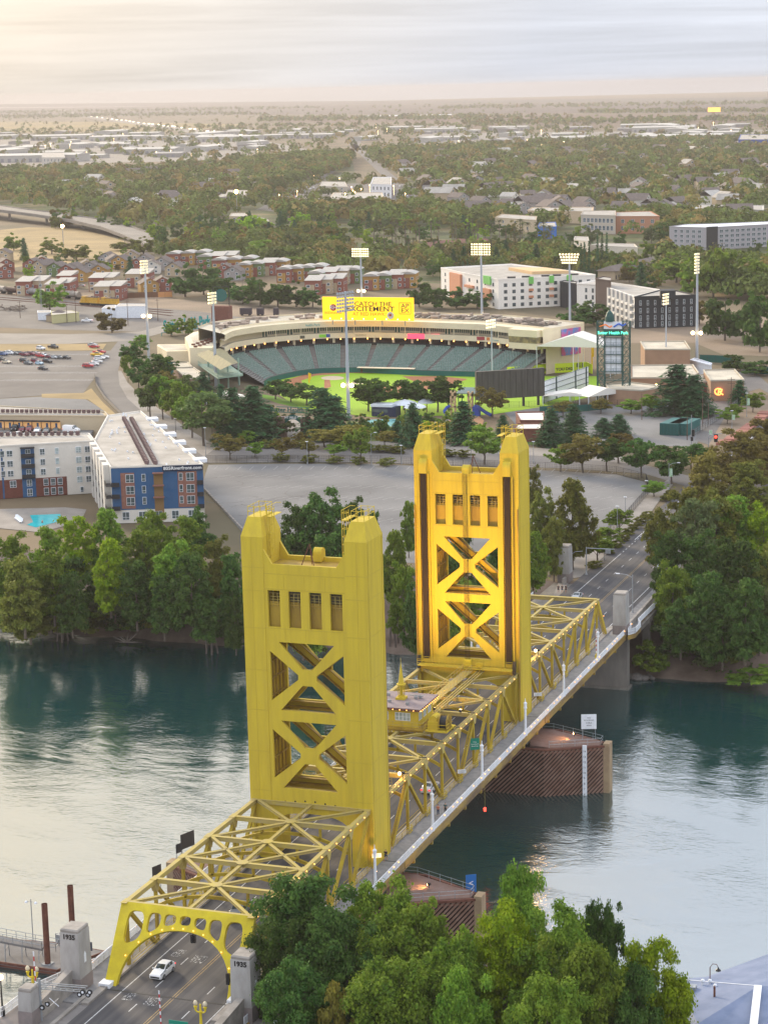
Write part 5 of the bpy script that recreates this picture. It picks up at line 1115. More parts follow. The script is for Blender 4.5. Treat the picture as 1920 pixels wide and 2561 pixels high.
def quad_panel(name, U0, V0, U1, V1, hpx, z0, th, mt, lab, cat, vt0, vt1):
 a, b = Vector(S(U0, V0, z0)), Vector(S(U1, V1, z0)); ta = SY(U0, vt0, a.y)[2]; tb = SY(U1, vt1, b.y)[2]; h = (ta+tb)/2-z0
 e = empty(name, tuple((a+b)/2), math.atan2(b.y-a.y, b.x-a.x), lab, cat); L = (b-a).length
 return e, L, h
e, L, h = quad_panel('video_board', 1192,1001,1361,990,0,3.0,1, MESHD, 'large dark video board seen from behind at the outfield', 'video board', 932,918)
MB().bx((-L/2,0,0),(L/2,1.6, h)).build('screen_back', MESHD, e); m = MB()
for i in range(13): x = -L/2+L*i/12; m.bx((x-.06,-.12,0),(x+.06,-.001, h))
m.build('rib', mat('rib_dark', (.04,.037,.033),.7), e); m = MB()
for x in (-L*.15, L*.2, L*.42): m.bx((x-.35,.5,-3.2),(x+.35,1.2,0))
m.build('post', DARK, e)
e, L, h = quad_panel('panel_wall', 1358,1008,1472,968,0,.2,1, WHITE, 'white panelled back of the outfield wall framed in dark green beams', 'wall', 942,928)
MB().bx((-L/2,.1,0),(L/2,.4, h)).build('panel', WHITE, e); m = MB()
for t in (0,.28,.7,.94): m.bx((-L/2+L*t-.2,-.25,-.2),(-L/2+L*t+.2,.05, h+.3))
for k in range(5): m.bx((-L/2,-.12, h*k/4-.06),(L/2,.08, h*k/4+.06))
m.build('frame', mat('frame_green', (.015,.06,.055),.5), e)
YG = mat('wall_yellow_green', (.70,.86,.012),.6)
e = empty('outfield_wall', (0,0,0),0, 'yellow-green outfield wall reading before you dig 811 right of the video board', 'wall'); wl = [Vector(cE(u, v, .1)) for u, v in ((300,500),(555,478),(845,462),(885,480))]
hW = SY(1160+700*.3619,760+408*.3619,((wl[1]+wl[2])/2).y)[2]
for a, b in zip(wl[:-1], wl[1:]): m = MB(); m.beam(at_z(a, hW/2), at_z(b, hW/2),.3, hW); m.build('wall_section', YG, e)
d = (wl[2]-wl[1]); n = Vector((d.y, -d.x, 0)).normalized(); fc = lambda t, z: facing(tuple(at_z(wl[1]+d*t, z)+n*.2),(n.x, n.y))
LW_ = d.length; text('BEFORE YOU DIG', hW*.42, BLACK, 'lettering', e, fc(.29, hW*.36),.02, bold=.05, sx=LW_*.80/(hW*.42*8.4)); text('811', hW*.62, BLACK, 'lettering', e, fc(.84, hW*.68),.02, bold=.08, sx=LW_*.19/(hW*.62*1.75)); text('v', hW*.5, BLACK, 'lettering', e, fc(.84, hW*.2),.02, bold=.1, sx=2.4)
b = Vector(cE(1035,664)); hT = SY(1160+1035*.3619,760+118*.3619, b.y)[2]; wL = (Vector(cE(1122,664))-Vector(cE(948,664))).length
e = empty('scoreboard_tower', tuple(b), R(6), 'dark green lattice scoreboard tower with blank white panels and lit green sign', 'scoreboard'); GS = mat('lattice_green', (.012,.07,.06),.5)
for s in (-1,1):
 m = MB(); x = s*wL/2; q = 1.25
 for dx in (-q, q):
  for dy in (-q, q): m.beam((x+dx, dy, 0),(x+dx, dy, hT),.26,.26)
 nn_ = 9
 for k in range(nn_):
  z0, z1 = hT*k/nn_, hT*(k+1)/nn_
  for (ax, ay),(bx_, by_) in (((-q, -q),(q, -q)),((-q, q),(q, q)),((-q, -q),(-q, q)),((q, -q),(q, q))):
   m.beam((x+ax, ay, z0),(x+bx_, by_, z1),.16,.16); m.beam((x+bx_, by_, z0),(x+ax, ay, z1),.16,.16); m.beam((x+ax, ay, z1),(x+bx_, by_, z1),.16,.16)
 m.build('lattice_leg', GS, e)
hp = hT*.80; m = MB(); m.bx((-wL/2+1.35,-.6, hT*.34),(wL/2-1.35,-.3, hp)); m.build('panel', WHITE, e); m = MB()
for k in range(6): z = hT*.26+(hp-hT*.26)*k/5; m.bx((-wL/2,-1.4, z-.12),(wL/2,-.7, z+.08)); railing_mb(m, [(-wL/2+1.5,-1.3, z),(wL/2-1.5,-1.3, z)], 1.1,2.5,.04)
for k in range(4): x = -wL/2+1.6+(wL-3.2)*k/3; m.bx((x-.05,-.75, hT*.34),(x+.05,-.61, hp))
for k in range(3): m.beam((-wL/2+1.5,0, hT*(.2+.08*k)),(wL/2-1.5,0, hT*(.28+.08*k)),.2,.2)
m.build('catwalk', GS, e)
MB().bx((-wL/2+1.2,-1.9, hT*.815),(wL/2-1.2,-1.5, hT*.905)).build('sign_band', GS, e); text('Sutter Health Park', 1.4, mat('neon_green', (.1,1,.6),.4, emit=1.0, ecol=(.12,1,.55)), 'lettering', e, facing((0,-1.95, hT*.86),(0,-1)),.03, bold=.03, sx=.98)
MB().bx((-wL/2+1.2,-1.9, hT*.91),(wL/2-1.2,-1.5, hT*1.0)).build('crest_panel', mat('crest_white', (.7,.72,.75),.5), e)
m = MB(); m.path([(-4.5,-1.97, hT*.94),(-2.5,-1.97, hT*.965),(-1,-1.97, hT*.93),(-.3,-1.97, hT*.95)], .22,6); m.build('crest_swoosh', TO_, e); m = MB(); m.path([(.3,-1.97, hT*.935),(2,-1.97, hT*.975),(3.4,-1.97, hT*.95),(4.4,-1.97, hT*.975)], .3,6); m.build('crest_wave', mat('wave_blue', (.02,.12,.55),.5), e)
MB().lathe((-1.2,-1.0, hT), [(1.6,0),(1.5,1.5),(1.0,3.0),(.2,3.8)], 8).build('crest_top', GS, e)
def light_tower(U, V, vt, lab, kind=0, rows=6, cols=9, zl=None, w_=8.):
 b = S(U, V); h = zat(U, vt, b); e = empty('light_tower', b, 0, lab, 'light tower', 'floodlight towers of the ballpark'); MB().tube((0,0,0),(0,0, h),.62 if kind != 3 else .32,.34 if kind != 3 else .2,12).build('mast', STEELP, e)
 MB().box((0,0,.6),(1.8,1.8,1.2)).build('footing', CONC, e)
 m = MB(); g = MB(); ang = 0 if kind in (0,2) else 1.2
 ca, sa = math.cos(ang), math.sin(ang)
 for r in range(rows):
  z = h-.8-r*1.15; ww = w_*(1-.0*r) if kind != 2 else w_*(1-.09*r)
  m.beam((-ww/2*ca, -ww/2*sa, z),(ww/2*ca, ww/2*sa, z),.16,.16)
  for c in range(cols):
   x = -ww/2+ww*(c+.5)/cols; sgn = 1 if kind != 0 or True else 1
   m.box((x*ca-.35*sa*0, x*sa-.3, z+.42),(.55,.45,.5), ang);
   (g).box((x*ca, x*sa-.58*(1 if kind != 9 else -1), z+.42),(.62,.12,.58), ang)
 m.build('lamp_rack', STEELP, e); g.build('floodlights', FLOODM if kind != 4 else STEELP, e)
 if zl:
  z = zat(U, zl, b); m = MB(); m.beam((-1.6,0, z),(1.6,0, z),.15,.15); m.build('lower_bracket', STEELP, e)
  for s in (-1,1): copy_or('side_floodlight', lambda: MB().sphere((0,0,0),.75,10), mat('side_glow', (1,.8,.5),.3, emit=7, ecol=(1,.68,.32)) if 'side_glow' not in MATS else MATS['side_glow'], e, (s*1.5,-.4, z))
STEELP = mat('mast_grey', (.40,.43,.47),.5)
light_tower(373,909,650, 'tall light tower at the left, by the road trees, seen edge on', 1,5,6,790,4.2); light_tower(541,973,730, 'light tower beside the olive pavilion, seen edge on', 1,4,6, None, 4.2); light_tower(872,1048,728, 'tall light tower in front of the field whose rack overlaps the yellow billboard', 4,6,7,963,8.5)
light_tower(1231,985,798, 'thin light tower standing before the dark video board', 3,3,6, None, 5.5); light_tower(905,775,620, 'light tower behind the yellow billboard with a wide lit rack', 0,4,8,727,9); light_tower(1205,800,608, 'light tower behind the grandstand in front of the white apartments, square lit rack', 0,5,8,792,9.5)
light_tower(1425,855,633, 'light tower behind the white tent with fan-shaped lit rack', 2,4,7,830,9); light_tower(1742,921,632, 'tallest light tower at the far right, seen edge on', 1,7,4,832,3.2); light_tower(1665,928,733, 'slim light tower right of the scoreboard tower', 3,4,5, None, 4)
FAB = mat('tent_fabric', (.74,.70,.64),.8)
def tent(cx, cy, w_, d_, he, hr, rz, lab, nm='event_tent'):
 e = empty(nm, (cx, cy, 0), rz, lab, 'tent'); m = MB(); m.add([(-w_/2,-d_/2, he),(w_/2,-d_/2, he),(w_/2, d_/2, he),(-w_/2, d_/2, he),(0,-d_/2, hr),(0, d_/2, hr)], [(0,4,5,3),(4,1,2,5),(0,1,4),(2,3,5)]); m.build('canopy', FAB, e); m = MB()
 for x in (-w_/2,0, w_/2):
  for y in (-d_/2,0, d_/2): m.tube((x, y, 0),(x, y, he),.12, n=5)
 m.build('pole', WHITE, e); return e
p = cE(760,378,6.6); t = tent(p[0], p[1]+6,28,14,11,15.5,0, 'large white event tent above the seats at the right end of the stand'); p = cE(745,690); tent(p[0], p[1], 18,9,3.2,4.6,.1, 'low white tent below the scoreboard tower, left one'); p = cE(930,690); tent(p[0], p[1], 16,10,3.6,6,.9, 'white tent below the scoreboard tower, right one')
p = cC(560,870); tent(p[0]-3, p[1]+12,13,9,3.5,5.5,.7, 'white tent half hidden behind the willow trees by the left road')
TAN = mat('tan_block', (.36,.22,.14),.85,(.31,.19,.12),.3)
flatbox('ballpark_building', [cE(1250,318,9), cE(1562,318,9), cE(1525,262,9), cE(1220,265,9)], 9, TAN, CREAM2, 'tan two-storey block building with pale parapet right of scoreboard tower')
flatbox('ballpark_building', [cE(1150,515,6), cE(1560,512,6), cE(1620,482,6), cE(1580,425,6), cE(1150,430,6)], 6, TAN, CREAM2, 'wide flat tan clubhouse building with messy cream roof behind the tall conifer')
flatbox('ballpark_building', [cE(1000,590,5), cE(1230,603,5), cE(1385,575,5), cE(1160,548,5), cE(980,560,5)], 5, TAN, CREAM2, 'low tan building behind the legs of the scoreboard tower')
b4 = flatbox('ballpark_building', [cF(1065,220,6.8), cF(1410,215,6.8), cF(1310,105,6.8), cF(990,112,6.8)], 6.8, TAN, CREAM2, 'tan building with glowing orange emblem on its wall at the right')
flatbox('ballpark_building', [cF(930,235,4.5), cF(1060,232,4.5), cF(1020,160,4.5), cF(930,165,4.5)], 4.5, mat('maroon_wall', (.22,.08,.06),.8), CREAM2, 'small entrance block with maroon canopy beside the emblem wall')
pa, pb = cF(1065,220,6.8), cF(1410,215,6.8); m = MB(); cc = Vector((pa[0]+(pb[0]-pa[0])*.24, pa[1]+(pb[1]-pa[1])*.24-.3,3.2)); m.path([tuple(cc+Vector((1.6*math.cos(a)*(1-.05*k),-.0,1.1*math.sin(a)))) for k, a in enumerate(np.linspace(.6,5.6,9))], .22,6); m.path([tuple(cc+Vector((x, 0, z))) for x, z in ((-.2,-1),(.1,.7),(1.2,.8),(1.0,.1),(.3,0),(1.6,-1))], .2,6); m.build('emblem', mat('neon_orange', (1,.4,.1),.4, emit=2.2, ecol=(1,.28,.06)), b4)
flatbox('white_shed', [cF(850,10,4), cF(1060,62,4), cF(1075,45,4), cF(900,-10,4)], 4, WHITE, WHITE, 'small white building behind the emblem building at the foot of the tallest light tower')
flatbox('brick_building', [cE(390,812,4), cE(555,812,4), cE(550,752,4), cE(358,756,4)], 4, mat('brick_red', (.20,.075,.05),.85,(.15,.06,.045),1), FAB, 'small red brick building with white roof between the conifers')
flatbox('brick_building', [cE(352,872,3.6), cE(530,872,3.6), cE(545,832,3.6), cE(365,835,3.6)], 3.6, MATS['brick_red'], FAB, 'lower red brick building with striped white roof in front of its neighbour')
CT = mat('container_green', (.012,.10,.10),.5,(.02,.13,.12),2)
for u, lb in ((1415, 'left dark green shipping container in the grey lot'),(1480, 'right dark green shipping container in the grey lot')):
 p = cE(u, 900); e = empty('shipping_container', (p[0]+1.2, p[1]+4,0),-.12, lb, 'container', 'pair of containers'); m = MB(); m.bx((-3,-6,0),(3,6,3.6)); m.build('body', CT, e); m = MB()
 for i in range(14): m.bx((-3+i*.45,-6.08,.1),(-2.8+i*.45,-6.001,3.5))
 m.build('ribs', GS, e)
gp_ = cC(1030,1062); gq = cC(1235,1062); e = empty('ballpark_gate', (0,0,0),0, 'teal arched gate between brown pillars reading right field gate', 'gate'); gy_ = (gp_[1]+gq[1])/2
hG = SY(380+1030*.31363,760+895*.31363, gy_)[2]
for q_, w_ in ((gp_, 2.6),(gq, 2.6)): MB().box((q_[0], gy_, hG/2),(w_, 2.2, hG)).build('pillar', BRW, e)
x0, x1 = gp_[0]+1.3, gq[0]-1.3; m = MB(); A = [(x0+(x1-x0)*t, hG*.72+hG*.2*math.sin(math.pi*t)) for t in np.linspace(0,1,11)]
for a, b in zip(A[:-1], A[1:]): m.beam((a[0], gy_-.5, a[1]),(b[0], gy_-.5, b[1]),.3,.35); m.beam((a[0], gy_-.5, a[1]+1.0),(b[0], gy_-.5, b[1]+1.0),.3,.35); m.beam((a[0], gy_-.4, a[1]+.5),(b[0], gy_-.4, b[1]+.5),.1,1.0)
m.build('arch', GREENP, e); text('RIGHT FIELD GATE', .95, TXTW, 'lettering', e, facing(((x0+x1)/2, gy_-.7, hG*.72+hG*.2+.25),(0,-1)),.02, bold=.02)
m = MB(); m.beam((x0-3, gy_+.5, hG+1.2),(x1+4, gy_+.5, hG+1.2),.3,.2); m.beam((x0-3, gy_+.5, hG+2.9),(x1+4, gy_+.5, hG+2.9),.3,.2); m.build('truss_sign', GREENP, e); text('Sutter Health Park', 1.9, GREENP, 'lettering', e, facing(((x0+x1)/2, gy_+.3, hG+2.0),(0,-1)),.05, bold=.04, sx=1.1)
m = MB()
for i in range(14): x = x0+(x1-x0)*i/13; m.tube((x, gy_, 0),(x, gy_, 2.6),.05, n=4)
m.beam((x0, gy_, 2.5),(x1, gy_, 2.5),.08,.08); m.build('gate_bars', BLACK, e)
# ================================================================== BUILDINGS
NAVY = mat('navy_cladding', (.022,.085,.20),.7,(.03,.10,.22),.4); BRK = mat('brick_brown', (.28,.13,.095),.85,(.22,.10,.075),1.2); WHW = mat('stucco_white', (.66,.62,.56),.8,(.60,.565,.51),.3); BGE = mat('stucco_beige', (.48,.40,.28),.8); ROOFW = mat('membrane_roof', (.40,.37,.33),.85,(.25,.23,.20),.14, world=True, detail=8, lo=.4, hi=.7)
BRK2 = mat('brick_red_brown', (.16,.05,.035),.85,(.12,.04,.03),1.5)
HR = 14.2; a5, b5, c5, d5, e5 = S(277,1171, HR), S(507,1164, HR), S(351,1030, HR), S(270,1041, HR), S(236,1104, HR)
B5 = flatbox('apartment_block', [a5, b5, c5, d5, e5], HR, WHW, ROOFW, 'blue and brick apartment building with 805Riverfront sign at the left', 'apartment building', parapet=.4)
patch(B5, a5, b5,0,1,3.4, HR+.4, NAVY, out=.06)
for f0, f1 in ((.10,.25),(.72,.93)): patch(B5, a5, b5, f0, f1,3.7,12.9, BRK, out=.10)
patch(B5, a5, b5,.46,.56,.5,12.5, mat('stair_glow', (.22,.13,.05),.8), 'stairwell', out=.10)
winrow(B5, a5, b5, [(10.4,12.5),(7.4,9.5),(4.5,6.6)], .155,.245,1,2.1, out=.16); winrow(B5, a5, b5, [(10.6,12.5),(7.6,9.5),(4.7,6.6)], .33,.37,1,1.0, out=.14); winrow(B5, a5, b5, [(10.6,12.5),(7.6,9.5),(4.7,6.6)], .735,.775,1,.95, out=.16); winrow(B5, a5, b5, [(10.4,12.5),(7.4,9.5),(4.5,6.6)], .81,.905,1,2.0, out=.16); winrow(B5, a5, b5, [(.8,2.9)], .05,.95,5,1.8, out=.1)
for f0, f1 in ((0,.09),(.93,1.0)):
 for z in (3.5,6.6,9.6): patch(B5, a5, b5, f0, f1, z, z+.15, DARK, 'balcony', out=.1, dep=1.4); patch(B5, a5, b5, f0, f1, z+.15, z+1.1, DARK, 'balcony_rail', out=1.45)
for z in (6.4,9.4,12.6): patch(B5, a5, b5,.45,.57, z, z+.25, BRK, 'stair_landing', out=.12, dep=1.2)
patch(B5, a5, b5,.56,1.0,13.1,14.5, mat('sign_navy', (.01,.02,.05),.5), 'sign_board', out=.2, dep=.3)
P_, Q_ = Vector(a5), Vector(b5); dd = (Q_-P_); dd.z = 0; nn = Vector((dd.y, -dd.x, 0)).normalized(); c = P_+dd*.78+nn*.56; text('805Riverfront.com', 1.15, TXTW, 'lettering', B5, facing((c.x, c.y, 13.8),(nn.x, nn.y)),.02, bold=.02, sx=1.1)
for k in range(5):
 f = .06+.19*k; patch(B5, e5, a5, f, f+.10,0, HR+.3, WHW, 'bay', out=0, dep=1.6)
 for z in (3.4,6.5,9.6): patch(B5, e5, a5, f+.10, f+.19, z, z+.15, DARK, 'balcony', dep=1.5); patch(B5, e5, a5, f+.10, f+.19, z+.15, z+1.1, DARK, 'balcony_rail', out=1.5)
rs = random.Random(3); m = MB(); mid1, mid2 = (Vector(a5)*.55+Vector(b5)*.45),(Vector(d5)*.5+Vector(c5)*.5)
for r in range(2):
 for k in range(34): t = k/34; p = mid1+(mid2-mid1)*(.03+t*.85)+Vector((r*2.4-1.2,0,0)); m.box((p.x, p.y, HR+.75),(.9,.8,.95))
m.build('air_conditioner', mat('ac_units', (.13,.08,.08),.7), B5)
m = MB()
for k in range(60): t = rs.random(); s_ = rs.random(); p = (Vector(a5)*(1-s_)+Vector(b5)*s_)*(1-t)+(Vector(d5)*(1-s_)+Vector(c5)*s_)*t; m.box((p.x, p.y, HR+.3),(.35,.35,.5))
for k in range(6):
 p = Vector(b5)+(Vector(c5)-Vector(b5))*(.08+.15*k); m.box((p.x+.8, p.y, HR+.2),(3.2,3.4,.9),.6)
m.build('roof_vents', WHITE, B5)
f5, g5, h5 = S(-60,1121, HR), S(-60,1090, HR), S(222,1086, HR)
B6 = flatbox('apartment_block', [f5, e5, h5, g5], HR, WHW, ROOFW, 'white apartment wing with brick base and window grid at the left edge above the pool', 'apartment building', parapet=.4)
L0 = (0+60)/296.
def fx(x): return L0+(1-L0)*x/655.*.985
patch(B6, f5, e5,0, fx(455),0,5.1, BRK2, out=.08)
for xa, xb in ((140,235),(0,12)): patch(B6, f5, e5, fx(xa), fx(xb),0,13.6, NAVY, 'recess', out=.12)
for z in (5.3,8.2,11.0): patch(B6, f5, e5, fx(140), fx(235), z, z+.15, DARK, 'balcony', out=.1, dep=1.1); patch(B6, f5, e5, fx(140), fx(235), z+.15, z+1.1, DARK, 'balcony_rail', out=1.25)
patch(B6, f5, e5, fx(136), fx(238),13.5,13.8, DARK, 'canopy', out=.1, dep=1.3)
RW = [(11.4,13.1),(8.6,10.3),(5.9,7.6)]
for x, w_, rows in ((62,1.6, RW),(292,1.35, RW),(395,1.0, RW),(548,1.5, RW+[(3.2,4.9)]),(612,1.5, RW+[(3.2,4.9)]),(190,1.4, RW+[(3,4.8),(.3,2.3)]),(307,1.3, [(2.9,4.8),(.3,2.3)]),(357,1.3, [(2.9,4.8),(.3,2.3)]),(407,1.3, [(2.9,4.8),(.3,2.3)]),(75,1.7, [(2.9,4.8)]),(10,1.2, RW),(560,.9, [(.5,2.0)]),(640,.9, [(.5,2.0)])):
 winrow(B6, f5, e5, rows, fx(x)-.004, fx(x)+.004,1, w_, out=.16, pane=GLASS if x not in (395,548) else GLASS_L)
m = MB()
for k in range(16): p = Vector(g5)+(Vector(h5)-Vector(g5))*(.1+k*.056)+Vector((0,-2.5,0)); m.box((p.x, p.y, HR+.8),(.9,.8,1.1))
m.build('air_conditioner', MATS['ac_units'], B6)
DK = 10.0; dkp = [S(-60,1092, DK), S(222,1092, DK), S(238,1070, DK), S(200,1062, DK), S(-60,1062, DK)]
e = empty('parking_deck', (0,0,0),0, 'upper deck of the car park behind the white apartment wing', 'car park'); MB().poly([p[:2] for p in dkp], 8.5, DK).build('deck', LOT, e)
B7 = flatbox('apartment_block', [S(-60,1040,14), S(270,1042,14), S(262,1032,14), S(160,1026,14), S(-60,1014,14)], 14, BGE, ROOFW, 'beige rear apartment wing with exterior corridor and blue doors', 'apartment building', parapet=.4)
a7, b7 = S(-60,1040,14), S(150,1043,14); patch(B7, a7, b7,0,1,10.6,12.6, mat('corridor_glow', (.60,.36,.16),.8, emit=.18, ecol=(1,.55,.2)), 'corridor', out=.05); patch(B7, a7, b7,0,1,12.6,13.0, DARK, 'eave', out=.1, dep=.9)
for k in range(8): patch(B7, a7, b7,.12+k*.11,.125+k*.11,9.5,12.6, BRK2, 'post', out=.4, dep=.3); patch(B7, a7, b7,.17+k*.11,.195+k*.11,10.5,12.2, NAVY, 'door', out=.09)
m = MB()
for k in range(26): p = Vector(S(-60,1036,14))+(Vector(S(250,1038,14))-Vector(S(-60,1036,14)))*(k/26); m.box((p.x, p.y+2,14.8),(.9,.8,1.0))
m.build('air_conditioner', MATS['ac_units'], B7)
psheet('pool_terrace', [cG(-100,870), cG(480,855), cG(640,870), cG(600,960), cG(300,1040), cG(-100,1000)], .0, PAVE)
psheet('pool_water', [cG(222,915), cG(442,905), cG(458,925), cG(440,960), cG(265,1005), cG(200,985), cG(245,965)], .06, mat('pool_blue', (.02,.42,.48),.12,(.03,.50,.55),.5))
for k in range(5): p = cG(120+k*9,940+k*7); e = empty('sun_lounger', (p[0], p[1], 0),.3, 'white sun lounger in the row beside the pool', 'lounger', 'sun loungers by the pool'); m = MB(); m.box((0,0,.35),(.7,1.9,.12)); m.beam((0,.5,.4),(0,1.1,.9),.7,.1); m.build('seat', WHITE, e); m = MB(); [m.box((x, y, .15),(.06,.06,.3)) for x in (-.3,.3) for y in (-.8,.8)]; m.build('leg', WHITE, e)
W14 = 14
pw = [cH(100,168, W14), cH(240,200, W14), cH(440,238, W14), cH(1015,210, W14), cH(880,188, W14), cH(515,146, W14)]
WAP = mat('white_render', (.80,.76,.70),.8); LIME = mat('lime_panel', (.16,.48,.10),.7); SALM = mat('salmon_panel', (.55,.24,.13),.7); BLK = mat('charcoal_cladding', (.022,.025,.03),.7)
BW = flatbox('apartment_block', pw, W14, WAP, ROOFW, 'large white apartment building with green and salmon panels behind the stand', 'apartment building', parapet=.6)
for a, b, n in ((pw[0], pw[1], 3),(pw[1], pw[2], 4),(pw[2], pw[3], 11)): winrow(BW, a, b, [(10.6,12.3),(7.4,9.1),(4.2,5.9),(1,2.7)], .03,.97, n, 1.7, frame=BLK, out=.05)
for f in (.31,.52,.70): patch(BW, pw[2], pw[3], f, f+.045,11.6,15, LIME, 'green_panel', out=.1, dep=.7); patch(BW, pw[2], pw[3], f, f+.04,8.2,9.3, SALM, 'balcony', dep=1.3); patch(BW, pw[2], pw[3], f, f+.04,4.8,5.9, SALM, 'balcony', dep=1.3)
patch(BW, pw[0], pw[1], .45,.9,0,13.4, SALM, 'salmon_bay', dep=1.2); patch(BW, pw[1], pw[2], .05,.3,7.8,9, SALM, 'balcony', dep=1.3); patch(BW, pw[1], pw[2], .6,.8,11.2,15.2, LIME, 'green_panel', dep=.8); patch(BW, pw[1], pw[2], .6,.8,4,9, SALM, 'balcony', dep=1.2)
m = MB(); cc = cH(640,178, W14); m.poly([cH(500,180, W14)[:2], cH(640,205, W14)[:2], cH(860,200, W14)[:2], cH(720,180, W14)[:2]], W14+.1, W14+1.6); m.build('courtyard_wall', mat('courtyard', (.62,.42,.22),.8), BW)
m = MB()
for f in (.15,.3,.5,.62,.8): p = Vector(pw[2])*(1-f)+Vector(pw[3])*f; m.box((p.x-2, p.y+4, W14+.7),(4,1.2,.8),.2)
m.build('roof_plant', DARK, BW)
pb_ = [cH(905,262,13.5), cH(1048,270,13.5), cH(1246,340,13.5), cH(1400,300,13.5), cH(1250,276,13.5), cH(1010,244,13.5)]
BX = flatbox('apartment_block', pb_, 13.5, WAP, ROOFW, 'white ribbed apartment wing with stacked balconies right of the white apartments', 'apartment building', parapet=.6); winrow(BX, pb_[0], pb_[1], [(10,12),(6.8,8.8),(3.6,5.6),(.8,2.6)], .25,.8,2,1.2, frame=BLK, out=.05)
for k in range(7):
 f = .1+k*.128; patch(BX, pb_[1], pb_[2], f, f+.06,0,14, mat('grey_bay', (.42,.42,.42),.8) if 'grey_bay' not in MATS else MATS['grey_bay'], 'bay', dep=.9)
 for z in (3,6.2,9.4): patch(BX, pb_[1], pb_[2], f+.06, f+.12, z, z+1, FAB, 'balcony', dep=1.1);
 for z in (1,4.2,7.4,10.6): patch(BX, pb_[1], pb_[2], f+.075, f+.105, z, z+1.7, GLASS, 'window', out=.05)
pk = [cH(1246,342,13.5), cH(1612,330,13.5), cH(1500,306,13.5), cH(1395,302,13.5)]
BK = flatbox('apartment_block', pk, 13.5, BLK, ROOFW, 'black apartment block with narrow white-framed windows at the right behind light tower', 'apartment building', parapet=.6)
winrow(BK, pk[0], pk[1], [(10,12.2),(6.6,8.8),(3.4,5.6),(.6,2.8)], .04,.98,8,.9, out=.05); m = MB(); m.poly([cH(1400,300,17)[:2], cH(1490,298,17)[:2], cH(1480,288,17)[:2], cH(1395,290,17)[:2]], 13.5,17); m.build('penthouse', BLK, BK)
flatbox('apartment_block', [cH(1015,232,17), cH(1108,245,17), cH(1108,225,17), cH(1060,220,17)], 17, mat('brown_penthouse', (.10,.07,.06),.8), ROOFW, 'dark brown stair tower rising between the two white apartment buildings', 'building')
flatbox('apartment_block', [cH(805,250,12), cH(900,262,12), cH(905,250,12), cH(830,243,12)], 12, BLK, ROOFW, 'dark link building beside the fan-shaped light tower', 'building')
HG = mat('hotel_grey', (.36,.34,.36),.8); hp_ = [cK(1232,600,14), cK(1392,604,14), cK(1700,588,14), cK(1700,576,14), cK(1400,588,14), cK(1300,590,14)]
BH = flatbox('hotel', hp_, 14, HG, WHITE, 'long grey hotel with dark centre bay and rows of windows at the right edge', 'hotel'); winrow(BH, hp_[1], hp_[2], [(10.5,12.5),(7.4,9.4),(4.3,6.3),(1.2,3.2)], .17,1.0,11,2.6, out=.05, pane=GLASS); patch(BH, hp_[1], hp_[2], .0,.15,0,14.8, BLK, 'centre_bay', dep=.8)
winrow(BH, hp_[0], hp_[1], [(10.5,12.5),(7.4,9.4),(4.3,6.3),(1.2,3.2)], .1,.9,5,2.4, out=.05)
OFFS = [((1000,555),(1190,555),(1150,533),(1000,537),12,(.42,.20,.12), 'salmon brick office building right of the dark tree', 4),((850,548),(1000,552),(1000,530),(860,532),13,(.48,.42,.34), 'cream office building with glass front left of salmon building', 8),((620,530),(900,535),(905,515),(640,516),9,(.55,.42,.28), 'long peach warehouse roof building above the palms', 0),((480,560),(655,572),(660,555),(510,545),9,(.50,.40,.28), 'beige building with red roof among palms', 3),((1340,522),(1640,528),(1640,508),(1360,506),8,(.52,.50,.46), 'low white commercial building with turquoise corner at the right', 0),((665,600),(745,600),(740,580),(672,582),8,(.03,.15,.5), 'bright blue wrapped building among the palms', 0),((890,680),(1095,690),(1080,675),(930,672),4,(.62,.56,.48), 'low white roofed building behind a row of dark cypresses', 0),((820,655),(885,665),(880,645),(825,642),8,(.66,.60,.52), 'small cream stucco tower building with brown roof', 2)]
for a, b, c, d, h, col, lb, n in OFFS:
 P4 = [cK(*q, h) for q in (a, b, c, d)]; e = flatbox('commercial_building', P4, h, mat('wall_'+str(a[0]), col, .85), ROOFW if h != 8 or n else ROOFW, lb)
 if n: winrow(e, P4[0], P4[1], [(h*.62, h*.85),(h*.2, h*.45)], .05,.95, n, 2.4, out=.06)
for a, b, c, d, h, col, lb, n in [((975,460),(1060,462),(1068,442),(985,440),8,(.5,.42,.34), 'cream hall with pale blue-grey roof left of the avenue', 3),((1420,478),(1658,480),(1650,452),(1440,452),7,(.58,.48,.36), 'wide store with white sloped roof beside the avenue', 0),((1600,415),(1690,418),(1690,385),(1612,385),13,(.70,.70,.72), 'white office block above the avenue', 5),((1300,490),(1500,492),(1480,478),(1300,478),5,(.5,.42,.32), 'low cream roofed strip of shops right of the avenue', 0),((990,555),(1070,556),(1060,540),(1000,540),6,(.45,.36,.26), 'small beige building under a bright amber lamp', 2),((180,300),(280,300),(275,278),(185,278),14,(.5,.47,.42), 'tall grey hotel among far white warehouses at the left', 6),((1380,425),(1500,427),(1490,405),(1390,404),7,(.45,.40,.33), 'pair of pale gabled shops by the avenue', 3),((640,470),(735,473),(730,455),(650,455),6,(.60,.57,.52), 'white roof showing through the left forest', 0),((1060,560),(1160,575),(1150,565),(1080,555),4,(.55,.52,.47), 'low white roof beside the palm grove', 0)]:
 P4 = [cJ(*q, h) for q in (a, b, c, d)]; e = flatbox('commercial_building', P4, h, mat('wallj_'+str(a[0])+str(h), col, .85), ROOFW, lb)
 if n: winrow(e, P4[0], P4[1], [(h*.6, h*.85),(h*.15, h*.42)], .05,.95, n, 2.2, out=.06)
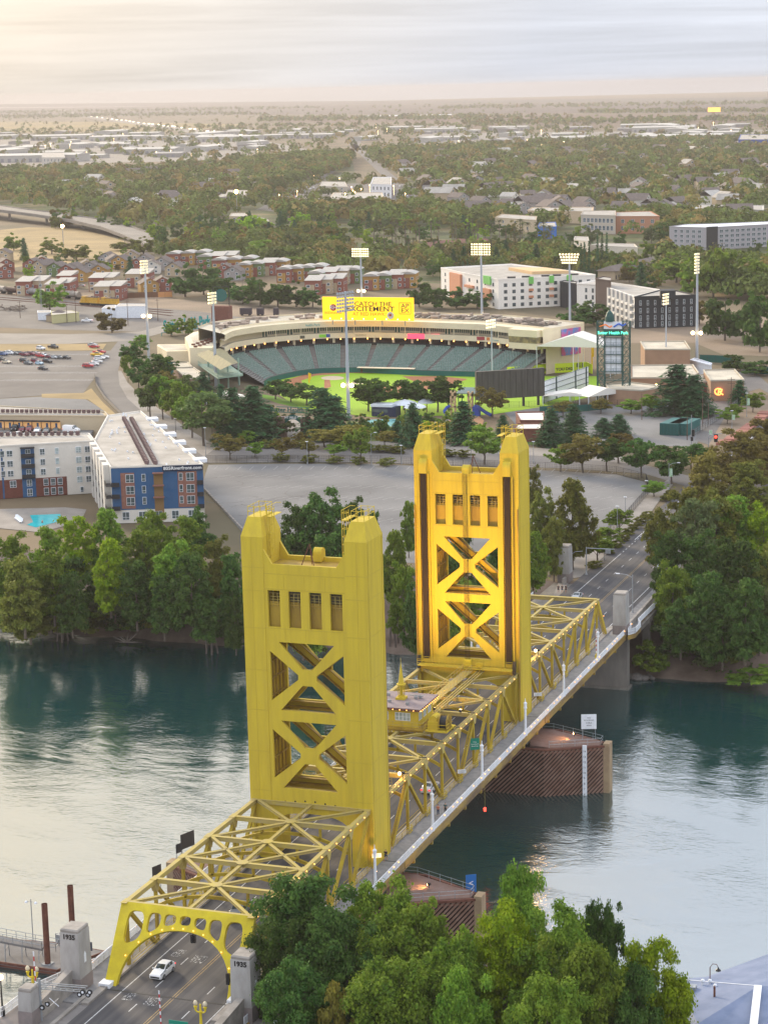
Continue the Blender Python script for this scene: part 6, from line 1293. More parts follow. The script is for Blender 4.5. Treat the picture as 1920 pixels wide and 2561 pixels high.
sign('shop_sign', tuple(Vector(cK(1425,190,0))+Vector((0,0,46))),(0,-1),26,9, mat('far_sign', (.9,.45,.05),.5, emit=1.2, ecol=(1,.45,.1)), 'tall far shop sign glowing orange above the warehouses at the right', (), None, 1, [(-6,50),(6,50)])
BLUEW = mat('store_blue', (.01,.06,.30),.6); P4 = [cK(1530,222,14), cK(1700,222,14), cK(1700,200,14), cK(1540,200,14)]; flatbox('warehouse_store', P4,14, BLUEW, ROOFW, 'big blue far warehouse store at the right edge', 'store')
# ---- townhouse rows
RW_ = mat('townhouse_red', (.25,.088,.062),.8); OCH = mat('townhouse_ochre', (.38,.22,.06),.8); GRN = mat('townhouse_green', (.13,.19,.07),.8); TNW = mat('townhouse_tan', (.42,.33,.22),.8); MET = mat('metal_roof', (.42,.39,.35),.5,(.34,.32,.295),.6, metal=.1); SHG = mat('shingle_roof', (.17,.135,.12),.9,(.12,.10,.09),.8)
def townhouse(cols, arch):
 e = empty('townhouse', (0,0,0),0, '', 'townhouse'); w_, d_, h = 8.4,13,7.6
 m = MB(); m.bx((-w_/2,-d_/2,0),(w_/2, d_/2, h)); m.build('wall', cols[0], e); m = MB(); m.bx((-w_/2+.5,-d_/2-.5,0),(w_/2-3.2,-d_/2-.001, h-2.2)); m.build('bay', cols[1], e)
 if arch:
  pr_ = [(-w_/2-.3+(w_+.6)*t, h+.1+1.3*math.sin(math.pi*(.08+.92*t))) for t in np.linspace(0,1,7)]; m = MB(); n = len(pr_)
  m.add([(x, -d_/2-.7, z) for x, z in pr_]+[(x, d_/2+.3, z) for x, z in pr_]+[(x, -d_/2-.7, h-.1) for x, z in (pr_[0], pr_[-1])]+[(x, d_/2+.3, h-.1) for x, z in (pr_[0], pr_[-1])], [(i, i+1, n+i+1, n+i) for i in range(n-1)]+[tuple(range(n-1,-1,-1))+(2*n, 2*n+1)]); m.build('roof', MET, e)
 else: m = MB(); m.add([(-w_/2-.3,-d_/2-.5, h+.1),(w_/2+.3,-d_/2-.5, h+.1),(w_/2+.3, d_/2+.3, h+1.9),(-w_/2-.3, d_/2+.3, h+1.9),(-w_/2,-d_/2, h-.01),(w_/2,-d_/2, h-.01),(w_/2, d_/2, h),(-w_/2, d_/2, h)], [(0,1,2,3),(2,6,7,3),(1,5,6,2),(0,3,7,4),(4,5,1,0)]); m.build('roof', MET, e)
 for x, z, wd, y in ((-2.2,3.9,2.0,-.52),(-2.2,1.0,2.0,-.52),(2.4,4.4,1.6,-.02),(2.4,1.3,1.4,-.02)): f = MB().bx((x-wd/2,-d_/2+y-.04, z),(x+wd/2,-d_/2+y, z+1.5)).build('window', WHITE, e); MB().bx((x-wd/2+.15,-d_/2+y-.06, z+.15),(x+wd/2-.15,-d_/2+y-.041, z+1.35)).build('pane', GLASS, f)
 for y, z in ((-3,4.2),(1,4.2),(4,4.2),(-3,1.2)): f = MB().bx((w_/2, y-.6, z),(w_/2+.04, y+.6, z+1.5)).build('window', WHITE, e); MB().bx((w_/2+.041, y-.45, z+.15),(w_/2+.06, y+.45, z+1.35)).build('pane', GLASS, f)
 return e
TH = [townhouse((RW_, OCH), True), townhouse((OCH, RW_), True), townhouse((GRN, RW_), True), townhouse((RW_, TNW), False), townhouse((TNW, RW_), False)]
def place_first_or_copy(P, k, loc, rz, lab, grp, sc=1):
 o = P[k]; EXCL.append((loc[0], loc[1], 10))
 if not o.get('used'): o['used'] = 1; o.location = loc; o.rotation_euler = (0,0, rz); o.scale = (sc,)*3; tag(o, lab, None, grp); return o
 c = copy_tree(o, loc, rz, scale=sc, label=lab, group=grp);
 return c
ci = 0; cn = ['red', 'ochre', 'green', 'red', 'tan']
rows_ = [(cB, (95,75),(350,62),3,0),(cB, (290,90),(500,80),3,2),(cB, (365,112),(625,98),3,0),(cB, (520,140),(800,115),4,1),(cB, (760,165),(1030,145),4,0),(cB, (945,190),(1235,162),4,2),(cB, (930,232),(1130,215),3,3),(cB, (1270,205),(1560,188),4,1),(cA, (130,260),(300,250),2,3),(cA, (330,280),(450,262),2,3),(cA, (400,225),(470,215),1,3),(cA, (640,290),(790,285),2,4),(cA, (610,235),(740,230),2,3),(cA, (850,210),(960,205),2,4)]
NMR = ['back row left end', 'second row', 'third row by the grey oaks', 'middle row', 'long red row', 'row before the pale-roofed houses', 'front row with tilted pale roofs', 'right-hand row behind the stadium', 'by the tank cars', 'behind the round yard tree', 'above the yellow locomotive', 'above the rail yard fence', 'behind the twin red houses', 'left of the tall light tower']
for ri, (cc_, a, b, n, k0) in enumerate(rows_):
 A, B = Vector(cc_(*a, 8)), Vector(cc_(*b, 8));
 for k in range(n):
  p = A+(B-A)*((k+.5)/n); kk = (k0+(k % 3 if k0 < 3 else 0)) % 5 if k0 < 3 else (3 if (k+ri) % 2 == 0 else 4)
  place_first_or_copy(TH, kk, (p.x, p.y, 0), YAW*-1*0+.18, '%s townhouse with pale %s roof, %s' % (cn[kk], 'curved' if kk < 3 else 'sloping', NMR[ri]), 'townhouse rows')
def house(cols, rf):
 e = empty('house', (0,0,0),0, '', 'house'); w_, d_, h = 10,12,5.4
 MB().bx((-w_/2,-d_/2,0),(w_/2, d_/2, h)).build('wall', cols, e); m = MB(); o = .6
 m.add([(-w_/2-o, -d_/2-o, h-.2),(w_/2+o, -d_/2-o, h-.2),(w_/2+o, d_/2+o, h-.2),(-w_/2-o, d_/2+o, h-.2),(0,-d_/2-o, h+3.0),(0, d_/2+o, h+3.0)], [(0,4,5,3),(4,1,2,5)]); m.build('roof', rf, e)
 MB().add([(-w_/2,-d_/2+.01, h),(w_/2,-d_/2+.01, h),(0,-d_/2+.01, h+2.7)], [(0,1,2)]).build('gable', cols, e)
 for x, z in ((-2.5,3.2),(2.5,3.2),(-2.5,.8),(2.5,.8),(0,5.4)): f = MB().bx((x-.8,-d_/2-.04, z),(x+.8,-d_/2, z+1.4)).build('window', WHITE, e); MB().bx((x-.65,-d_/2-.06, z+.15),(x+.65,-d_/2-.041, z+1.25)).build('pane', GLASS, f)
 return e
HS = [house(RW_, SHG), house(TNW, SHG), house(OCH, SHG), house(WHW, SHG), house(mat('house_grey', (.3,.28,.27),.8), SHG), house(GRN, SHG)]; hn = ['red', 'tan', 'ochre', 'white', 'grey', 'green', 'pale-roofed white', 'pale-roofed cream']; HS += [house(WHW, MET), house(TNW, ROOFW)]
hp2 = [(215,150,0,.2),(270,135,0,.5),(290,160,1,-.3),(375,175,5,.1),(440,190,0,.3),(480,180,0,.1),(520,210,2,.2),(560,160,1,.5),(600,170,4,.2),(650,190,2,.3),(700,110,4,.2),(740,125,4,.6),(790,130,2,.1),(850,95,1,.4),(900,150,0,.2),(940,120,4,.3),(985,160,3,.4),(1060,140,4,.2),(960,280,2,.6),(1050,270,0,.5),(1140,175,1,.1),(1460,185,0,.3),(1520,200,4,.2),(30,150,0,.7),(20,190,0,.7),(25,85,1,.3)]
for i, (x, y, k, rz) in enumerate(hp2): p = cA(x, y, 5); place_first_or_copy(HS, k, (p[0], p[1], 0), rz, '%s gabled house with brown shingle roof left of the townhouses, %s' % (hn[k], ('front', 'second', 'third', 'rear')[min(3, max(0, int((225-y)/32)))]+' rank, '+('far left', 'left', 'middle', 'right')[min(3, int(x/300))]), 'houses left of the townhouse rows')
WHS = []
for i, (wc, wd, dp, h) in enumerate((((.46,.44,.40),70,38,7),((.34,.32,.30),46,30,6),((.50,.48,.44),110,40,8))):
 e = empty('warehouse', (0,0,0),0, '', 'warehouse'); mt = mat('shed_wall_%d' % i, tuple(c*.75 for c in wc),.8); MB().bx((-wd/2,-dp/2,0),(wd/2, dp/2, h)).build('wall', mt, e)
 m = MB(); m.add([(-wd/2-.5,-dp/2-.5, h),(wd/2+.5,-dp/2-.5, h),(wd/2+.5, dp/2+.5, h),(-wd/2-.5, dp/2+.5, h),(-wd/2-.5,0, h+2),(wd/2+.5,0, h+2)], [(0,1,5,4),(4,5,2,3),(0,4,3),(1,2,5)]); m.build('roof', mat('shed_roof_%d' % i, wc, .8), e)
 m = MB(); [m.bx((x-2,-dp/2-.08,0),(x+2,-dp/2,4.4)) for x in np.arange(-wd/2+6, wd/2-4,9)]; m.build('loading_door', mat('shed_door_%d' % i, (.2,.2,.22),.7), e); WHS.append(e)
rs = random.Random(11)
def scatter(n, poly, fn, seed, mind=0):
 r = random.Random(seed); P = [D(*p) for p in poly]; xs = [p[0] for p in P]; ys = [p[1] for p in P]; got = 0; tries = 0; pts = []
 while got < n and tries < n*60:
  tries += 1; x, y = r.uniform(min(xs), max(xs)), r.uniform(min(ys), max(ys)); ins = False; j = len(P)-1
  for i in range(len(P)):
   if (P[i][1] > y) != (P[j][1] > y) and x < (P[j][0]-P[i][0])*(y-P[i][1])/(P[j][1]-P[i][1])+P[i][0]: ins = not ins
   j = i
  if not ins: continue
  if mind and any((x-a)**2+(y-b)**2 < mind*mind for a, b in pts): continue
  pts.append((x, y)); fn(x, y, r); got += 1
 return pts
SD_ = ('left edge', 'left', 'left of centre', 'centre', 'right of centre', 'right', 'right edge')
def side(x, y): u, v = PX((x, y, 0)); return SD_[min(6, max(0, int(u/275)))]+(', upper' if int(v/14) % 2 else ', lower')
wl_ = ['pale grey', 'grey', 'long white']
def put_wh(where, grp):
 def f(x, y, r): k = r.randrange(3); place_first_or_copy(WHS, k, (x, y, 0), r.choice((0,1.57))+.1, '%s warehouse roof %s, %s' % (wl_[k], where, side(x, y)), grp, sc=r.uniform(.7,1.4)); EXCL.append((x, y, 40))
 return f
scatter(34, [(-20,305),(280,296),(560,305),(540,335),(200,350),(-20,368)], put_wh('in the far left industrial area', 'warehouses far left'),5,60)
scatter(30, [(-20,290),(500,284),(1100,278),(1100,306),(560,306),(-20,304)], put_wh('on the far plain below the yellow field', 'warehouses of the far plain'),6,90)
scatter(34, [(900,284),(1690,270),(1690,300),(1300,318),(900,315)], put_wh('in the far right industrial area', 'warehouses far right'),8,70)
def put_house(where, grp):
 def f(x, y, r): k = r.choice((1,3,4,4,1,6,7)); place_first_or_copy(HS, k, (x, y, 0), r.uniform(0,3), '%s suburban house glimpsed %s, %s' % (hn[k], where, side(x, y)), grp, sc=r.uniform(1.1,1.7)); EXCL.append((x, y, 13)); EXCL.append((x+5, y-16,9))
 return f
scatter(58, [(900,400),(1658,395),(1658,480),(1200,470),(950,440)], put_house('through the trees at right', 'suburban houses right'),12,18); scatter(48, [(790,345),(1658,312),(1658,395),(900,400)], put_house('in the far wood', 'suburban houses far'),13,30); scatter(40, [(100,395),(560,360),(740,345),(640,380),(480,455),(250,460)], put_house('in the left wood', 'suburban houses left'),17,26); scatter(14, [(950,445),(1250,455),(1230,475),(960,470)], put_house('beside the right avenue', 'suburban houses by avenue'),14,14)
MOT = mat('motel_roof', (.20,.09,.07),.85)
for a, b, h, lb in (((335,730),(640,745),5, 'long low motel with red-brown roof behind the white apartments'),((130,690),(290,668),4, 'low brown-roofed motel wing among the palms, left'),((960,790),(1160,745),5, 'long tan motel with lit balcony row at the right'),((300,665),(460,665),4, 'rear brown-roofed motel wing among the palms')):
 A, B = Vector(cK(*a, h)), Vector(cK(*b, h)); e = empty('motel', tuple((A+B)/2*1-Vector((0,0, h))), math.atan2(B.y-A.y, B.x-A.x), lb, 'motel'); L = (B-A).length; MB().bx((-L/2,-5,0),(L/2,5, h)).build('wall', TNW, e); m = MB(); m.add([(-L/2-1,-6.5, h),(L/2+1,-6.5, h),(L/2+1,6.5, h),(-L/2-1,6.5, h),(-L/2+3,0, h+2.4),(L/2-3,0, h+2.4)], [(0,1,5,4),(4,5,2,3),(0,4,3),(1,2,5)]); m.build('roof', MOT if 'tan' not in lb else SHG, e); m = MB(); [m.bx((x, -5.1,.5),(x+1.4,-5.0,2.6)) for x in np.arange(-L/2+1, L/2-2,4)]; m.build('door_row', DARK, e)
for tops, h, wm, lb in (([cI(510,585,4), cI(780,560,4), cI(700,540,4), cI(505,545,4)], 4, mat('pale_yellow', (.50,.46,.24),.8), 'pale yellow shed with white roof in the rail yard'),([cI(372,562,3.5), cI(500,560,3.5), cI(500,538,3.5), cI(372,540,3.5)], 3.5, WHITE, 'small white shed beside the radio mast'),([cI(1140,500,5.5), cI(1445,498,5.5), cI(1440,475,5.5), cI(1180,472,5.5)], 5.5, WHITE, 'large white metal shed by the yellow locomotive'),([cI(1005,520,4.5), cI(1140,515,4.5), cI(1140,485,4.5), cI(1050,488,4.5)], 4.5, WHITE, 'lower white annex of the metal shed behind the yard tree')):
 flatbox('yard_shed', tops, h, wm, MET, lb, 'shed', parapet=.2)
p = cI(585,640); e = empty('yard_house', (p[0], p[1], 0),.1, 'little tan hut with dark pyramid roof in the rail yard', 'hut'); MB().bx((-5,-4,0),(5,4,3)).build('wall', TNW, e); m = MB(); m.add([(-5.6,-4.6,3),(5.6,-4.6,3),(5.6,4.6,3),(-5.6,4.6,3),(0,0,5.5)], [(0,1,4),(1,2,4),(2,3,4),(3,0,4)]); m.build('roof', SHG, e)
# ================================================================== TREES
def leafmat(name, c1, c2, c3=None, scale=.5, world=False, trans=.3, rnd=.9):
 m = bpy.data.materials.new(name); m.use_nodes = True; t = m.node_tree; b = t.nodes['Principled BSDF']; b.inputs['Roughness'].default_value = .65; b.inputs['Specular IOR Level'].default_value = .05
 if world: src = t.nodes.new('ShaderNodeNewGeometry').outputs['Position']
 else: src = t.nodes.new('ShaderNodeTexCoord').outputs['Object']
 n = t.nodes.new('ShaderNodeTexNoise'); n.inputs['Scale'].default_value = scale; n.inputs['Detail'].default_value = 5; n.inputs['Roughness'].default_value = .7; t.links.new(src, n.inputs['Vector'])
 r = t.nodes.new('ShaderNodeValToRGB'); r.color_ramp.elements[0].position = .34; r.color_ramp.elements[1].position = .66; r.color_ramp.elements[0].color = (*c1,1); r.color_ramp.elements[1].color = (*c2,1); t.links.new(n.outputs[0], r.inputs[0]); col = r.outputs[0]
 if c3:
  v = t.nodes.new('ShaderNodeTexVoronoi'); v.inputs['Scale'].default_value = .05 if world else .3; t.links.new(src, v.inputs['Vector']); mx = t.nodes.new('ShaderNodeMix'); mx.data_type = 'RGBA'; s = t.nodes.new('ShaderNodeSeparateXYZ'); t.links.new(v.outputs['Color'], s.inputs[0]); mr = t.nodes.new('ShaderNodeMapRange'); mr.inputs['From Min'].default_value = .55; mr.inputs['From Max'].default_value = .95; t.links.new(s.outputs[0], mr.inputs[0]); t.links.new(mr.outputs[0], mx.inputs[0]); t.links.new(col, mx.inputs[6]); mx.inputs[7].default_value = (*c3,1);
  h = t.nodes.new('ShaderNodeHueSaturation'); vv = t.nodes.new('ShaderNodeMapRange'); vv.inputs['To Min'].default_value = .6; vv.inputs['To Max'].default_value = 1.5; t.links.new(s.outputs[1], vv.inputs[0]); t.links.new(vv.outputs[0], h.inputs['Value']); t.links.new(mx.outputs[2], h.inputs['Color']); col = h.outputs[0]
 elif rnd:
  oi = t.nodes.new('ShaderNodeObjectInfo'); h = t.nodes.new('ShaderNodeHueSaturation'); a = t.nodes.new('ShaderNodeMapRange'); a.inputs['To Min'].default_value = .485; a.inputs['To Max'].default_value = .515; bq = t.nodes.new('ShaderNodeMapRange'); bq.inputs['To Min'].default_value = 1-.25*rnd; bq.inputs['To Max'].default_value = 1+.3*rnd
  t.links.new(oi.outputs['Random'], a.inputs[0]); t.links.new(oi.outputs['Random'], bq.inputs[0]); t.links.new(a.outputs[0], h.inputs['Hue']); t.links.new(bq.outputs[0], h.inputs['Value']); t.links.new(col, h.inputs['Color']); col = h.outputs[0]
 t.links.new(col, b.inputs['Base Color']); tr = t.nodes.new('ShaderNodeBsdfTranslucent'); t.links.new(col, tr.inputs[0]); ms = t.nodes.new('ShaderNodeMixShader'); ms.inputs[0].default_value = trans; t.links.new(b.outputs[0], ms.inputs[1]); t.links.new(tr.outputs[0], ms.inputs[2]); t.links.new(ms.outputs[0], t.nodes['Material Output'].inputs[0]); return m
LG = leafmat('leaf_green', (.078,.160,.020),(.22,.31,.034)); LGD = leafmat('leaf_dark', (.032,.078,.020),(.10,.168,.032)); LY = leafmat('leaf_yellow_green', (.14,.27,.012),(.31,.42,.018)); LO = leafmat('leaf_olive', (.105,.130,.026),(.20,.20,.036)); LB = leafmat('leaf_brown', (.13,.105,.028),(.20,.17,.036)); LC = leafmat('needle_dark', (.028,.085,.036),(.062,.135,.050), trans=.1); LW = leafmat('leaf_willow', (.095,.145,.045),(.14,.19,.055)); LL = leafmat('leaf_lime', (.10,.20,.025),(.19,.27,.035)); LP = leafmat('palm_frond', (.08,.11,.04),(.15,.16,.06)); LGO = leafmat('leaf_gold', (.17,.14,.03),(.22,.19,.035)); LGR = leafmat('leaf_greygreen', (.075,.110,.040),(.16,.19,.07))
BARK = mat('bark', (.11,.085,.065),.9,(.17,.14,.115),2, bump=.4)
def cards(P, Nn, size, rs, asp=.75):
 """leaf clump faces: centre points, normals, sizes -> vertex and face arrays"""
 n = len(P); u = rs.normal(size=(n, 3)); u -= (u*Nn).sum(1, keepdims=True)*Nn; u /= np.linalg.norm(u, axis=1, keepdims=True)+1e-9; v = np.cross(Nn, u); s = (size*(.45+1.25*rs.random(n)**1.6))[:, None]
 V = np.stack([P-u*s*.5, P-v*s*.5*asp+Nn*s*.10, P+u*s*.5, P+v*s*.5*asp+Nn*s*.10], 1).reshape(-1,3); return V
def mesh_from_cards(name, V, mt):
 n = len(V)//4; me = bpy.data.meshes.new(name); me.vertices.add(len(V)); me.vertices.foreach_set('co', V.astype(np.float32).ravel()); me.loops.add(4*n); me.loops.foreach_set('vertex_index', np.arange(4*n, dtype=np.int32)); me.polygons.add(n); me.polygons.foreach_set('loop_start', np.arange(0,4*n, 4, dtype=np.int32)); me.polygons.foreach_set('loop_total', np.full(n, 4, dtype=np.int32)); me.update(); me.materials.append(mt); return me
def unit(a): return a/(np.linalg.norm(a, axis=1, keepdims=True)+1e-9)
def broad(seed, H, Rr, z0, nb, nc, size, lean=0, irregular=.25):
 rs = np.random.default_rng(seed); C = []; RB_ = []; sub = [(0,0,1.0)]
 lobes = [(0,0,(H+z0)/2, Rr*.72,(H-z0)/2)]
 for k in range(rs.integers(3,6)): a = rs.random()*6.28; q = Rr*rs.uniform(.35,.6); zz = z0+(H-z0)*rs.uniform(.25,.8); lobes.append((q*math.cos(a), q*math.sin(a), zz, Rr*rs.uniform(.35,.55),(H-z0)*rs.uniform(.18,.3)))
 if z0 < 1: lobes += [(q*Rr*.4, w__*Rr*.4, H*.24, Rr*.42, H*.2) for q, w__ in ((1,0),(-.6,.8),(-.5,-.8))]
 V = []
 for i in range(nb):
  lx, ly, lz, lr, lh = lobes[rs.integers(len(lobes))] if rs.random() > .3 else lobes[0]
  d = unit(rs.normal(size=(1,3)))[0]; d[2] = d[2] if d[2] > -.5 else d[2]*.5; f = rs.uniform(.6,1.16); r = rs.uniform(.08,.22)*Rr
  c = np.array([lx+d[0]*lr*f+lean*(lz/H), ly+d[1]*lr*f, lz+d[2]*lh*f]); c[2] = min(max(c[2], z0*.7), H-r*.6); C.append(c); RB_.append(r)
 C, RB_ = np.array(C), np.array(RB_); w_ = RB_**2; cnt = (w_/w_.sum()*nc).astype(int)+4; P = []; NN = []
 for c, r, k in zip(C, RB_, cnt):
  d = unit(rs.normal(size=(k, 3))); d[:, 2] = np.where(d[:, 2] < -.4,-d[:, 2], d[:, 2]); rad = r*(.55+.55*rs.random(k)**.6)[:, None]; q = c+d*rad*np.array([1,1,.8])*(1+irregular*rs.normal(size=(k, 1))); P.append(q); NN.append(unit(d+rs.normal(size=(k, 3))*.55+np.array([0,0,.25])))
 P, NN = np.concatenate(P), np.concatenate(NN); keep = P[:, 2] > .3; return cards(P[keep], NN[keep], size, rs), C
def conifer(seed, H, Rr, nc, size):
 rs = np.random.default_rng(seed); P = []; NN = []; nl = int(H*1.5)
 for l in range(nl):
  z = H*.08+H*.9*l/nl; rr = Rr*(1-z/H)**.8*rs.uniform(.85,1.1)+.15; nbch = 9
  for b_ in range(nbch):
   a = rs.random()*6.28; k = max(3, int(nc/nl/nbch*(rr/Rr+.2)*1.6)); t = rs.random(k)**.7; L_ = rr*rs.uniform(.7,1.15); q = np.stack([np.cos(a)*t*L_, np.sin(a)*t*L_, z-t*t*L_*.32+rs.normal(size=k)*.12], 1)+rs.normal(size=(k, 3))*np.array([.28,.28,.08])*(Rr/3.5); P.append(q); NN.append(unit(np.tile([math.cos(a)*.35, math.sin(a)*.35,.85], (k, 1))+rs.normal(size=(k, 3))*.3))
 return cards(np.concatenate(P), np.concatenate(NN), size, rs, .5)
def trunk_mb(H, r, targets, rs, base=0):
 m = MB(); z = H*.45; m.tube((0,0, base),(.05*H*.2,0, z*.5), r, r*.75,8, False); m.tube((.05*H*.2,0, z*.5),(0,.1, z), r*.75, r*.5,8, False); m.tube((0,.1, z),(.1,0, H*.86), r*.5, r*.12,6, False)
 for t in targets:
  s = Vector((0,0, z*rs.uniform(.45,1.1))); t = Vector(t); mid = s.lerp(t, .5)+Vector((0,0,-.08*(t-s).length)); m.tube(s, mid, r*.36, r*.22,6, False); m.tube(mid, t, r*.22, r*.07,5, False)
 return m
PROTO = {}
def proto(key, V, targets, H, r, nm, seed):
 rs = random.Random(seed); c = mesh_from_cards('crown', V, LG); tm = trunk_mb(H, r, targets, rs).build('trunk', BARK); t = tm.data; bpy.data.objects.remove(tm); PROTO[key] = (nm, t, c, H)
def targets_from(C, n, rs): idx = rs.permutation(len(C))[:n]; return [tuple(C[i]) for i in idx]
for i in range(5):
 V, C = broad(100+i, 22,8.2,2.0,170,52000,.40); proto('big%d' % i, V, targets_from(C, 16, np.random.default_rng(i)),22,.55, 'riverside_tree', i)
for i in range(4):
 V, C = broad(200+i, 18,7.2,.8,150,19000,.60); proto('bank%d' % i, V, targets_from(C, 12, np.random.default_rng(i)),18,.42, 'riverside_tree', i)
for i in range(4):
 V, C = broad(300+i, 10,4.4,1.9,70,6000,.50); proto('mid%d' % i, V, targets_from(C, 7, np.random.default_rng(i)),10,.22, 'broadleaf_tree', i)
for i in range(3): proto('con%d' % i, conifer(400+i, 15,4.4,5200,.62), [], 15,.26, 'conifer', i)
for i in range(4):
 V, C = broad(500+i, 12,6,.5,46,2400,1.05); proto('far%d' % i, V, targets_from(C, 3, np.random.default_rng(i)),12,.3, 'broadleaf_tree', i)
for i in range(2): proto('cyp%d' % i, conifer(600+i, 13,1.5,1000,.6), [], 13,.16, 'cypress', i)
for i in range(3):
 V, C = broad(700+i, 5,3.2,.2,40,4200,.42); proto('bush%d' % i, V, targets_from(C, 4, np.random.default_rng(i)),3,.12, 'shrub', i)
def palm_v(seed):
 rs = np.random.default_rng(seed); P = []; NN = []
 for f in range(26):
  a = rs.random()*6.28; e0 = rs.uniform(-.5,1.2); n = 9; t = np.linspace(.12,1, n); L_ = 2.4; x = t*L_*math.cos(e0*.6); z = 13+t*L_*math.sin(e0)-t*t*1.5; q = np.stack([np.cos(a)*x, np.sin(a)*x, z], 1); P.append(q); NN.append(unit(np.tile([0,0,1.], (n, 1))+rs.normal(size=(n, 3))*.45))
 return cards(np.concatenate(P), np.concatenate(NN),.75, rs, .4)
for i in range(2):
 c = mesh_from_cards('crown', palm_v(i), LP); m = MB(); m.tube((0,0,0),(.2,0,7),.32,.24,7, False); m.tube((.2,0,7),(.1,0,13.2),.24,.2,7, False); m.sphere((.1,0,12.7),.6,7); o = m.build('trunk', BARK); PROTO['palm%d' % i] = ('palm_tree', o.data, c, 13.8); bpy.data.objects.remove(o)
TN = [0]
def tree(key, loc, h, mt, lab, grp=None, wid=None, rz=None, cat=None):
 r = random.Random(TN[0]*13+5); TN[0] += 1
 cands = [k for k in PROTO if k.rstrip('0123456789') == key]; k = key if key in PROTO else r.choice(cands); nm, tm, cm, H = PROTO[k]; s = h/H
 e = empty(nm, loc, r.random()*6.28 if rz is None else rz, lab, cat or {'riverside_tree': 'tree', 'broadleaf_tree': 'tree', 'conifer': 'conifer', 'cypress': 'cypress', 'shrub': 'shrub', 'palm_tree': 'palm tree'}[nm], grp)
 e.scale = (s*(wid or 1), s*(wid or 1), s)
 for n_, me in (('trunk', tm),('crown', cm)):
  o = bpy.data.objects.new(n_, me); COL.objects.link(o); o.parent = e; KID.setdefault(e.name, []).append(o)
  if n_ == 'crown' and mt: o.material_slots[0].link = 'OBJECT'; o.material_slots[0].material = mt
 return e
PR = {'big': 8.2/22, 'bank': 7.2/18, 'mid': 4.4/10, 'con': 4.4/15, 'far': .5, 'cyp': 1.5/13, 'bush': 3.2/5, 'palm': 2.4/13.8}
def T1(key, u, v, h, zb, mt, lab, grp=None, wpx=None):
 p = D(u, v, zb+h); wid = None
 if wpx: wid = (wpx*W2*DIST(p)/FPX/2)/(h*PR[key.rstrip('0123456789')])
 return tree(key, (p[0], p[1], zb), h, mt, lab, grp, wid)
def T2(key, u, vb, vt, wpx, mt, lab, grp=None):
 wpx *= {'con': 1.85, 'mid': 1.4, 'far': 1.25}.get(key, 1); b = D(u, vb); h = zat(u*W2, vt*W2, b); wid = (wpx*W2*DIST(b)/FPX/2)/(h*PR[key.rstrip('0123456789')]); return tree(key, (b[0], b[1], -.1), h, mt, lab, grp, min(2.9, max(.55, wid)))
FGR = 'foreground trees on the near bank'
def TF(k, u, v, y, zb, wpx, mt, lab):
 p = SY(u*W2, v*W2, y); h = p[2]-zb; wid = 1.12*(wpx*W2*DIST(p)/FPX/2)/(h*PR[k.rstrip('0123456789')]); return tree(k, (p[0], p[1], zb), h, mt, lab, FGR, wid)
TF('big0', 668,1893,-42,-8,240, LGD, 'dark green foreground tree touching the bridge truss at the right of the portal')
TF('big1', 615,1985,-47,-8,150, LGD, 'foreground tree directly right of the 1935 pylon')
TF('big2', 835,1905,-37,-9,200, LG, 'foreground tree behind the others, below the brown fender')
TF('big3', 882,1958,-45,-8,200, LG, 'green foreground tree with yellow-tinted top left of the fender planks')
TF('big4', 745,1990,-48,-8,200, LGD, 'dark foreground tree in the middle of the left clump')
TF('big0', 1085,1958,-45,-8,170, LY, 'yellow-green foreground tree in the middle with bare branches')
TF('big1', 1125,1888,-33,-10,130, LG, 'rear foreground tree hiding the tip of the near fender')
TF('big2', 1190,1975,-46,-8,200, LG, 'broad bright green foreground tree in the centre right')
TF('big3', 1300,1952,-38,-10,110, LGD, 'dark foreground tree standing out over the water at right')
TF('big4', 1235,2030,-52,-7,190, LG, 'large green foreground tree nearest to the camera at centre right')
TF('big0', 1408,2032,-44,-9,165, LY, 'rightmost foreground tree with yellow-green crown beside the blue-grey roof')
TF('big1', 1365,2105,-49,-9,150, LGD, 'low dark foreground tree under the rightmost yellow-green one')
TF('mid1', 728,2128,-56,-5,85, LGO, 'small brownish foreground tree at the bottom edge')
TF('big2', 640,2085,-56,-7,170, LGD, 'foreground tree cut by the bottom edge beside the pylon')
TF('big3', 860,2070,-57,-7,200, LG, 'foreground tree cut by the bottom edge below the middle clump')
TF('big4', 1010,2105,-58,-7,130, LG, 'foreground tree cut by the bottom edge left of the gap to the water')
TF('big0', 1180,2120,-60,-7,190, LG, 'foreground tree cut by the bottom edge at centre right')
TF('big3', 980,2020,-50,-8,150, LG, 'foreground tree below the planked fender, between two yellow-green crowns')
LBG = 'riverside trees on the far bank left of the bridge'
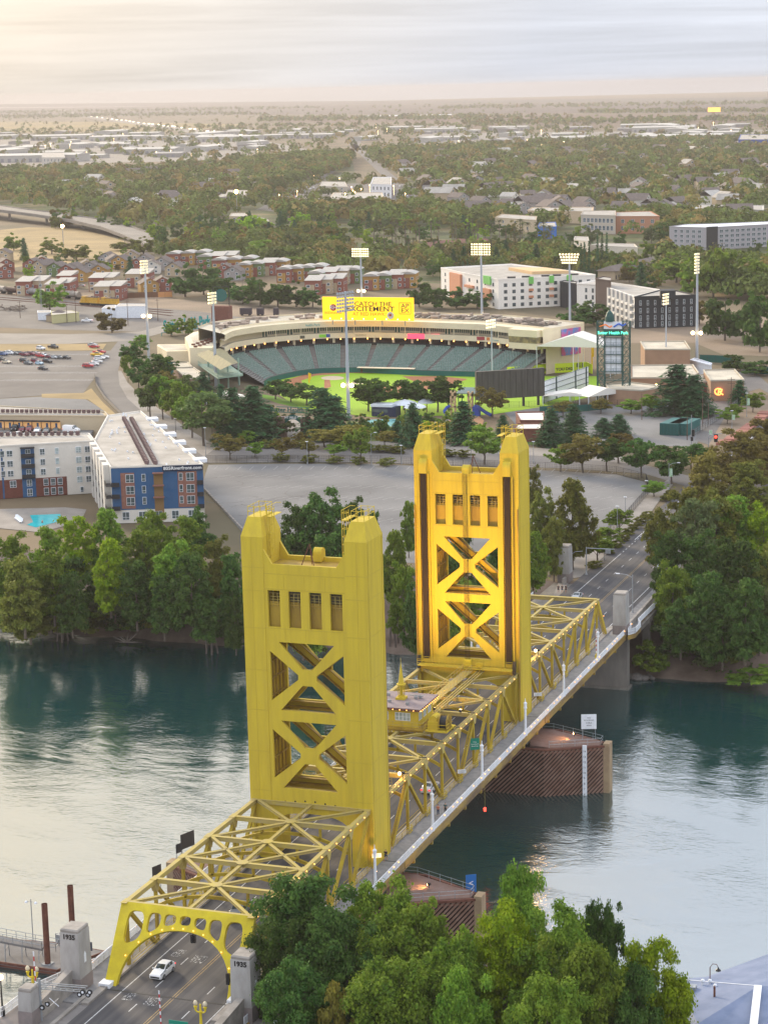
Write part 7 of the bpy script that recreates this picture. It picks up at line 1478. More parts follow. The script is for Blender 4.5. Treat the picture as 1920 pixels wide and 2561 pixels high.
for u, v, h, zb, w_, mt, what in ((20,1152,17,-3,110, LG, 'below the pool terrace at the left edge'),(95,1135,17,-2,100, LG, 'below the sun loungers'),(165,1118,15,-1,90, LY, 'with yellow-green top just right of the pool'),(228,1103,16,-1,90, LG, 'right below the white wing corner'),(232,1168,17,-4,100, LY, 'round and yellow-green in front of the others'),(330,1100,17,-1,110, LG, 'in front of the blue building'),(305,1150,16,-3,100, LG, 'below the blue building, left'),(395,1112,16,-1,110, LG, 'below the right corner of the blue building'),(370,1170,17,-4,110, LG, 'right of the round yellow-green tree'),(430,1098,13,0,70, LGD, 'dark, right beside the blue building'),(410,1200,17,-5,110, LGD, 'dark, above the bare patch of bank'),(470,1160,15,-3,80, LO, 'olive coloured, left of the near tower cap'),(500,1200,16,-5,80, LGD, 'dark, touching the left edge of the near tower'),(45,1210,17,-6,120, LO, 'olive, by the water at the left edge'),(110,1195,16,-5,100, LG, 'green, second row from the water at left'),(60,1275,12,-9,100, LO, 'overhanging the water at the far left'),(150,1240,14,-7,80, LGD, 'dark, behind the leaning timber piles'),(290,1215,15,-6,90, LGD, 'dark, in the middle of the bank'),(350,1245,14,-7,80, LGD, 'dark, above the small dead tree'),(440,1260,14,-8,80, LGD, 'dark, near the second pile cluster'),(505,1285,13,-9,60, LGD, 'low and dark beside the near tower leg')):
 T1('bank', u, v, h, zb, mt, 'riverside tree '+what, LBG, w_)
for u, v, h, w_, mt, what in ((213,1283,7.5,78, LGR, 'grey-green willow bush at the waterline left of the dead branches'),(365,1288,7.5,75, LO, 'olive bush at the waterline under the dark trees'),(330,1318,3.5,70, LG, 'low green bramble on the bare bank'),(280,1340,2.5,40, LG, 'small low bush by the dead branches'),(480,1330,5,60, LGD, 'dark bush at the waterline beside the near tower'),(15,1310,6,80, LO, 'olive bush at the waterline at the left edge'),(110,1330,4,60, LO, 'low bush left of the timber piles')):
 T1('bush', u, v, h, -10.8, mt, what, None, w_)
for u, v, h, zb, w_, mt, what in ((690,1058,19,-1,130, LGD, 'large dark oak rising between the two towers, in front of the grey lot'),(640,1085,16,-1,90, LGD, 'dark oak left of the largest one before the grey lot'),(765,1078,16,-1,80, LGD, 'dark oak just left of the near tower right cap'),(805,1108,15,-1,50, LGD, 'dark oak hidden partly by the near tower cap'),(720,1145,17,-4,120, LGD, 'dark tree behind the near tower crossbeam'),(600,1165,17,-4,100, LGD, 'dark tree behind the near tower left cap'),(850,1150,17,-4,80, LG, 'green tree in the gap between the towers, upper'),(880,1085,13,0,40, LG, 'pale green tree left of the far tower'),(870,1215,17,-7,80, LG, 'green tree in the gap between the towers, lower'),(900,1260,16,-8,70, LGD, 'dark tree at the far tower left leg'),(650,1260,16,-7,120, LG, 'tree seen through the near tower upper opening at left'),(760,1250,16,-7,120, LGD, 'tree seen through the near tower upper opening at right'),(990,1120,16,-1,90, LGD, 'dark tree seen through the far tower windows'),(1060,1170,16,-2,90, LGD, 'dark tree seen through the far tower upper opening'),(960,1200,16,-5,90, LGD, 'tree behind the far tower left leg'),(1010,1260,15,-7,100, LG, 'tree seen through far tower lower opening'),(1152,1005,12,0,40, LO, 'olive tree just right of the far tower cap'),(1168,1055,17,0,75, LO, 'tall olive tree right of the far tower'),(1235,1040,20,0,100, LO, 'tall pointed olive tree behind the far pylon'),(1195,1120,14,0,60, LO, 'olive tree between the two tall olive trees'),(1150,1150,14,-1,70, LG, 'green tree low at the right side of the far tower')):
 T1('bank', u, v, h, zb, mt, what, 'trees behind the bridge towers', w_)
for k in range(16):
 rs_ = random.Random(k*7+1); u = 15+k*33+rs_.uniform(-8,8); v = (1300,1270,1320)[k % 3]+rs_.uniform(-6,6); T1('bush', u, v, (6,8,4.5)[k % 3], -10.6+(k % 3 == 1)*3,(LGD, LO, LG, LGR)[k % 4], '%s %s bush on the left far bank, number %s from the left edge' % (('tall', 'rounded', 'low')[k % 3], ('dark', 'olive', 'green', 'grey-green')[k % 4], ('one', 'two', 'three', 'four', 'five', 'six', 'seven', 'eight', 'nine', 'ten', 'eleven', 'twelve', 'thirteen', 'fourteen', 'fifteen', 'sixteen')[k]), 'bushes on the left far bank', 78)
for u, v, h, zb, w_, mt, what in ((1600,925,17,0,150, LB, 'large brown-olive tree at the upper right edge, beside the street planters'),(1655,900,17,0,120, LB, 'brown-olive tree cut by the right edge'),(1530,985,17,0,130, LB, 'brown-olive tree by the red traffic light'),(1620,1000,17,0,140, LO, 'olive tree in the middle of right-hand wood'),(1475,1055,17,0,110, LO, 'olive tree hiding the end of the far road'),(1545,1060,17,0,130, LO, 'olive tree behind the greener riverside ones'),(1500,1082,18,-2,110, LGR, 'green tree with bare twigs right of the far road'),(1580,1075,18,-3,130, LG, 'bright green tree at upper right of the bank'),(1650,1090,17,-3,110, LY, 'yellow-green tree cut by the right edge'),(1425,1095,15,0,80, LO, 'dark olive tree leaning over the far road'),(1440,1150,16,-2,90, LGD, 'dark tree beside the silver car'),(1510,1150,18,-4,120, LGD, 'green tree with tall pale trunk on the right bank'),(1600,1170,18,-5,130, LGD, 'dark green tree in the shade of the right bank'),(1655,1180,17,-5,110, LO, 'green tree at the right edge above the water'),(1452,1215,15,-5,90, LG, 'tree overhanging the far footway railing'),(1530,1240,17,-7,110, LGD, 'dark tree over the right bank, middle'),(1610,1255,17,-7,120, LGD, 'dark tree over the right bank, right'),(1470,1290,13,-8,90, LGD, 'low dark tree by second pier'),(1560,1300,14,-9,110, LGD, 'low dark tree above the water on the right'),(1640,1270,14,-7,90, LGR, 'grey-green tree at the right edge, low')):
 T1('bank' if v > 1060 else 'bank', u, v, h, zb, mt, what, 'trees on the far bank right of the bridge', w_)
for u, v, h, w_, mt, what in ((1500,1375,6,110, LGR, 'grey-green willow scrub hanging over the water on the right bank'),(1560,1375,6,90, LO, 'olive scrub over the water on the right bank'),(1450,1345,7,70, LGR, 'grey-green scrub right of the second pier'),(1398,1415,3.6,52, LG, 'vivid green bush by the rocks at the second pier'),(1430,1428,2,25, LG, 'tiny green bush right of the vivid one'),(1630,1455,2.2,80, LG, 'low green bank plants at the right edge'),(1600,1390,4,80, LO, 'thin scrub above the bare bank at the right edge')):
 T1('bush', u, v, h, -11, mt, what, None, w_)
T1('mid0', 1152,1120,7,0, LGD, 'small tree by the picnic table left of the far pylon', None, 30)
m = MB(); rs = random.Random(9); b = D(275,1388,-11.5)
for k in range(46): a = rs.uniform(0,6.28); q = rs.uniform(1.2,3.6); m.tube((0,0,0),(q*math.cos(a), q*math.sin(a)*.6, rs.uniform(.1,2.0)),.07,.02,4)
tag(m.build('dead_tree', mat('dead_wood', (.32,.28,.24),.9), loc=b), 'pale dead fallen tree at the waterline on the left far bank', 'dead tree')
SETS = [
 ('con', LC, 'dark conifer', [(505,957,832,62, 'left of the twin conifers by the gate'),(547,952,828,75, 'tallest of the clump left of the ballpark gate'),(578,940,870,50, 'low one beside the ballpark gate pillar'),(697,945,833,75, 'right of the ballpark gate'),(722,948,850,70, 'rightmost of the clump right of the gate'),(858,952,905,30, 'small one by the blue court'),(892,965,866,42, 'slender one beside the domed canopy'),(1002,958,862,52, 'before the playground'),(1086,945,893,28, 'slender one before the brick building'),(1190,962,878,46, 'left of pair in front of the brick building'),(1238,952,868,48, 'between brick building and grey lot'),(1303,942,900,38, 'bluish one in the grey lot, left'),(1336,938,892,38, 'bluish one in the grey lot, right'),(1462,893,783,85, 'giant one before the tan clubhouse'),(1500,898,806,60, 'beside the giant one'),(1597,872,818,32, 'by the road at the right'),(440,870,800,40, 'behind the willow trees')]),
 ('mid', LGD, 'dark round tree', [(595,862,820,50, 'at the left end of the outfield'),(628,868,828,46, 'second from the left of the outfield'),(662,875,832,60, 'left of the nearest light mast'),(795,888,822,66, 'on the outfield edge right of the mast'),(818,892,818,66, 'in the middle of the outfield row'),(872,885,820,60, 'fourth in outfield row'),(905,885,822,56, 'fifth in outfield row'),(945,890,818,66, 'before the infield, right part'),(968,888,822,62, 'rightmost of the outfield row'),(345,838,765,58, 'at the foot of the tall left light tower'),(300,845,775,45, 'along the curved road'),(290,800,740,44, 'at the top of the curved road'),(1310,1017,948,58, 'third of the row by the curved fence'),(1385,1030,948,66, 'broad one of the row by the curved fence'),(1437,1008,962,55, 'behind the row by the curved fence'),(1492,1012,960,60, 'last of the row before the red traffic light'),(1450,1045,975,60, 'by the banner lamp at the road junction'),(1150,655,628,50, 'before the white apartments, mid')]),
 ('mid', LG, 'green street tree', [(551,987,955,30, 'small one by the junction'),(537,962,930,34, 'by the plaza'),(722,986,960,36, 'small one on the street median'),(779,1002,925,52, 'tallest on the street median'),(1046,1003,925,68, 'just left of far tower right cap'),(1210,1018,965,48, 'first of the row by the curved fence'),(1362,893,865,45, 'yellowish one by the lot fence'),(1408,893,852,45, 'by the lot fence right of the pole'),(320,888,835,34, 'beside the curved road, small'),(372,905,822,56, 'beside the curved road'),(1315,1180,1140,50, 'first street tree by the far road'),(1290,1212,1155,56, 'dark canopy street tree by the far road'),(1337,1150,1100,50, 'street tree with lamp beside it'),(1570,915,885,36, 'planter tree on right street'),(1590,900,872,34, 'second planter tree on right street'),(1625,890,850,40, 'third planter tree on right street')]),
 ('mid', LL, 'lime green tree', [(352,905,812,50, 'brightest along the curved road'),(395,925,828,55, 'by the pavement of the curved road'),(415,945,850,55, 'nearest the junction on curved road'),(303,760,722,36, 'by the teal lettering at the stadium corner'),(277,825,766,20, 'narrow yellow one at the road bend'),(1412,1072,1038,42, 'yellow-green one at the end of the lot')]),
 ('mid', LW, 'pale willow-like tree', [(440,962,848,90, 'big one left of conifers by the road'),(400,890,812,56, 'behind the lime trees'),(325,905,808,52, 'by the small brown building')]),
 ('mid', LB, 'brown autumn tree', [(497,992,938,52, 'by the street junction'),(667,987,945,30, 'small one on the street median'),(1258,1020,938,76, 'second of the row by the curved fence'),(1335,1000,935,60, 'behind row by the curved fence'),(1063,900,838,55, 'left of the dark video board posts'),(365,850,800,40, 'by the small brown annex'),(1215,900,866,44, 'beside the black lamp pole'),(1297,893,862,40, 'under the scoreboard tower'),(1560,850,815,36, 'by the emblem building')]),
 ('mid', LGO, 'golden bushy tree', [(700,965,925,60, 'left of pair by the gate plaza'),(742,968,918,76, 'broad one right of the gate plaza'),(610,987,945,44, 'on the street median, green gold'),(830,965,930,40, 'by the park lawn'),(900,965,935,44, 'below the slender conifer'),(645,962,934,26, 'thin one on the plaza'),(1150,940,915,36, 'by the brick building wall')]),
 ('far', LGD, 'dark oak', [(400,640,568,66, 'left of the group behind the rail yard'),(440,636,566,66, 'broad one behind the rail yard'),(480,645,588,66, 'behind the rail yard, middle'),(525,655,592,66, 'behind the dark trailers'),(562,662,600,60, 'left behind the stand roof'),(600,662,604,60, 'behind the stand roof'),(640,662,606,60, 'left of the yellow billboard'),(675,665,616,50, 'touching the yellow billboard'),(905,662,600,50, 'right of the yellow billboard'),(940,668,612,50, 'before the white apartments, first'),(985,665,620,60, 'before the white apartments, second'),(1030,665,625,60, 'before the white apartments, third'),(1095,662,612,66, 'before the white apartments, tall'),(1240,705,656,70, 'before the ribbed white wing'),(1282,700,652,60, 'before the black block, left'),(1395,692,640,60, 'before the black block'),(1435,700,648,60, 'beside the slim light tower'),(1565,735,622,76, 'huge one right of tallest light tower'),(1605,740,632,70, 'second huge one at the right edge'),(1640,760,640,66, 'at right edge behind the bare lot'),(1585,800,765,50, 'low one by the green fence at right'),(1630,810,775,60, 'low one at right edge by green fence')]),
 ('far', LG, 'green tree', [(108,672,608,62, 'round one in the rail yard'),(1460,610,545,80, 'tall one behind the black block'),(1500,640,560,70, 'behind tallest light tower'),(1540,640,520,80, 'yellowish one before the hotel'),(1630,640,560,70, 'at right edge below the hotel'),(407,722,680,42, 'behind the teal lettering'),(370,725,690,36, 'left behind the teal lettering'),(30,540,502,36, 'in the dry field at left'),(640,580,548,50, 'above red townhouses'),(560,560,520,60, 'behind the red townhouse roofs')]),
 ('far', LB, 'brown tree', [(242,718,664,56, 'round one by the pale road in the rail yard'),(1510,700,640,50, 'left of tallest light tower'),(1480,600,560,40, 'among the greens behind black block')]),
 ('far', LO, 'olive field oak', [(112,548,512,48, 'in the dry field'),(165,560,528,54, 'at the edge of the dry field'),(145,600,575,30, 'by the gabled houses'),(215,590,560,40, 'by the grey roofs'),(270,540,512,60, 'right end of the dry field'),(310,548,510,50, 'by the first townhouse')]),
]
for key, mt, word, lst in SETS:
 for u, vb, vt, w_, what in lst: T2(key, u, vb, vt, w_, mt, word+' '+what, None if len(lst) < 3 else word+'s')
rs = random.Random(21)
for k in range(46):
 u = rs.uniform(780,1190); vb = 560-(u-780)*.03+rs.uniform(-30,12); hh_ = rs.uniform(46,60); T2('palm', u, vb, vb-hh_, 18, LP, '%s fan palm in the %s rank, %s' % ('tall' if hh_ > 53 else 'shorter', 'front' if vb > 545 else 'rear', 'above the left part of the stand' if u < 860 else 'above the billboard end' if u < 910 else 'left of the white apartments' if u < 960 else 'above the white apartments' if u < 1080 else 'at the right end of the grove'), 'fan palms behind the ballpark')
for k in range(17): u = 1168+k*8+rs.uniform(-1,1); T2('cyp', u, 636-k*2.2,608-k*2.4,9, LC, 'dark cypress in the even row before low white building', 'row of dark cypresses')
for u, vb, vt in ((1255,600,520),(1262,602,518),(1272,600,515),(1290,590,500),(1300,590,498),(1310,588,496),(1000,615,560),(1010,612,556)): T2('cyp', u, vb, vt, 12, LC, 'very tall narrow cypress standing above the palm grove', 'tall narrow cypresses')
for k in range(13): u = 1485+(k % 7)*24-(k//7)*10; T2('mid', u, 600-(k//7)*12+20,585-(k//7)*12,26, LGO, 'golden shrub in the row before the bare lot', 'golden shrubs')
cols = [LGD, LGD, LG, LG, LO, LB, LGD, LY, LO, LGR]
CN = {'leaf_green': 'green', 'leaf_dark': 'dark green', 'leaf_yellow_green': 'yellow-green', 'leaf_olive': 'olive', 'leaf_brown': 'brown', 'leaf_greygreen': 'grey-green'}
def midtree(lbl, grp, hs=(9,15)):
 def f(x, y, r):
  if any((x-a)**2+(y-b)**2 < c*c for a, b, c in EXCL): return
  if r.random() < .10: tree('con', (x, y, 0), r.uniform(11,17), LC, 'dark pointed conifer '+lbl+', '+side(x, y), grp+' (conifers)')
  else: h_ = r.uniform(*hs); c_ = r.choice(cols); tree('far', (x, y, 0), h_, c_, '%s %s tree %s, %s' % ('tall' if h_ > sum(hs)/2 else 'low', CN[c_.name], lbl, side(x, y)), grp, r.uniform(.8,1.15))
 return f
scatter(84, [(60,500),(150,468),(350,520),(480,480),(720,490),(760,575),(640,560),(520,540),(350,535),(250,505),(170,490)], midtree('in the wood above the red townhouses', 'wood above the townhouses'),31,8.5)
scatter(70, [(760,480),(1240,500),(1450,560),(1440,600),(1300,560),(1150,585),(940,600),(900,560),(740,560)], midtree('among the palms behind the ballpark', 'trees among the palms', (8,14)),32,8)
scatter(26, [(900,600),(1130,575),(1300,580),(1430,615),(1400,640),(1300,590),(960,575)], midtree('around the low motels', 'trees round the motels', (7,11)),33,7)
scatter(26, [(1300,500),(1680,520),(1680,600),(1640,560),(1450,540)], midtree('around the grey hotel', 'trees round the hotel', (8,13)),34,12)
scatter(26, [(455,905),(600,925),(620,945),(480,940)], midtree('in the planting beside the ballpark gate', 'trees beside the gate', (6,9)),37,6); scatter(30, [(760,935),(1000,925),(1190,948),(1180,965),(980,958),(760,952)], midtree('in the belt between street and park lawn', 'trees between street and park', (5,8)),38,6); scatter(22, [(0,560),(300,545),(340,600),(200,610),(0,600)], midtree('between the gabled houses', 'trees between the houses', (5,9)),35,6)
def mass(name, polys, lab, seed, mt):
 rs = np.random.default_rng(seed); T = []
 for n, poly, cardn, hh, mind in polys:
  pts = scatter(n, poly, lambda x, y, r: None, seed+len(T),0); T += [(x, y, cardn, hh) for x, y in pts if not any((x-a)**2+(y-b)**2 < c*c for a, b, c in EXCL)]
 VV = []
 for x, y, cn, hh in T:
  h = hh*rs.uniform(.6,1.35); rr = h*rs.uniform(.38,.55); tall = rs.random() < .08; rr = rr*.5 if tall else rr; h = h*1.4 if tall else h; d = unit(rs.normal(size=(cn, 3))); d[:, 2] = np.abs(d[:, 2])*.9+.05*rs.random(cn); P = np.stack([x+d[:, 0]*rr*(.8+.35*rs.random(cn)), y+d[:, 1]*rr*(.8+.35*rs.random(cn)), h*.35+d[:, 2]*h*.65*(.75+.3*rs.random(cn))], 1); VV.append(cards(P, unit(d+rs.normal(size=(cn, 3))*.4), rr*2.9/math.sqrt(cn)*1.25, rs, .9))
 me = mesh_from_cards(name, np.concatenate(VV), mt); o = bpy.data.objects.new(name, me); COL.objects.link(o); tag(o, lab, 'wood', None, 'stuff')
MASSM = leafmat('canopy', (.058,.088,.022),(.155,.195,.042),(.21,.155,.05),.25, True, .25)
mass('far_wood', [(1700, [(-40,378),(330,370),(560,350),(640,380),(570,440),(480,478),(340,515),(230,478),(100,452),(-40,440)], 90,13,0),(1100, [(560,350),(765,338),(750,365),(690,385),(620,405),(560,430)], 60,13,0),(260, [(565,455),(620,400),(770,385),(930,410),(930,460),(700,472)], 90,9,0),(700, [(590,455),(930,455),(1250,480),(1200,500),(760,485),(620,478)], 80,11,0),(420, [(330,560),(420,520),(700,500),(770,560),(900,600),(640,590),(560,565)], 120,9,0),(500, [(1220,470),(1700,470),(1700,520),(1300,510)], 90,11,0),(260, [(1430,560),(1700,600),(1700,660),(1500,640)], 120,11,0),(300, [(780,555),(1200,545),(1440,600),(1300,600),(930,590)], 120,9,0)], 'far-off dense wood left of the avenue, reading as one mass', 50, MASSM)
mass('far_wood', [(2500, [(790,330),(1100,316),(1700,300),(1700,465),(1450,460),(1200,452),(960,432),(890,398),(800,350)], 55,13,0)], 'far-off dense wood covering the right half of the plain, reading as one mass', 51, MASSM)
mass('far_scrub', [(1300, [(-40,285),(500,272),(1100,268),(1700,258),(1700,320),(1100,322),(760,345),(560,355),(330,374),(-40,384)], 26,12,0),(420, [(-40,240),(1700,216),(1700,262),(-40,286)], 12,12,0)]+[(n_, p_, 10,14,0) for n_, p_ in ((420, [(-40,252),(480,245),(620,252),(470,250),(-40,257)]),(500, [(560,258),(1000,254),(1250,256),(1000,259),(560,264)]),(400, [(950,232),(1700,222),(1700,225),(950,236)]),(300, [(-40,243),(700,232),(700,235),(-40,247)]),(380, [(1000,266),(1700,258),(1700,262),(1000,270)]),(260, [(1250,243),(1700,240),(1700,243),(1250,246)]))], 'scattered far trees and hedges between the distant warehouses and fields', 52, MASSM)
m = None
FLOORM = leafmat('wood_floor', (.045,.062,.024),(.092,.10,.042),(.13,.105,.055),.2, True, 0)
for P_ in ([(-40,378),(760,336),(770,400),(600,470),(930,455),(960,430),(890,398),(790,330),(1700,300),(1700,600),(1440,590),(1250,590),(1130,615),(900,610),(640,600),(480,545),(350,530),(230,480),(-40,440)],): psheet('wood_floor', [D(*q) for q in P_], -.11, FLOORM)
def ground_cover(name, lab, n, poly_xy, zf, mt, size, seed):
 rs = np.random.default_rng(seed); x0, y0, x1, y1 = poly_xy; x = rs.uniform(x0, x1, n); y = rs.uniform(y0, y1, n); msk = np.sin(x*.11+seed)+np.sin(x*.31+y*.2)+np.sin(y*.5)*.5 > .1; x, y = x[msk], y[msk]; z = np.array([zf(a) for a in y])+rs.random(len(x))*.6; P = np.stack([x, y, z], 1); V = cards(P, unit(rs.normal(size=P.shape)+np.array([0,-.5,1.])), size, rs)
 o = bpy.data.objects.new(name, mesh_from_cards(name, V, mt)); COL.objects.link(o); tag(o, lab, 'undergrowth', None, 'stuff')
zb_ = lambda y: np.interp(y, [149.5,152,156,160,165,170,176], [-12.1,-11,-9.2,-7,-4.2,-1.6,-.1])
ground_cover('undergrowth', 'low dry undergrowth on the far bank left of the bridge', 16000,(-190,158,-16,178), zb_, LGD, .7,3); ground_cover('undergrowth', 'low green undergrowth on the far bank right of the bridge', 9000,(16,151,90,176), zb_, LGD, .6,5)
ground_cover('undergrowth', 'ivy and weeds on the near bank under the foreground trees', 9000,(18,-70,60,-48), lambda y: -7, LGD, .6,6)
# ================================================================== VEHICLES
TYRE = mat('tyre', (.02,.02,.02),.8); RIM = mat('rim', (.35,.36,.38),.35, metal=.6); CG = mat('car_glass', (.015,.03,.035),.08, spec=.8); TAIL = mat('tail_light', (.7,.02,.02),.3, emit=1.5, ecol=(1,.03,.03)); HEADL = mat('head_light', (.8,.8,.78),.2)
def car_mesh(kind):
 """body sections along the length: y, half width, bottom z, shoulder z, roof z, roof half width"""
 if kind == 'hatch': S_ = [(-2.05,.70,.32,.62,.66,.60),(-1.95,.80,.22,.74,.78,.64),(-1.2,.86,.20,.86,.93,.70),(-.75,.87,.20,.92,1.02,.70),(-.05,.87,.20,.95,1.43,.60),(.6,.87,.20,.97,1.48,.60),(1.3,.86,.20,.98,1.43,.58),(1.85,.84,.22,.98,1.12,.60),(2.02,.76,.32,.86,.92,.62)]
 elif kind == 'suv': S_ = [(-2.3,.78,.38,.80,.84,.68),(-2.15,.88,.28,.95,1.0,.72),(-1.25,.92,.26,1.05,1.10,.76),(-.75,.93,.26,1.08,1.25,.76),(-.15,.93,.26,1.10,1.70,.68),(.8,.93,.26,1.12,1.74,.68),(1.8,.92,.26,1.12,1.68,.66),(2.2,.90,.28,1.1,1.30,.70),(2.32,.82,.38,.95,1.0,.70)]
 elif kind == 'pickup': S_ = [(-2.7,.84,.42,.90,.95,.74),(-2.55,.94,.34,1.05,1.1,.78),(-1.5,.96,.32,1.12,1.18,.80),(-1.1,.96,.32,1.15,1.3,.80),(-.6,.96,.32,1.16,1.82,.72),(.5,.96,.32,1.16,1.84,.72),(.72,.96,.32,1.16,1.3,.80),(.8,.96,.32,1.16,1.18,.88),(2.7,.95,.34,1.14,1.16,.88),(2.75,.9,.4,1.0,1.02,.85)]
 elif kind == 'van': S_ = [(-2.5,.85,.40,.95,1.0,.74),(-2.35,.95,.28,1.15,1.2,.80),(-1.7,.98,.26,1.25,1.4,.84),(-.9,.99,.26,1.28,2.15,.78),(2.4,.98,.26,1.3,2.2,.8),(2.55,.94,.34,1.2,2.05,.78)]
 else: S_ = [(-2.25,.72,.34,.62,.66,.60),(-2.1,.84,.24,.76,.80,.66),(-1.25,.88,.22,.88,.94,.72),(-.7,.89,.22,.92,1.05,.72),(.0,.89,.22,.94,1.38,.60),(.75,.89,.22,.95,1.40,.60),(1.45,.88,.22,.96,1.08,.68),(2.1,.85,.24,.94,.99,.68),(2.25,.76,.34,.84,.88,.64)]
 m = MB(); P = []
 for y, w_, zb, zs, zr, wr in S_: P += [(-w_*.92, y, zb),(-w_, y, zb+(zs-zb)*.45),(-w_*.97, y, zs),(-wr, y, zr),(0, y, zr+.03),(wr, y, zr),(w_*.97, y, zs),(w_, y, zb+(zs-zb)*.45),(w_*.92, y, zb)]
 n = 9; F = [(i*n+j, (i+1)*n+j, (i+1)*n+j+1, i*n+j+1) for i in range(len(S_)-1) for j in range(n-1)]+[(i*n+8,(i+1)*n+8,(i+1)*n, i*n) for i in range(len(S_)-1)]+[tuple(range(n)), tuple(range((len(S_)-1)*n+n-1,(len(S_)-1)*n-1,-1))]; m.add(P, F)
 g = MB(); o = .012
 for i in range(len(S_)-1):
  a, b = S_[i], S_[i+1]
  if a[4]-a[3] < .06 and b[4]-b[3] < .06: continue
  if kind == 'van' and i > 2: continue
  up = b[4]-a[4] > .2; dn = a[4]-b[4] > .2
  if up or dn:
   q = lambda s, x, t: ((1-t)*s[5]*x, s[0], s[4]+.03*(1-abs(x)))
   A = [(-a[5]*.86, a[0]+.06, a[4]),(a[5]*.86, a[0]+.06, a[4]),(b[5]*.9, b[0]-.04, b[4]),(-b[5]*.9, b[0]-.04, b[4])]; nrm = Vector((0,-(b[4]-a[4]), b[0]-a[0])).normalized()*.03; g.add([tuple(Vector(p)+nrm+Vector((0,0,.02))) for p in A], [(0,1,2,3)])
  for s in (-1,1):
   def sp(S0, t): return Vector((s*(S0[1]*.97*(1-t)+S0[5]*t), S0[0], S0[3]*(1-t)+S0[4]*t))
   pa, pb, pc, pd = sp(a, .12), sp(b, .12), sp(b, .86), sp(a, .86); k = Vector((s*.02,0,.01)); e0 = (pb-pa)*.04
   g.add([tuple(p+k) for p in (pa+e0, pb-e0, pc-e0, pd+e0)], [(0,1,2,3)])
 return m, g, S_
CARS = {}
def car(kind, col, loc, rz, lab, grp=None, cat='car', detail=True):
 key = kind
 if key not in CARS:
  m, g, S_ = car_mesh(kind); b = m.build('body', None, smooth=False); gl = g.build('glass', CG);
  wl = MB().tube((-.11,0,0),(.11,0,0),.33, n=14).build('tyre', TYRE); rim = MB().tube((-.12,0,0),(.12,0,0),.21, n=10).build('rim', RIM); hl = MB().box((0,0,0),(.34,.1,.14)).build('headlight', HEADL); tl = MB().box((0,0,0),(.3,.08,.16)).build('tail_light', TAIL); bp = MB().box((0,0,0),(1.2,.06,.18)).build('grille', BLACK); mr = MB().box((0,0,0),(.2,.12,.14)).build('mirror', None); CARS[key] = (b.data, gl.data, wl.data, rim.data, hl.data, tl.data, bp.data, mr.data, S_)
  for o in (b, gl, wl, rim, hl, tl, bp, mr): bpy.data.objects.remove(o)
 b, gl, wl, rim, hl, tl, bp, mr, S_ = CARS[key]; mt = MATS.get('car_'+col[0]) or mat('car_'+col[0], col[1], .28, spec=.6)
 e = empty('car' if kind not in ('van', 'pickup') else {'van': 'van', 'pickup': 'pickup_truck'}[kind], loc, rz, lab, {'van': 'van', 'pickup': 'pickup truck'}.get(kind, cat), grp)
 def ob(n, me, par, l=(0,0,0), m_=None):
  o = bpy.data.objects.new(n, me); COL.objects.link(o); o.parent = par; o.location = l; KID.setdefault(par.name, []).append(o)
  if m_:
   if not me.materials: me.materials.append(m_)
   o.material_slots[0].link = 'OBJECT'; o.material_slots[0].material = m_
  return o
 bo = ob('body', b, e, m_=mt); ob('window', gl, e)
 if detail:
  y0, y1 = S_[0][0]+.85, S_[-1][0]-.8; w_ = S_[3][1]-.1
  for x in (-w_, w_):
   for y in (y0, y1): t = ob('wheel', wl, e, (x, y, .33)); ob('rim', rim, t, (.012 if x > 0 else -.012,0,0))
  f, bk = S_[0], S_[-1]
  for s in (-1,1): ob('headlight', hl, e, (s*f[1]*.72, f[0]+.03, f[3]-.02)); ob('tail_light', tl, e, (s*bk[1]*.85, bk[0]+.0, bk[3]-.06)); ob('mirror', mr, e, (s*(S_[3][1]+.06), S_[3][0]+.15, S_[3][3]+.08), m_=mt)
  ob('grille', bp, e, (0, f[0]-.01, f[2]+.16))
 return e
WH = ('white', (.75,.76,.78)); BK_ = ('black', (.02,.02,.025)); SV = ('silver', (.42,.44,.46)); RD = ('red', (.45,.02,.03)); MR = ('maroon', (.16,.02,.04)); GYc = ('grey', (.13,.14,.15)); BLc = ('blue', (.03,.08,.22)); CRc = ('cream', (.6,.52,.38)); YLc = ('yellow', (.7,.42,.03)); PB = ('pale blue', (.4,.55,.65))
car('hatch', WH, (-3.4,-41.4,.01),-.02, 'white hatchback driving toward the camera under the near portal', 'cars on the bridge')
car('suv', GYc, (-1.9,-21.5,.01),0, 'grey car seen through the truss of the near span', 'cars on the bridge')
car('sedan', ('pearl', (.62,.62,.64)),(5.8,34.2,.01), math.pi, 'white car with lit red tail lights on the lift span', 'cars on the bridge')
p = S(1440,1492); car('sedan', SV, (-4.4,160.5,.01),0, 'silver car approaching just behind the far portal', 'cars on the bridge')
p = S(1662,1404); car('sedan', ('offwhite', (.6,.6,.6)),(p[0], p[1], .02), math.pi, 'white car with red tail lights near the dark trees on the far road', 'cars on the bridge')
car('suv', BK_, (-5.0,21,.01),0, 'dark car under the operator house seen through the lift span', 'cars on the bridge')
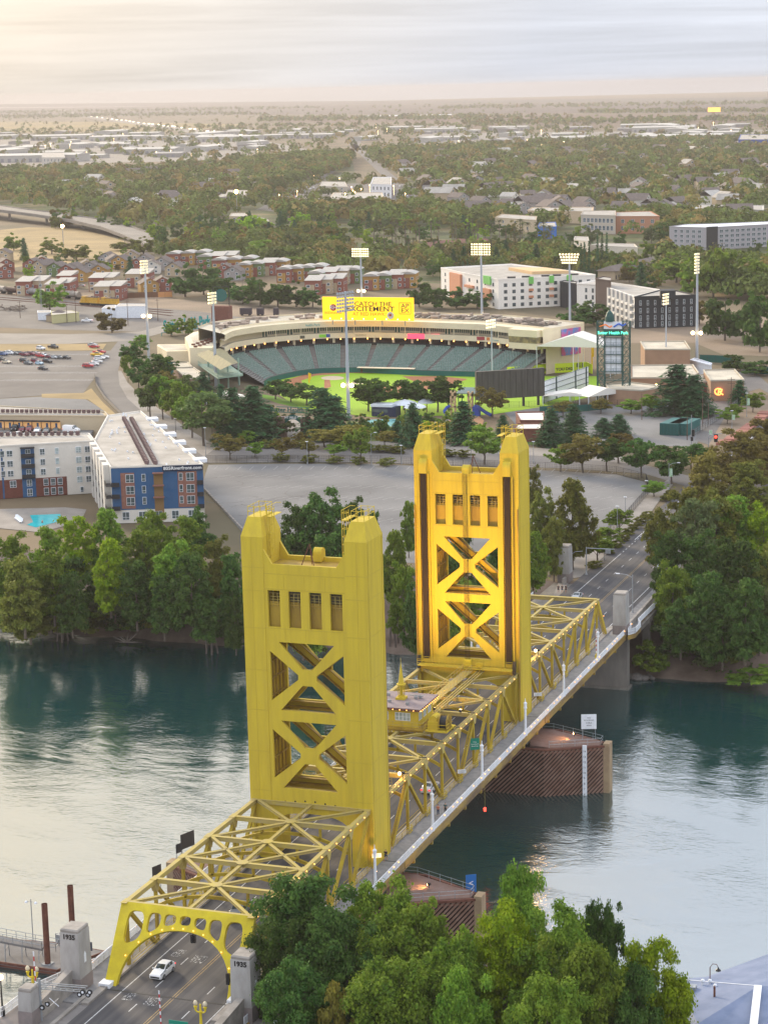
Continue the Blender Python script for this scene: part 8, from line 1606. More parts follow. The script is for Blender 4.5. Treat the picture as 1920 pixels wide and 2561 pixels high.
L1 = [(265,710, 'suv', WH, 1.2),(345,700, 'pickup', BK_, 1.2),(600,685, 'sedan', SV, 1.6),(612,697, 'sedan', RD, 1.6),(645,775, 'suv', WH, 1.9),(672,765, 'sedan', WH, 1.9),(630,795, 'sedan', WH, 1.9),(606,811, 'sedan', WH, 1.9),(572,824, 'suv', RD, 1.7),(20,747, 'suv', BLc, 1.2),(45,738, 'sedan', WH, 1.2),(70,740, 'suv', WH, 1.2),(100,741, 'sedan', GYc, 1.2),(130,740, 'sedan', BK_, 1.2),(160,750, 'suv', MR, 1.2),(205,746, 'suv', MR, 1.2),(240,743, 'sedan', SV, 1.2),(262,758, 'suv', RD, 1.2),(288,758, 'suv', WH, 1.2),(318,763, 'sedan', MR, 1.2),(352,766, 'sedan', SV, 1.2),(386,767, 'sedan', GYc, 1.2),(430,768, 'sedan', BK_, 1.2),(158,789, 'suv', BK_, 1.2),(182,804, 'sedan', GYc, 1.2),(232,791, 'suv', MR, 1.2),(255,806, 'hatch', PB, 1.2),(308,793, 'suv', BK_, 1.2),(278,839, 'sedan', BK_, 1.3),(42,797, 'sedan', CRc, 1.3),(5,780, 'suv', BK_, 1.2),(630,750, 'pickup', YLc, 1.6),(645,735, 'pickup', RD, 1.6)]
def where(i, x, y): return ('at the road edge of the lot' if x > 560 else 'alone at the back of lot' if y < 715 else 'in the long row, %s' % ('left' if x < 150 else 'middle' if x < 300 else 'right') if y < 775 else 'in the loose near row')
for i, (x, y, k, c, rz) in enumerate(L1): p = cA(x, y); car(k, c, (p[0], p[1], -.05), rz, '%s %s %s of the left car park' % (c[0], 'pickup' if k == 'pickup' else 'SUV' if k == 'suv' else 'car', where(i, x, y)), 'cars in the left car park')
for i, (x, y, k, c) in enumerate(((110,285, 'suv', BK_),(165,292, 'sedan', MR),(218,293, 'suv', MR),(278,298, 'sedan', WH),(345,300, 'sedan', GYc),(412,303, 'sedan', BK_),(530,302, 'van', WH),(20,335, 'sedan', GYc),(62,338, 'sedan', WH),(128,342, 'suv', WH),(195,350, 'suv', WH),(240,352, 'sedan', GYc),(285,355, 'suv', BK_))): p = cG(x, y, DK+.05); car(k, c, p, .35 if k != 'van' else 1.5, '%s %s on the rooftop parking deck, %s row' % (c[0], 'van' if k == 'van' else 'car', 'rear' if y < 320 else 'front'), 'cars on the parking deck')
p = cI(860,650); car('pickup', WH, (p[0], p[1], 0),-1.4, 'white service pickup by the little hut in the rail yard'); p = cI(800,300); car('sedan', SV, (p[0], p[1], 0),-1.4, 'silver car on the driveway above the yellow locomotive')
rs = random.Random(77)
for k in range(30): t = rs.random(); u, v = (620+t*70,436-t*44) if k % 2 else (905-t*45,452-t*62); p = D(u+rs.uniform(-10,10), v); car(rs.choice(('sedan', 'suv')), rs.choice((WH, SV, BK_, RD)),(p[0], p[1], .15),.5, 'tiny car in the traffic of the distant avenues', 'cars on the distant avenues', detail=False)
for k in range(40): t = k/40; u = 190+t*400+rs.uniform(-3,3); v = 251+t*49+rs.uniform(-1,1); p = D(u, v); tag(MB().box((0,0,1.4),(5,9,2.8)).build('vehicle', mat('headlight_stream', (1,.9,.75),.4, emit=2.2, ecol=(1,.85,.6)) if 'headlight_stream' not in MATS else MATS['headlight_stream'], loc=(p[0], p[1], .1)), 'far vehicle with headlights on the glittering freeway', 'car', 'headlights on the far freeway')
# ---- trains
LOCY = mat('loco_yellow', (.62,.36,.03),.5,(.45,.25,.03),1); LOCG = mat('loco_grey', (.14,.10,.09),.6)
A = Vector(cI(800,478)); B = Vector(cI(1185,500)); ang = math.atan2(B.y-A.y, B.x-A.x); LL_ = (B-A).length
for k in range(2):
 c = A+(B-A)*(.25+.5*k); e = empty('locomotive', tuple(c), ang, 'yellow diesel locomotive in the rail yard, %s one with grey roof' % ('left' if k == 0 else 'right'), 'locomotive', 'pair of yellow locomotives'); L = LL_*.48
 MB().bx((-L/2,-1.5,1.2),(L/2,1.5,1.7)).build('frame', LOCY, e); m = MB(); m.bx((-L/2+4,-1.0,1.7),(L/2-1,1.0,4.0)); m.bx((-L/2+1.6,-1.4,1.7),(-L/2+4,1.4,4.5)); m.bx((-L/2+.3,-.9,1.7),(-L/2+1.6,.9,3.0)); m.build('hood', LOCY, e)
 m = MB(); m.bx((-L/2+4,-.95,4.0),(L/2-1,.95,4.35)); [m.tube((x, 0,4.3),(x, 0,4.8),.6, n=8) for x in (L*.1, L*.25, L*.38)]; m.build('roof', LOCG, e); MB().bx((-L/2+1.58,-1.2,3.4),(-L/2+1.6,1.2,4.1)).build('window', GLASS, e)
 for s in (-1,1):
  m = MB(); [m.tube((s*L*.3+dx, -1.1,.5),(s*L*.3+dx, 1.1,.5),.5, n=10) for dx in (-2,0,2)]; m.bx((s*L*.3-2.8,-1.2,.5),(s*L*.3+2.8,1.2,1.1)); m.build('bogie', DARK, e)
for k, (x0, x1, y0, y1, c) in enumerate(((-90,60,345,362,(.35,.31,.27)),(75,235,362,378,(.07,.035,.03)),(240,390,370,392,(.30,.28,.27)),(400,520,385,405,(.28,.25,.22)),(650,790,405,420,(.33,.29,.25)))):
 A = Vector(cI(x0, y0+10)); B = Vector(cI(x1, y1+10)); c_ = (A+B)/2; L = (B-A).length*.97; e = empty('tank_car', tuple(c_), math.atan2(B.y-A.y, B.x-A.x), '%s rail tank car, %s in the line behind the rail yard' % (('dark brown' if k == 1 else 'grey'),('first', 'second', 'third', 'fourth', 'fifth')[k]), 'tank car', 'rail tank cars'); mt = mat('tank_%d' % k, c, .6, tuple(q*.6 for q in c),.5); m = MB(); m.tube((-L/2+.4,0,2.7),(L/2-.4,0,2.7),1.5, n=14); m.lathe((0,0,4.1), [(.6,0),(.6,.5),(.3,.6)], 10); m.build('tank', mt, e); m = MB(); m.bx((-L/2,-1.2,1.0),(L/2,1.2,1.3)); m.build('underframe', DARK, e)
 for s in (-1,1): m = MB(); [m.tube((s*L*.36+dx, -1,.5),(s*L*.36+dx, 1,.5),.45, n=8) for dx in (-.9,.9)]; m.build('bogie', DARK, e)
m = MB();
for a, b in ((cI(-80,400), cI(1700,540)),(cI(-80,420), cI(1700,560)),(cI(600,450), cI(1700,590))):
 a, b = Vector(a), Vector(b); n = Vector((-(b-a).y, (b-a).x, 0)).normalized()*.75
 for s in (-1,1): m.beam(a+n*s, b+n*s, .14,.16)
m.build('rail_track', RUST, kind='structure')
m = MB(); rs = random.Random(5)
for k in range(40): a = rs.uniform(0,3); p = Vector(cI(rs.uniform(10,250), rs.uniform(500,545))); m.beam(p+Vector((-2*math.cos(a),-2*math.sin(a), rs.uniform(.1,1))), p+Vector((2*math.cos(a),2*math.sin(a), rs.uniform(.1,1.2))),.35,.3)
tag(m.build('timber_pile', PILEW), 'heap of old railway timbers at the left of the rail yard', 'timber heap', None, 'stuff')
# ---- poles, masts, street lamps, signals
POLEW = mat('pole_timber', (.12,.08,.06),.9)
for x, y, yt, lb in ((200,612,440, 'wooden pole left in the rail yard'),(478,590,460, 'wooden pole by the pale yellow shed'),(663,655,465, 'wooden pole before the pale yellow shed'),(752,660,275, 'tall wooden utility pole in the rail yard'),(1265,685,435, 'dark wooden pole by the white metal shed'),(1560,640,420, 'wooden pole right of tall light tower')):
 b = cI(x, y); h = zat(x*.25332,640+yt*.25332, b); e = empty('utility_pole', b, 0, lb, 'utility pole', 'rail yard poles'); m = MB(); m.tube((0,0,0),(0,0, h),.17,.12,7); m.build('pole', POLEW, e); MB().beam((-1.2,0, h-.8),(1.2,0, h-.8),.14,.14).build('crossarm', POLEW, e)
b = cI(410,575); h = zat(410*.25332,640+150*.25332, b); e = empty('radio_mast', b, 0, 'thin lattice radio mast standing behind the round yard tree', 'mast'); m = MB()
for i in range(3): a = i*2.09; m.tube((.5*math.cos(a),.5*math.sin(a),0),(.5*math.cos(a),.5*math.sin(a), h),.05, n=4)
for k in range(int(h/1.2)): m.tube((.5,0, k*1.2),(.5*math.cos(2.09),.5*math.sin(2.09), k*1.2+1.2),.035, n=4); m.tube((.5*math.cos(4.18),.5*math.sin(4.18), k*1.2),(.5,0, k*1.2+1.2),.035, n=4)
m.build('lattice', STEEL, e)
for x, yb, yt, lb in ((350,620,350, 'black utility pole by the lot fence, left'),(520,420,280, 'black pole carrying a bright lamp by the clubhouse'),(980,690,340, 'black pole at the lot entrance'),(1275,500,180, 'wooden power pole with crossarms beside the emblem building'),(1040,670,450, 'black lamp pole on the side road'),(820,830,590, 'black pole right of the green containers')):
 b = cF(x, yb); h = zat(1520+x*.24125,900+yt*.24125, b); e = empty('utility_pole', b, 0, lb, 'pole', 'dark poles round the clubhouse lot'); MB().tube((0,0,0),(0,0, h),.16,.1,7).build('pole', POLEW, e)
 if 'crossarms' in lb:
  for dz in (.6,2): MB().beam((-1.3,0, h-dz),(1.3,0, h-dz),.12,.12).build('crossarm', POLEW, e)
 if 'bright' in lb: MB().sphere((-.6,-.3, h+.6),.42,10).build('lamp', LAMPY, e)
for (uu, vb, vt, arm, lb) in ((445,998,925,(0,-.1), 'pale street lamp at the junction by the left lot'),(802,1003,935,(1.4,0), 'pale street lamp with an arm behind the grey lot, centre'),(664,1003,955,(0,-.1), 'short pale lamp behind the grey lot, left'),(867,1003,963,(0,-.1), 'short pale lamp behind the grey lot, right'),(1017,1000,952,(0,-.1), 'short pale lamp left of the far tower'),(1152,1000,955,(0,-.1), 'short pale lamp right of the far tower cap'),(1350,1120,1075,(0,-.1), 'pale lamp at right edge of the grey lot'),(1333,1165,1095,(0,-.1), 'lamp with green signal box by the far street tree'),(1305,1210,1165,(0,-.1), 'slim lamp by the street trees'),(1444,1058,1000,(2.6,0), 'grey lamp with a long arm and green banner by the junction'),(1405,1060,1040,(-1.2,0), 'pale lamp at the end of the lot'),(1580,925,888,(0,0), 'lamp beside the right street planters, first'),(1612,900,850,(0,0), 'lamp beside the right street planters, second')):
 b = D(uu, vb); h = zat(uu*W2, vt*W2, b); e = street_lamp(b, h, lb, arm)
 if 'banner' in lb or 'planters' in lb: MB().bx((.15,-.03, h*.5),(.95,.03, h*.8)).build('banner', mat('banner_green', (.25,.45,.22),.7,(.55,.65,.60),1.2) if 'banner_green' not in MATS else MATS['banner_green'], e)
for k, (uu, vb, vt) in enumerate(((318,835,815),(356,870,850),(397,905,870),(459,952,890),(380,945,905))):
 b = D(uu, vb); street_lamp(b, zat(uu*W2, vt*W2, b), 'black pavement lamp beside the curved road, %s from the ballpark' % ('first', 'second', 'third', 'tall one fifth', 'fourth')[k], (0,0), mt=BLACK, grp='black lamps by the curved road')
b = S(1558,1571); h = zat(1558,1463, b); street_lamp((9.6,152,0),8.0, 'grey lamp with curved arm beside the far concrete pylon', (-3.0,-.4), grp=None, r=.11)
e = empty('lamp_post', (10.4,172,0),0, 'gold and white lamp post on the far right parapet', 'lamp post'); MB().lathe((0,0,0), [(.3,0),(.2,.6),(.15,4.6),(.2,4.7)], 8).build('column', Y_P, e); MB().lathe((0,0,4.7), [(.25,0),(.28,.1),(.2,.2),(.24,.9),(.06,1.3),(.03,1.9)], 8).build('lantern', WHITE, e)
e = empty('signal_gantry', S(1466,1437),0, 'grey mast arm with a sign over the far road beside the street trees', 'signal mast'); m = MB(); m.lathe((0,0,0), [(.3,0),(.16,.5),(.12,6.2)], 8); m.tube((0,0,6.0),(6.2,.5,5.9),.1, n=6); m.build('mast', STEEL, e); MB().bx((4.2,.35,4.9),(5.4,.5,5.8)).build('sign_panel', STEEL, e)
e = empty('light_mast', S(1428,1438),0, 'slim steel lamp by the far pylon with arm towards the trees', 'street lamp'); m = MB(); m.tube((0,0,0),(0,0,4.6),.08, n=6); m.path([(0,0,4.6),(.8,.4,5.2),(2.4,1,5.3)], .06,5); m.build('pole', STEEL, e)
b = cF(1040,1100); h = zat(1520+1040*.24125,900+760*.24125, b); e = empty('traffic_signal', b, 0, 'traffic signal mast with a lit red lamp and long arm at the right', 'traffic signal'); m = MB(); m.tube((0,0,0),(0,0, h),.16,.1,8); m.path([(0,0, h*.86),(2.5,0, h*1.0),(6.0,0, h*1.02)], .08,6); m.build('mast', STEEL, e); MB().bx((1.6,-.25, h*.74),(2.6,.05, h*.98)).build('signal_head', BLACK, e); MB().sphere((2.1,-.4, h*.9),.40,10).build('red_lamp', REDL, e); MB().bx((.2,-.05, h*.95),(1.1,.0, h*1.1)).build('banner', MATS['banner_green'], e)
b = cF(865,880); e = empty('traffic_signal', b, 0, 'traffic signal with dark side heads left of the red one', 'traffic signal'); MB().tube((0,0,0),(0,0,9),.14,.1,8).build('mast', STEEL, e); m = MB(); m.bx((.2,-.3,2.6),(.9,.2,4.6)); m.bx((-.2,-.3,1.2),(.5,.2,2.4)); m.build('signal_head', BLACK, e)
for u, v, h_, s_, lb in ((512,453,20,3.2, 'bright amber street lamp beside the far beige building'),(137,516-0,14,2.4, 'amber lamp by the end of the freeway ramp')):
 if v > 500: u, v = 137,520
 b = D(u, v+10); e = empty('street_lamp', b, 0, lb, 'street lamp', 'far amber lamps'); MB().tube((0,0,0),(0,0, h_),.25, n=6).build('pole', STEEL, e); MB().sphere((0,0, h_), s_*.55,10).build('lamp', LAMPY, e)
rs = random.Random(15)
for k in range(60): u, v = rs.choice(((rs.uniform(0,560), rs.uniform(290,345)),(rs.uniform(560,1658), rs.uniform(272,300)),(rs.uniform(880,1300), rs.uniform(310,330)),(rs.uniform(560,960), rs.uniform(395,450)))); b = D(u, v); sz = DIST(b)/5349*2.3; o = copy_or('distant_lamp', lambda: MB().tube((0,0,-6),(0,0,0),.08, n=4).sphere((0,0,0),.5,6), mat('distant_glow', (1,.8,.5),.4, emit=6, ecol=(1,.62,.28)) if 'distant_glow' not in MATS else MATS['distant_glow'], None, (b[0], b[1], 9)); o.scale = (sz, sz, 1.5); tag(o, 'small warm lamp glinting among the distant roofs', 'lamp', 'distant lamps')
# ---- fences
def mesh_fence(pts, h, mt, lab, step=3.0, solid=False, name='fence'):
 e = empty(name, (0,0,0),0, lab, 'fence'); m = MB(); P = [Vector(p) for p in pts]
 for a, b in zip(P[:-1], P[1:]):
  n = max(1, int((b-a).length/step))
  for i in range(n+1): c = a+(b-a)*i/n; m.tube(c, c+Vector((0,0, h)),.05, n=5)
  m.beam(a+Vector((0,0, h)), b+Vector((0,0, h)),.05,.05); m.beam(a+Vector((0,0,.1)), b+Vector((0,0,.1)),.05,.05)
 m.build('post', DARK, e); w = MB()
 for a, b in zip(P[:-1], P[1:]):
  L = (b-a).length
  if solid: w.beam(a+Vector((0,0, h/2)), b+Vector((0,0, h/2)),.04, h*.94)
  else:
   k = int(L/.5)
   for i in range(k): c = a+(b-a)*i/k; w.beam(c, c+Vector((0,0, h)),.025,.025,(1,0,0))
   for z in (.3,.55,.8): w.beam(a+Vector((0,0, h*z)), b+Vector((0,0, h*z)),.02,.03)
 w.build('mesh_panel', mt, e); return e
mesh_fence([D(u, v) for u, v in ((445,1000),(600,999),(800,999),(1000,1009),(1200,1016),(1330,1024),(1395,1040),(1402,1064),(1345,1130),(1290,1175))], 2.2, DARK, 'dark mesh fence curving along the back of the grey parking lot')
mesh_fence([D(u, v) for u, v in ((1078,880),(1290,876),(1440,876))], 2.0, DARK, 'mesh fence between the lot bays and the trees under the scoreboard')
mesh_fence([D(u, v) for u, v in ((600,925),(700,930))], 2, DARK, 'fence by the ballpark gate')
mesh_fence([cF(x, y) for x, y in ((870,800),(1060,680),(1230,560),(1350,460),(1440,360))], 2.2, STEEL, 'pale fence climbing along the side road at right')
GF = mat('fence_green', (.01,.10,.085),.6); mesh_fence([D(u, v) for u, v in ((1165,893),(1250,890),(1310,884))], 2.4, GF, 'dark green screen fence below the white panelled wall', solid=True)
mesh_fence([D(u, v) for u, v in ((1510,782),(1580,785),(1605,800))], 3, GF, 'green screen fence by the white shed at the right', solid=True, name='screen_fence'); mesh_fence([D(u, v) for u, v in ((1612,806),(1700,812))], 3, GF, 'green screen fence cut by the right edge', solid=True, name='screen_fence')
mesh_fence([D(u, v) for u, v in ((205,812),(207,832),(225,860),(270,905),(325,955))], 1.2, PAVE, 'pale low wall along the outer side of the curved road', solid=True, name='roadside_wall')
mesh_fence([cI(x, y) for x, y in ((1200,418),(1560,408))], 3, mat('wood_fence', (.16,.08,.045),.85), 'brown wooden fence behind the locomotives', solid=True, name='wooden_fence'); mesh_fence([cI(x, y) for x, y in ((1560,408),(1700,405))], 3, mat('wood_fence_new', (.55,.26,.10),.85), 'bright new orange-brown wooden fence beside the older one', solid=True, name='wooden_fence')
TL = mat('teal_letters', (.01,.26,.26),.5); a, b = Vector(cC(80,255)), Vector(cC(480,205)); d = b-a; e = empty('teal_lettering', tuple(a+d*.5+Vector((0,0,4))), math.atan2(d.y, d.x), 'long row of teal letters on a rail at the left back of the stadium', 'sign'); m = MB(); m.beam((-d.length/2,0,-2.6),(d.length/2,0,-2.6),.3,.3); [m.beam((x, .3,-4),(x, .3,-2.5),.2,.2) for x in np.arange(-d.length/2, d.length/2,6)]; m.build('rail', TL, e); text('Sutter Health Park', 7.2, TL, 'lettering', e, Matrix.Rotation(R(90),4, 'X'),.2, bold=.15, sx=max(.5, d.length/62))
# ---- park furniture near the ballpark
p = cL(860,270); psheet('sports_court', [cL(705,250), cL(960,240), cL(1020,270), cL(1010,290), cL(770,296)], -.03, mat('court_teal', (.10,.28,.30),.8,(.13,.33,.33),.3)); psheet('playground_surface', [cL(1180,262), cL(1370,245), cL(1400,222), cL(1540,220), cL(1575,250), cL(1560,290), cL(1400,300), cL(1170,290)], -.03, mat('play_surface', (.45,.24,.13),.9)); psheet('pavement', [cL(1150,258), cL(1340,245), cL(1290,285), cL(1160,300)], -.025, PAVE)
psheet('lawn', [cL(620,250), cL(1000,300), cL(1380,310), cL(1380,380), cL(900,370), cL(640,330)], -.035, LAWN); psheet('plaza_pavement', [cL(0,330), cL(150,300), cL(200,220), cL(340,220), cL(350,370), cL(600,430), cL(560,455), cL(0,440)], -.03, PAVE)
psheet('lawn', [cC(880,720), cC(1000,740), cC(1160,800), cC(1170,830), cC(1000,800), cC(880,760)], -.02, mat('lawn_bright', (.16,.30,.03),.9)); psheet('gravel_path', [cC(880,745), cC(1000,790), cC(1170,830), cC(1150,860), cC(960,830), cC(860,790)], -.015, DIRT)
UMB = mat('canopy_white', (.66,.70,.76),.7)
for x, y, r, lb in ((1030,190,7, 'white domed canopy with visible ribs by the blue court'),(1180,180,5, 'white pointed canopy beside the domed one'),(1100,214,6, 'low spreading white canopy partly hidden by slender conifer')):
 p = cL(x, y+14); e = empty('shade_canopy', p, 0, lb, 'canopy'); MB().tube((0,0,0),(0,0,3.6),.15, n=8).build('pole', RUST, e); MB().lathe((0,0,3.2), [(r*.62,0),(r*.52,.6),(r*.3,1.1),(.05,1.5)], 12).build('canopy', UMB, e); m = MB(); [m.tube((r*.62*math.cos(a), r*.62*math.sin(a),3.22),(0,0,4.75),.06, n=4) for a in np.arange(0,6.28,.79)]; m.build('rib', WHITE, e)
p = cL(900,218); e = empty('kiosk', p, 0, 'small dark blue kiosk with a white roof by the court', 'kiosk'); MB().bx((-4.2,-2.5,0),(4.2,2.5,3.2)).build('wall', mat('kiosk_navy', (.02,.03,.07),.6), e); MB().bx((-4.5,-2.8,3.2),(3.0,2.8,4.0)).build('roof', UMB, e); MB().bx((-4.1,-2.56,1.4),(1.5,-2.51,2.4)).build('hatch', GLASS, e)
p = cL(1395,215); e = empty('play_tower', p, 0, 'wooden play tower like a miniature bridge tower, with blue slides', 'playground'); WD = mat('play_wood', (.50,.36,.20),.8)
for x in (-1.6,4.4):
 m = MB(); m.bx((x-.9,-.6,0),(x-.5,.6,8)); m.bx((x+.5,-.6,0),(x+.9,.6,8)); m.bx((x-.9,-.6,6.4),(x+.9,.6,7.4)); m.bx((x-.9,-.6,2.6),(x+.9,.6,3)); m.beam((x-.6,-.5,3),(x+.6,-.5,6.2),.3,.3); m.beam((x+.6,-.5,3),(x-.6,-.5,6.2),.3,.3); m.build('tower', WD, e)
m = MB(); m.path([(-2.4,0,3),(-3.5,-1,2.6),(-3.9,-2.4,1.6),(-3,-3.6,.6)], .5,8); m.path([(6,0,3.4),(8,-1,2.6),(10,-1.4,1.4),(12,-1.6,.5)], .6,8); m.bx((5.4,-1,0),(7.6,1,3)); m.build('slide', mat('slide_blue', (.03,.07,.35),.5), e); MB().bx((-1.6,-.5,2.4),(4.4,.5,2.7)).build('deck', WD, e)
p = cL(1470,160); e = empty('shade_shelter', p, 0, 'grey-green flat shelter on green posts above the playground', 'shelter'); m = MB(); [m.tube((x, y, 0),(x, y, 5),.15, n=6) for x in (-3,3) for y in (-2,2)]; m.build('post', GF, e); m = MB(); m.add([(-3.6,-2.6,5),(3.6,-2.6,5),(3.6,2.6,6.4),(-3.6,2.6,6.4),(-3.6,-2.6,4.8),(3.6,-2.6,4.8),(3.6,2.6,6.2),(-3.6,2.6,6.2)], [(0,1,2,3),(7,6,5,4),(0,4,5,1),(2,6,7,3),(1,5,6,2),(0,3,7,4)]); m.build('roof', mat('shelter_roof', (.16,.22,.22),.6), e)
for k, (x, y) in enumerate(((700,425),(60,440),(120,440),(300,440),(560,455),(830,470),(900,470),(985,478),(1300,500),(1340,500),(1450,508),(170,534),(365,540),(540,548),(715,553),(900,563))): p = cL(x, y); tree('bush', p, 1.3, LO, 'low clipped shrub bed along the street behind the grey lot, '+side(p[0], p[1]), 'street shrub beds', 2.2)
for k, (x, y) in enumerate(((270,765),(390,650),(450,600),(500,550),(550,500),(600,450),(650,405),(690,365),(840,230),(880,190))): p = cM(x, y); tree('bush', (p[0], p[1], -.1),1.0, LO, 'low shrub bed beside the far road, %s' % ('nearest the bridge' if k < 3 else 'middle' if k < 6 else 'farthest'), 'shrub beds of the far road', 2.0);
for k, (x, y) in enumerate(((1480,690),(1440,720),(1390,755),(1340,790),(1280,825),(1200,865),(1560,640),(1590,600),(1620,560))): p = cF(x, y); tag(MB().box((p[0], p[1], .3),(3.6,6,.7)).build('planter', mat('planter_red', (.30,.12,.09),.85) if 'planter_red' not in MATS else MATS['planter_red']), 'red-brown raised planter along the right-hand street', 'planter', 'street planters')
psheet('pavement', [cM(90,850), cM(0,1000), cM(-60,1000), cM(60,700), cM(280,560), cM(560,300), cM(680,180), cM(860,60), cM(900,100), cM(760,270), cM(700,370), cM(480,580), cM(220,830)], -.02, PAVE); p = cM(-40,800)
e = empty('picnic_table', S(1379,1438),0, 'round concrete picnic table by the small tree near the far pylon', 'table'); MB().lathe((0,0,0), [(.25,0),(.25,.7),(1.0,.72),(1.0,.82)], 14).build('top', CONC, e); [MB().lathe((1.5*math.cos(a),1.5*math.sin(a),0), [(.22,0),(.22,.45),(.3,.46),(.3,.52)], 10).build('stool', CONC, e) for a in (0,1.57,3.14,4.71)]
for x, w_, lb in ((750,90, 'dark covered trailer behind the ballpark, left'),(865,50, 'dark covered trailer behind the ballpark, middle'),(990,36, 'dark box container behind the ballpark')): p = cC(x, 90); L = w_*.31363*DIST(p)/FPX; e = empty('trailer', p, .1, lb, 'trailer'); MB().bx((-L/2,-1.3,.6),(L/2,1.3,3.6)).build('box', mat('trailer_dark', (.05,.04,.05),.7) if 'trailer_dark' not in MATS else MATS['trailer_dark'], e); m = MB(); [m.tube((s*L*.35,-1.2,.4),(s*L*.35,1.2,.4),.4, n=8) for s in (-1,1)]; m.build('wheel', TYRE, e)
b = cC(560,150); e = empty('round_sign_frame', b, 0, 'dark frame holding a round green sign on a brick base behind the pavilion', 'sign'); MB().bx((-4.5,-2,0),(4.5,2,8)).build('base', MATS['brick_red'], e); m = MB(); [m.beam((x, 0,8),(x, 0,17),.3,.3) for x in (-4,4)]; [m.beam((-4,0, z),(4,0, z),.25,.25) for z in (9,12,15,17)]; m.build('frame', DARK, e); MB().tube((0,-.3,13),(0,-.1,13),3.0, n=20).build('disc', GREENP, e)
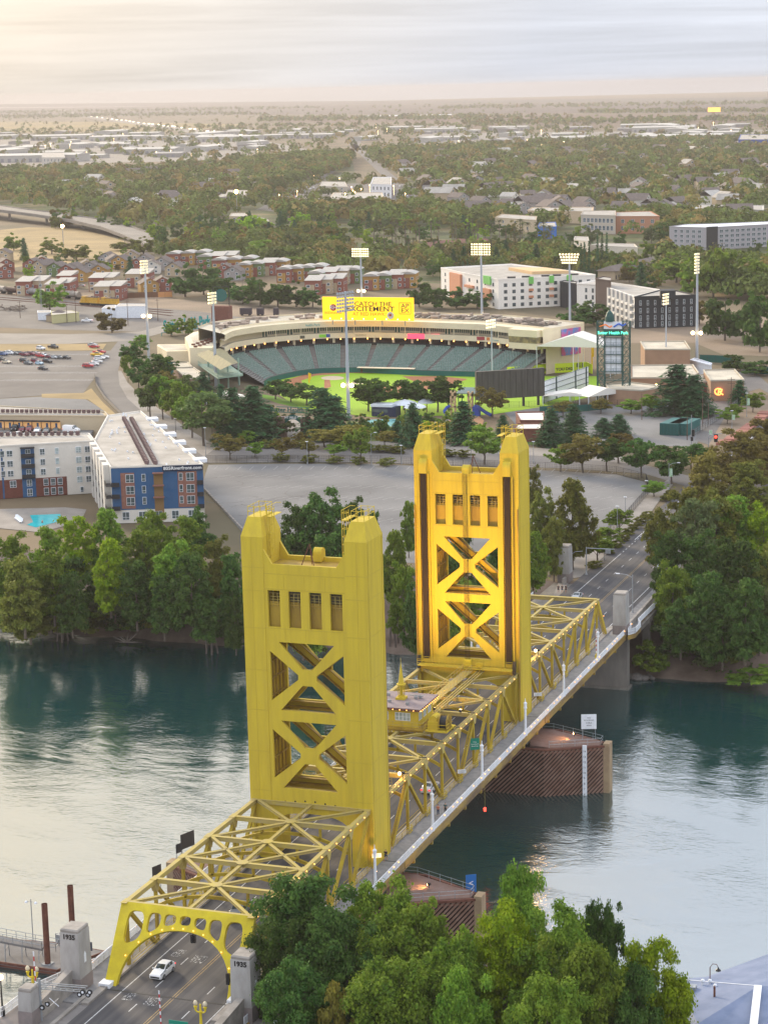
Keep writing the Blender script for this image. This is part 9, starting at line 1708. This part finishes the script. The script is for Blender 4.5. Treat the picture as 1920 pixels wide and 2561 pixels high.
# ================================================================== PEOPLE
SKIN = mat('skin', (.42,.24,.16),.6);
def person(loc, rz, lab, shirt, trousers, hair, h=1.74, stride=.25, shorts=False, longhair=False, arm=.3, grp=None):
 e = empty('person', loc, rz, lab, 'person', grp); s = h/1.74
 def skin(name, V, E_, Rr, mt, par):
  me = bpy.data.meshes.new(name); me.from_pydata([tuple(c*s for c in v) for v in V], E_, []); o = bpy.data.objects.new(name, me); COL.objects.link(o); o.parent = par; me.materials.append(mt)
  sm = o.modifiers.new('skin', 'SKIN'); sm.use_smooth_shade = True
  for i, r in enumerate(Rr[:len(V)]): me.skin_vertices[0].data[i].radius = (r*s, r*s)
  me.skin_vertices[0].data[0].use_root = True; sb = o.modifiers.new('sub', 'SUBSURF'); sb.levels = sb.render_levels = 1; return o
 f = stride
 V = [(0,0,.93),(0,0,1.12),(0,0,1.38),(0,0,1.49),(0,-.01,1.58),(0,-.01,1.68),(-.19,0,1.40),(-.24, arm*.3,1.12),(-.23,-arm*.5,.92),(.19,0,1.40),(.24,-arm*.3,1.12),(.23,-arm*1.0,.98),(-.09,0,.88),(-.10,-f, .48),(-.10,-f*.8,.08),(-.10,-f*.8-.12,.03),(.09,0,.88),(.10, f*.6,.48),(.10, f*1.3,.10),(.10, f*1.3-.12,.04),(-.23,-arm*.6,.84),(.23,-arm*1.12,.90)]
 E_ = [(0,1),(1,2),(2,3),(3,4),(4,5),(2,6),(6,7),(7,8),(2,9),(9,10),(10,11),(0,12),(12,13),(13,14),(14,15),(0,16),(16,17),(17,18),(18,19),(8,20),(11,21)]
 Rr = [.13,.12,.14,.055,.085,.075,.055,.045,.032,.055,.045,.032,.09,.062,.045,.04,.09,.062,.045,.04,.035,.035]
 skin('body', V, E_, Rr, SKIN, e)
 skin('shirt', [V[1], V[2], V[0], V[6], V[7], V[9], V[10]], [(0,1),(0,2),(1,3),(3,4),(1,5),(5,6)], [.135,.155,.14,.072,.06,.072,.06], shirt, e)
 k = .55 if shorts else .14; lk = lambda a, b, t: tuple(a[i]+(b[i]-a[i])*t for i in range(3))
 if shorts: skin('trousers', [(0,0,.93), V[12], lk(V[12], V[13], .75), V[16], lk(V[16], V[17], .75)], [(0,1),(1,2),(0,3),(3,4)], [.145,.11,.085,.11,.085], trousers, e)
 else: skin('trousers', [(0,0,.93), V[12], V[13], V[14], V[16], V[17], V[18]], [(0,1),(1,2),(2,3),(0,4),(4,5),(5,6)], [.145,.11,.078,.06,.11,.078,.06], trousers, e)
 HV = [(0,.02,1.64),(0,.02,1.72)]+([(0,.10,1.45)] if longhair else []); skin('hair', HV, [(0,1)]+([(0,2)] if longhair else []), [.095,.07,.06], hair, e)
 m = MB(); m.box((-.03*s, -.088*s, 1.64*s),(.018,.015,.012)); m.box((.03*s, -.088*s, 1.64*s),(.018,.015,.012)); m.build('eyes', BLACK, e); MB().box((0,-.10*s, 1.61*s),(.02,.03,.03)).build('nose', SKIN, e)
 return e
BLKF = mat('cloth_black', (.02,.02,.025),.8); NVF = mat('cloth_navy', (.03,.05,.10),.8); ORF = mat('cloth_rust', (.45,.14,.07),.8); TEF = mat('cloth_teal', (.03,.09,.10),.8); HB = mat('hair_dark', (.02,.012,.01),.6); HRD = mat('hair_red', (.16,.035,.02),.6)
z_ = .125
p = S(900+215*.30157,1680+1580*.30157); person((p[0], p[1], z_), math.pi, 'person in black running on the right footway beside the near tower foot', BLKF, NVF, HB, 1.76,.32, True, arm=.45)
p = S(900+648*.30157,1680+1200*.30157); person((p[0], p[1], z_),.3, 'person with long red hair in a rust top walking on the lift span footway', ORF, NVF, HRD, 1.70,.12, False, True, .15); person((p[0]+.85, p[1]+.9, z_),.2, 'person in dark teal top walking beside the red-haired person on the lift span footway', TEF, BLKF, HB, 1.78,.15)
for k, (x, lb) in enumerate(((1205, 'left walker of three in black by the far pylon, wearing a cap'),(1231, 'middle walker of three in black by the far pylon'),(1257, 'right walker of three in black by the far pylon'))):
 p = S(960+x*.36188,1040+1228*.36188); person((p[0], p[1], z_),.1, lb, BLKF, BLKF if k != 1 else NVF, HB, 1.78,.2, True)
p = cG(315,990,-.6); person((p[0], p[1], -.75),0, 'person standing in the pool, seen small from behind', SKIN, NVF, HB, 1.7,.0)
# ---- air: haze volume
X0, X1, Y0, Y1, Z0, Z1 = -18400,18600,-600,18300,-14,118
h = MB().bx((X0, Y0, Z0),(X1, Y1, Z1)).build('haze', None, kind='stuff', label='thin pale evening haze over the whole plain', cat='haze')
hm = bpy.data.materials.new('haze_air'); hm.use_nodes = True; t = hm.node_tree; t.nodes.clear(); o_ = t.nodes.new('ShaderNodeOutputMaterial'); v_ = t.nodes.new('ShaderNodeVolumePrincipled'); v_.inputs['Density'].default_value = HAZE_DENSITY; v_.inputs['Color'].default_value = (.66,.615,.605,1); v_.inputs['Anisotropy'].default_value = .2; t.links.new(v_.outputs[0], o_.inputs['Volume']); h.data.materials.append(hm)
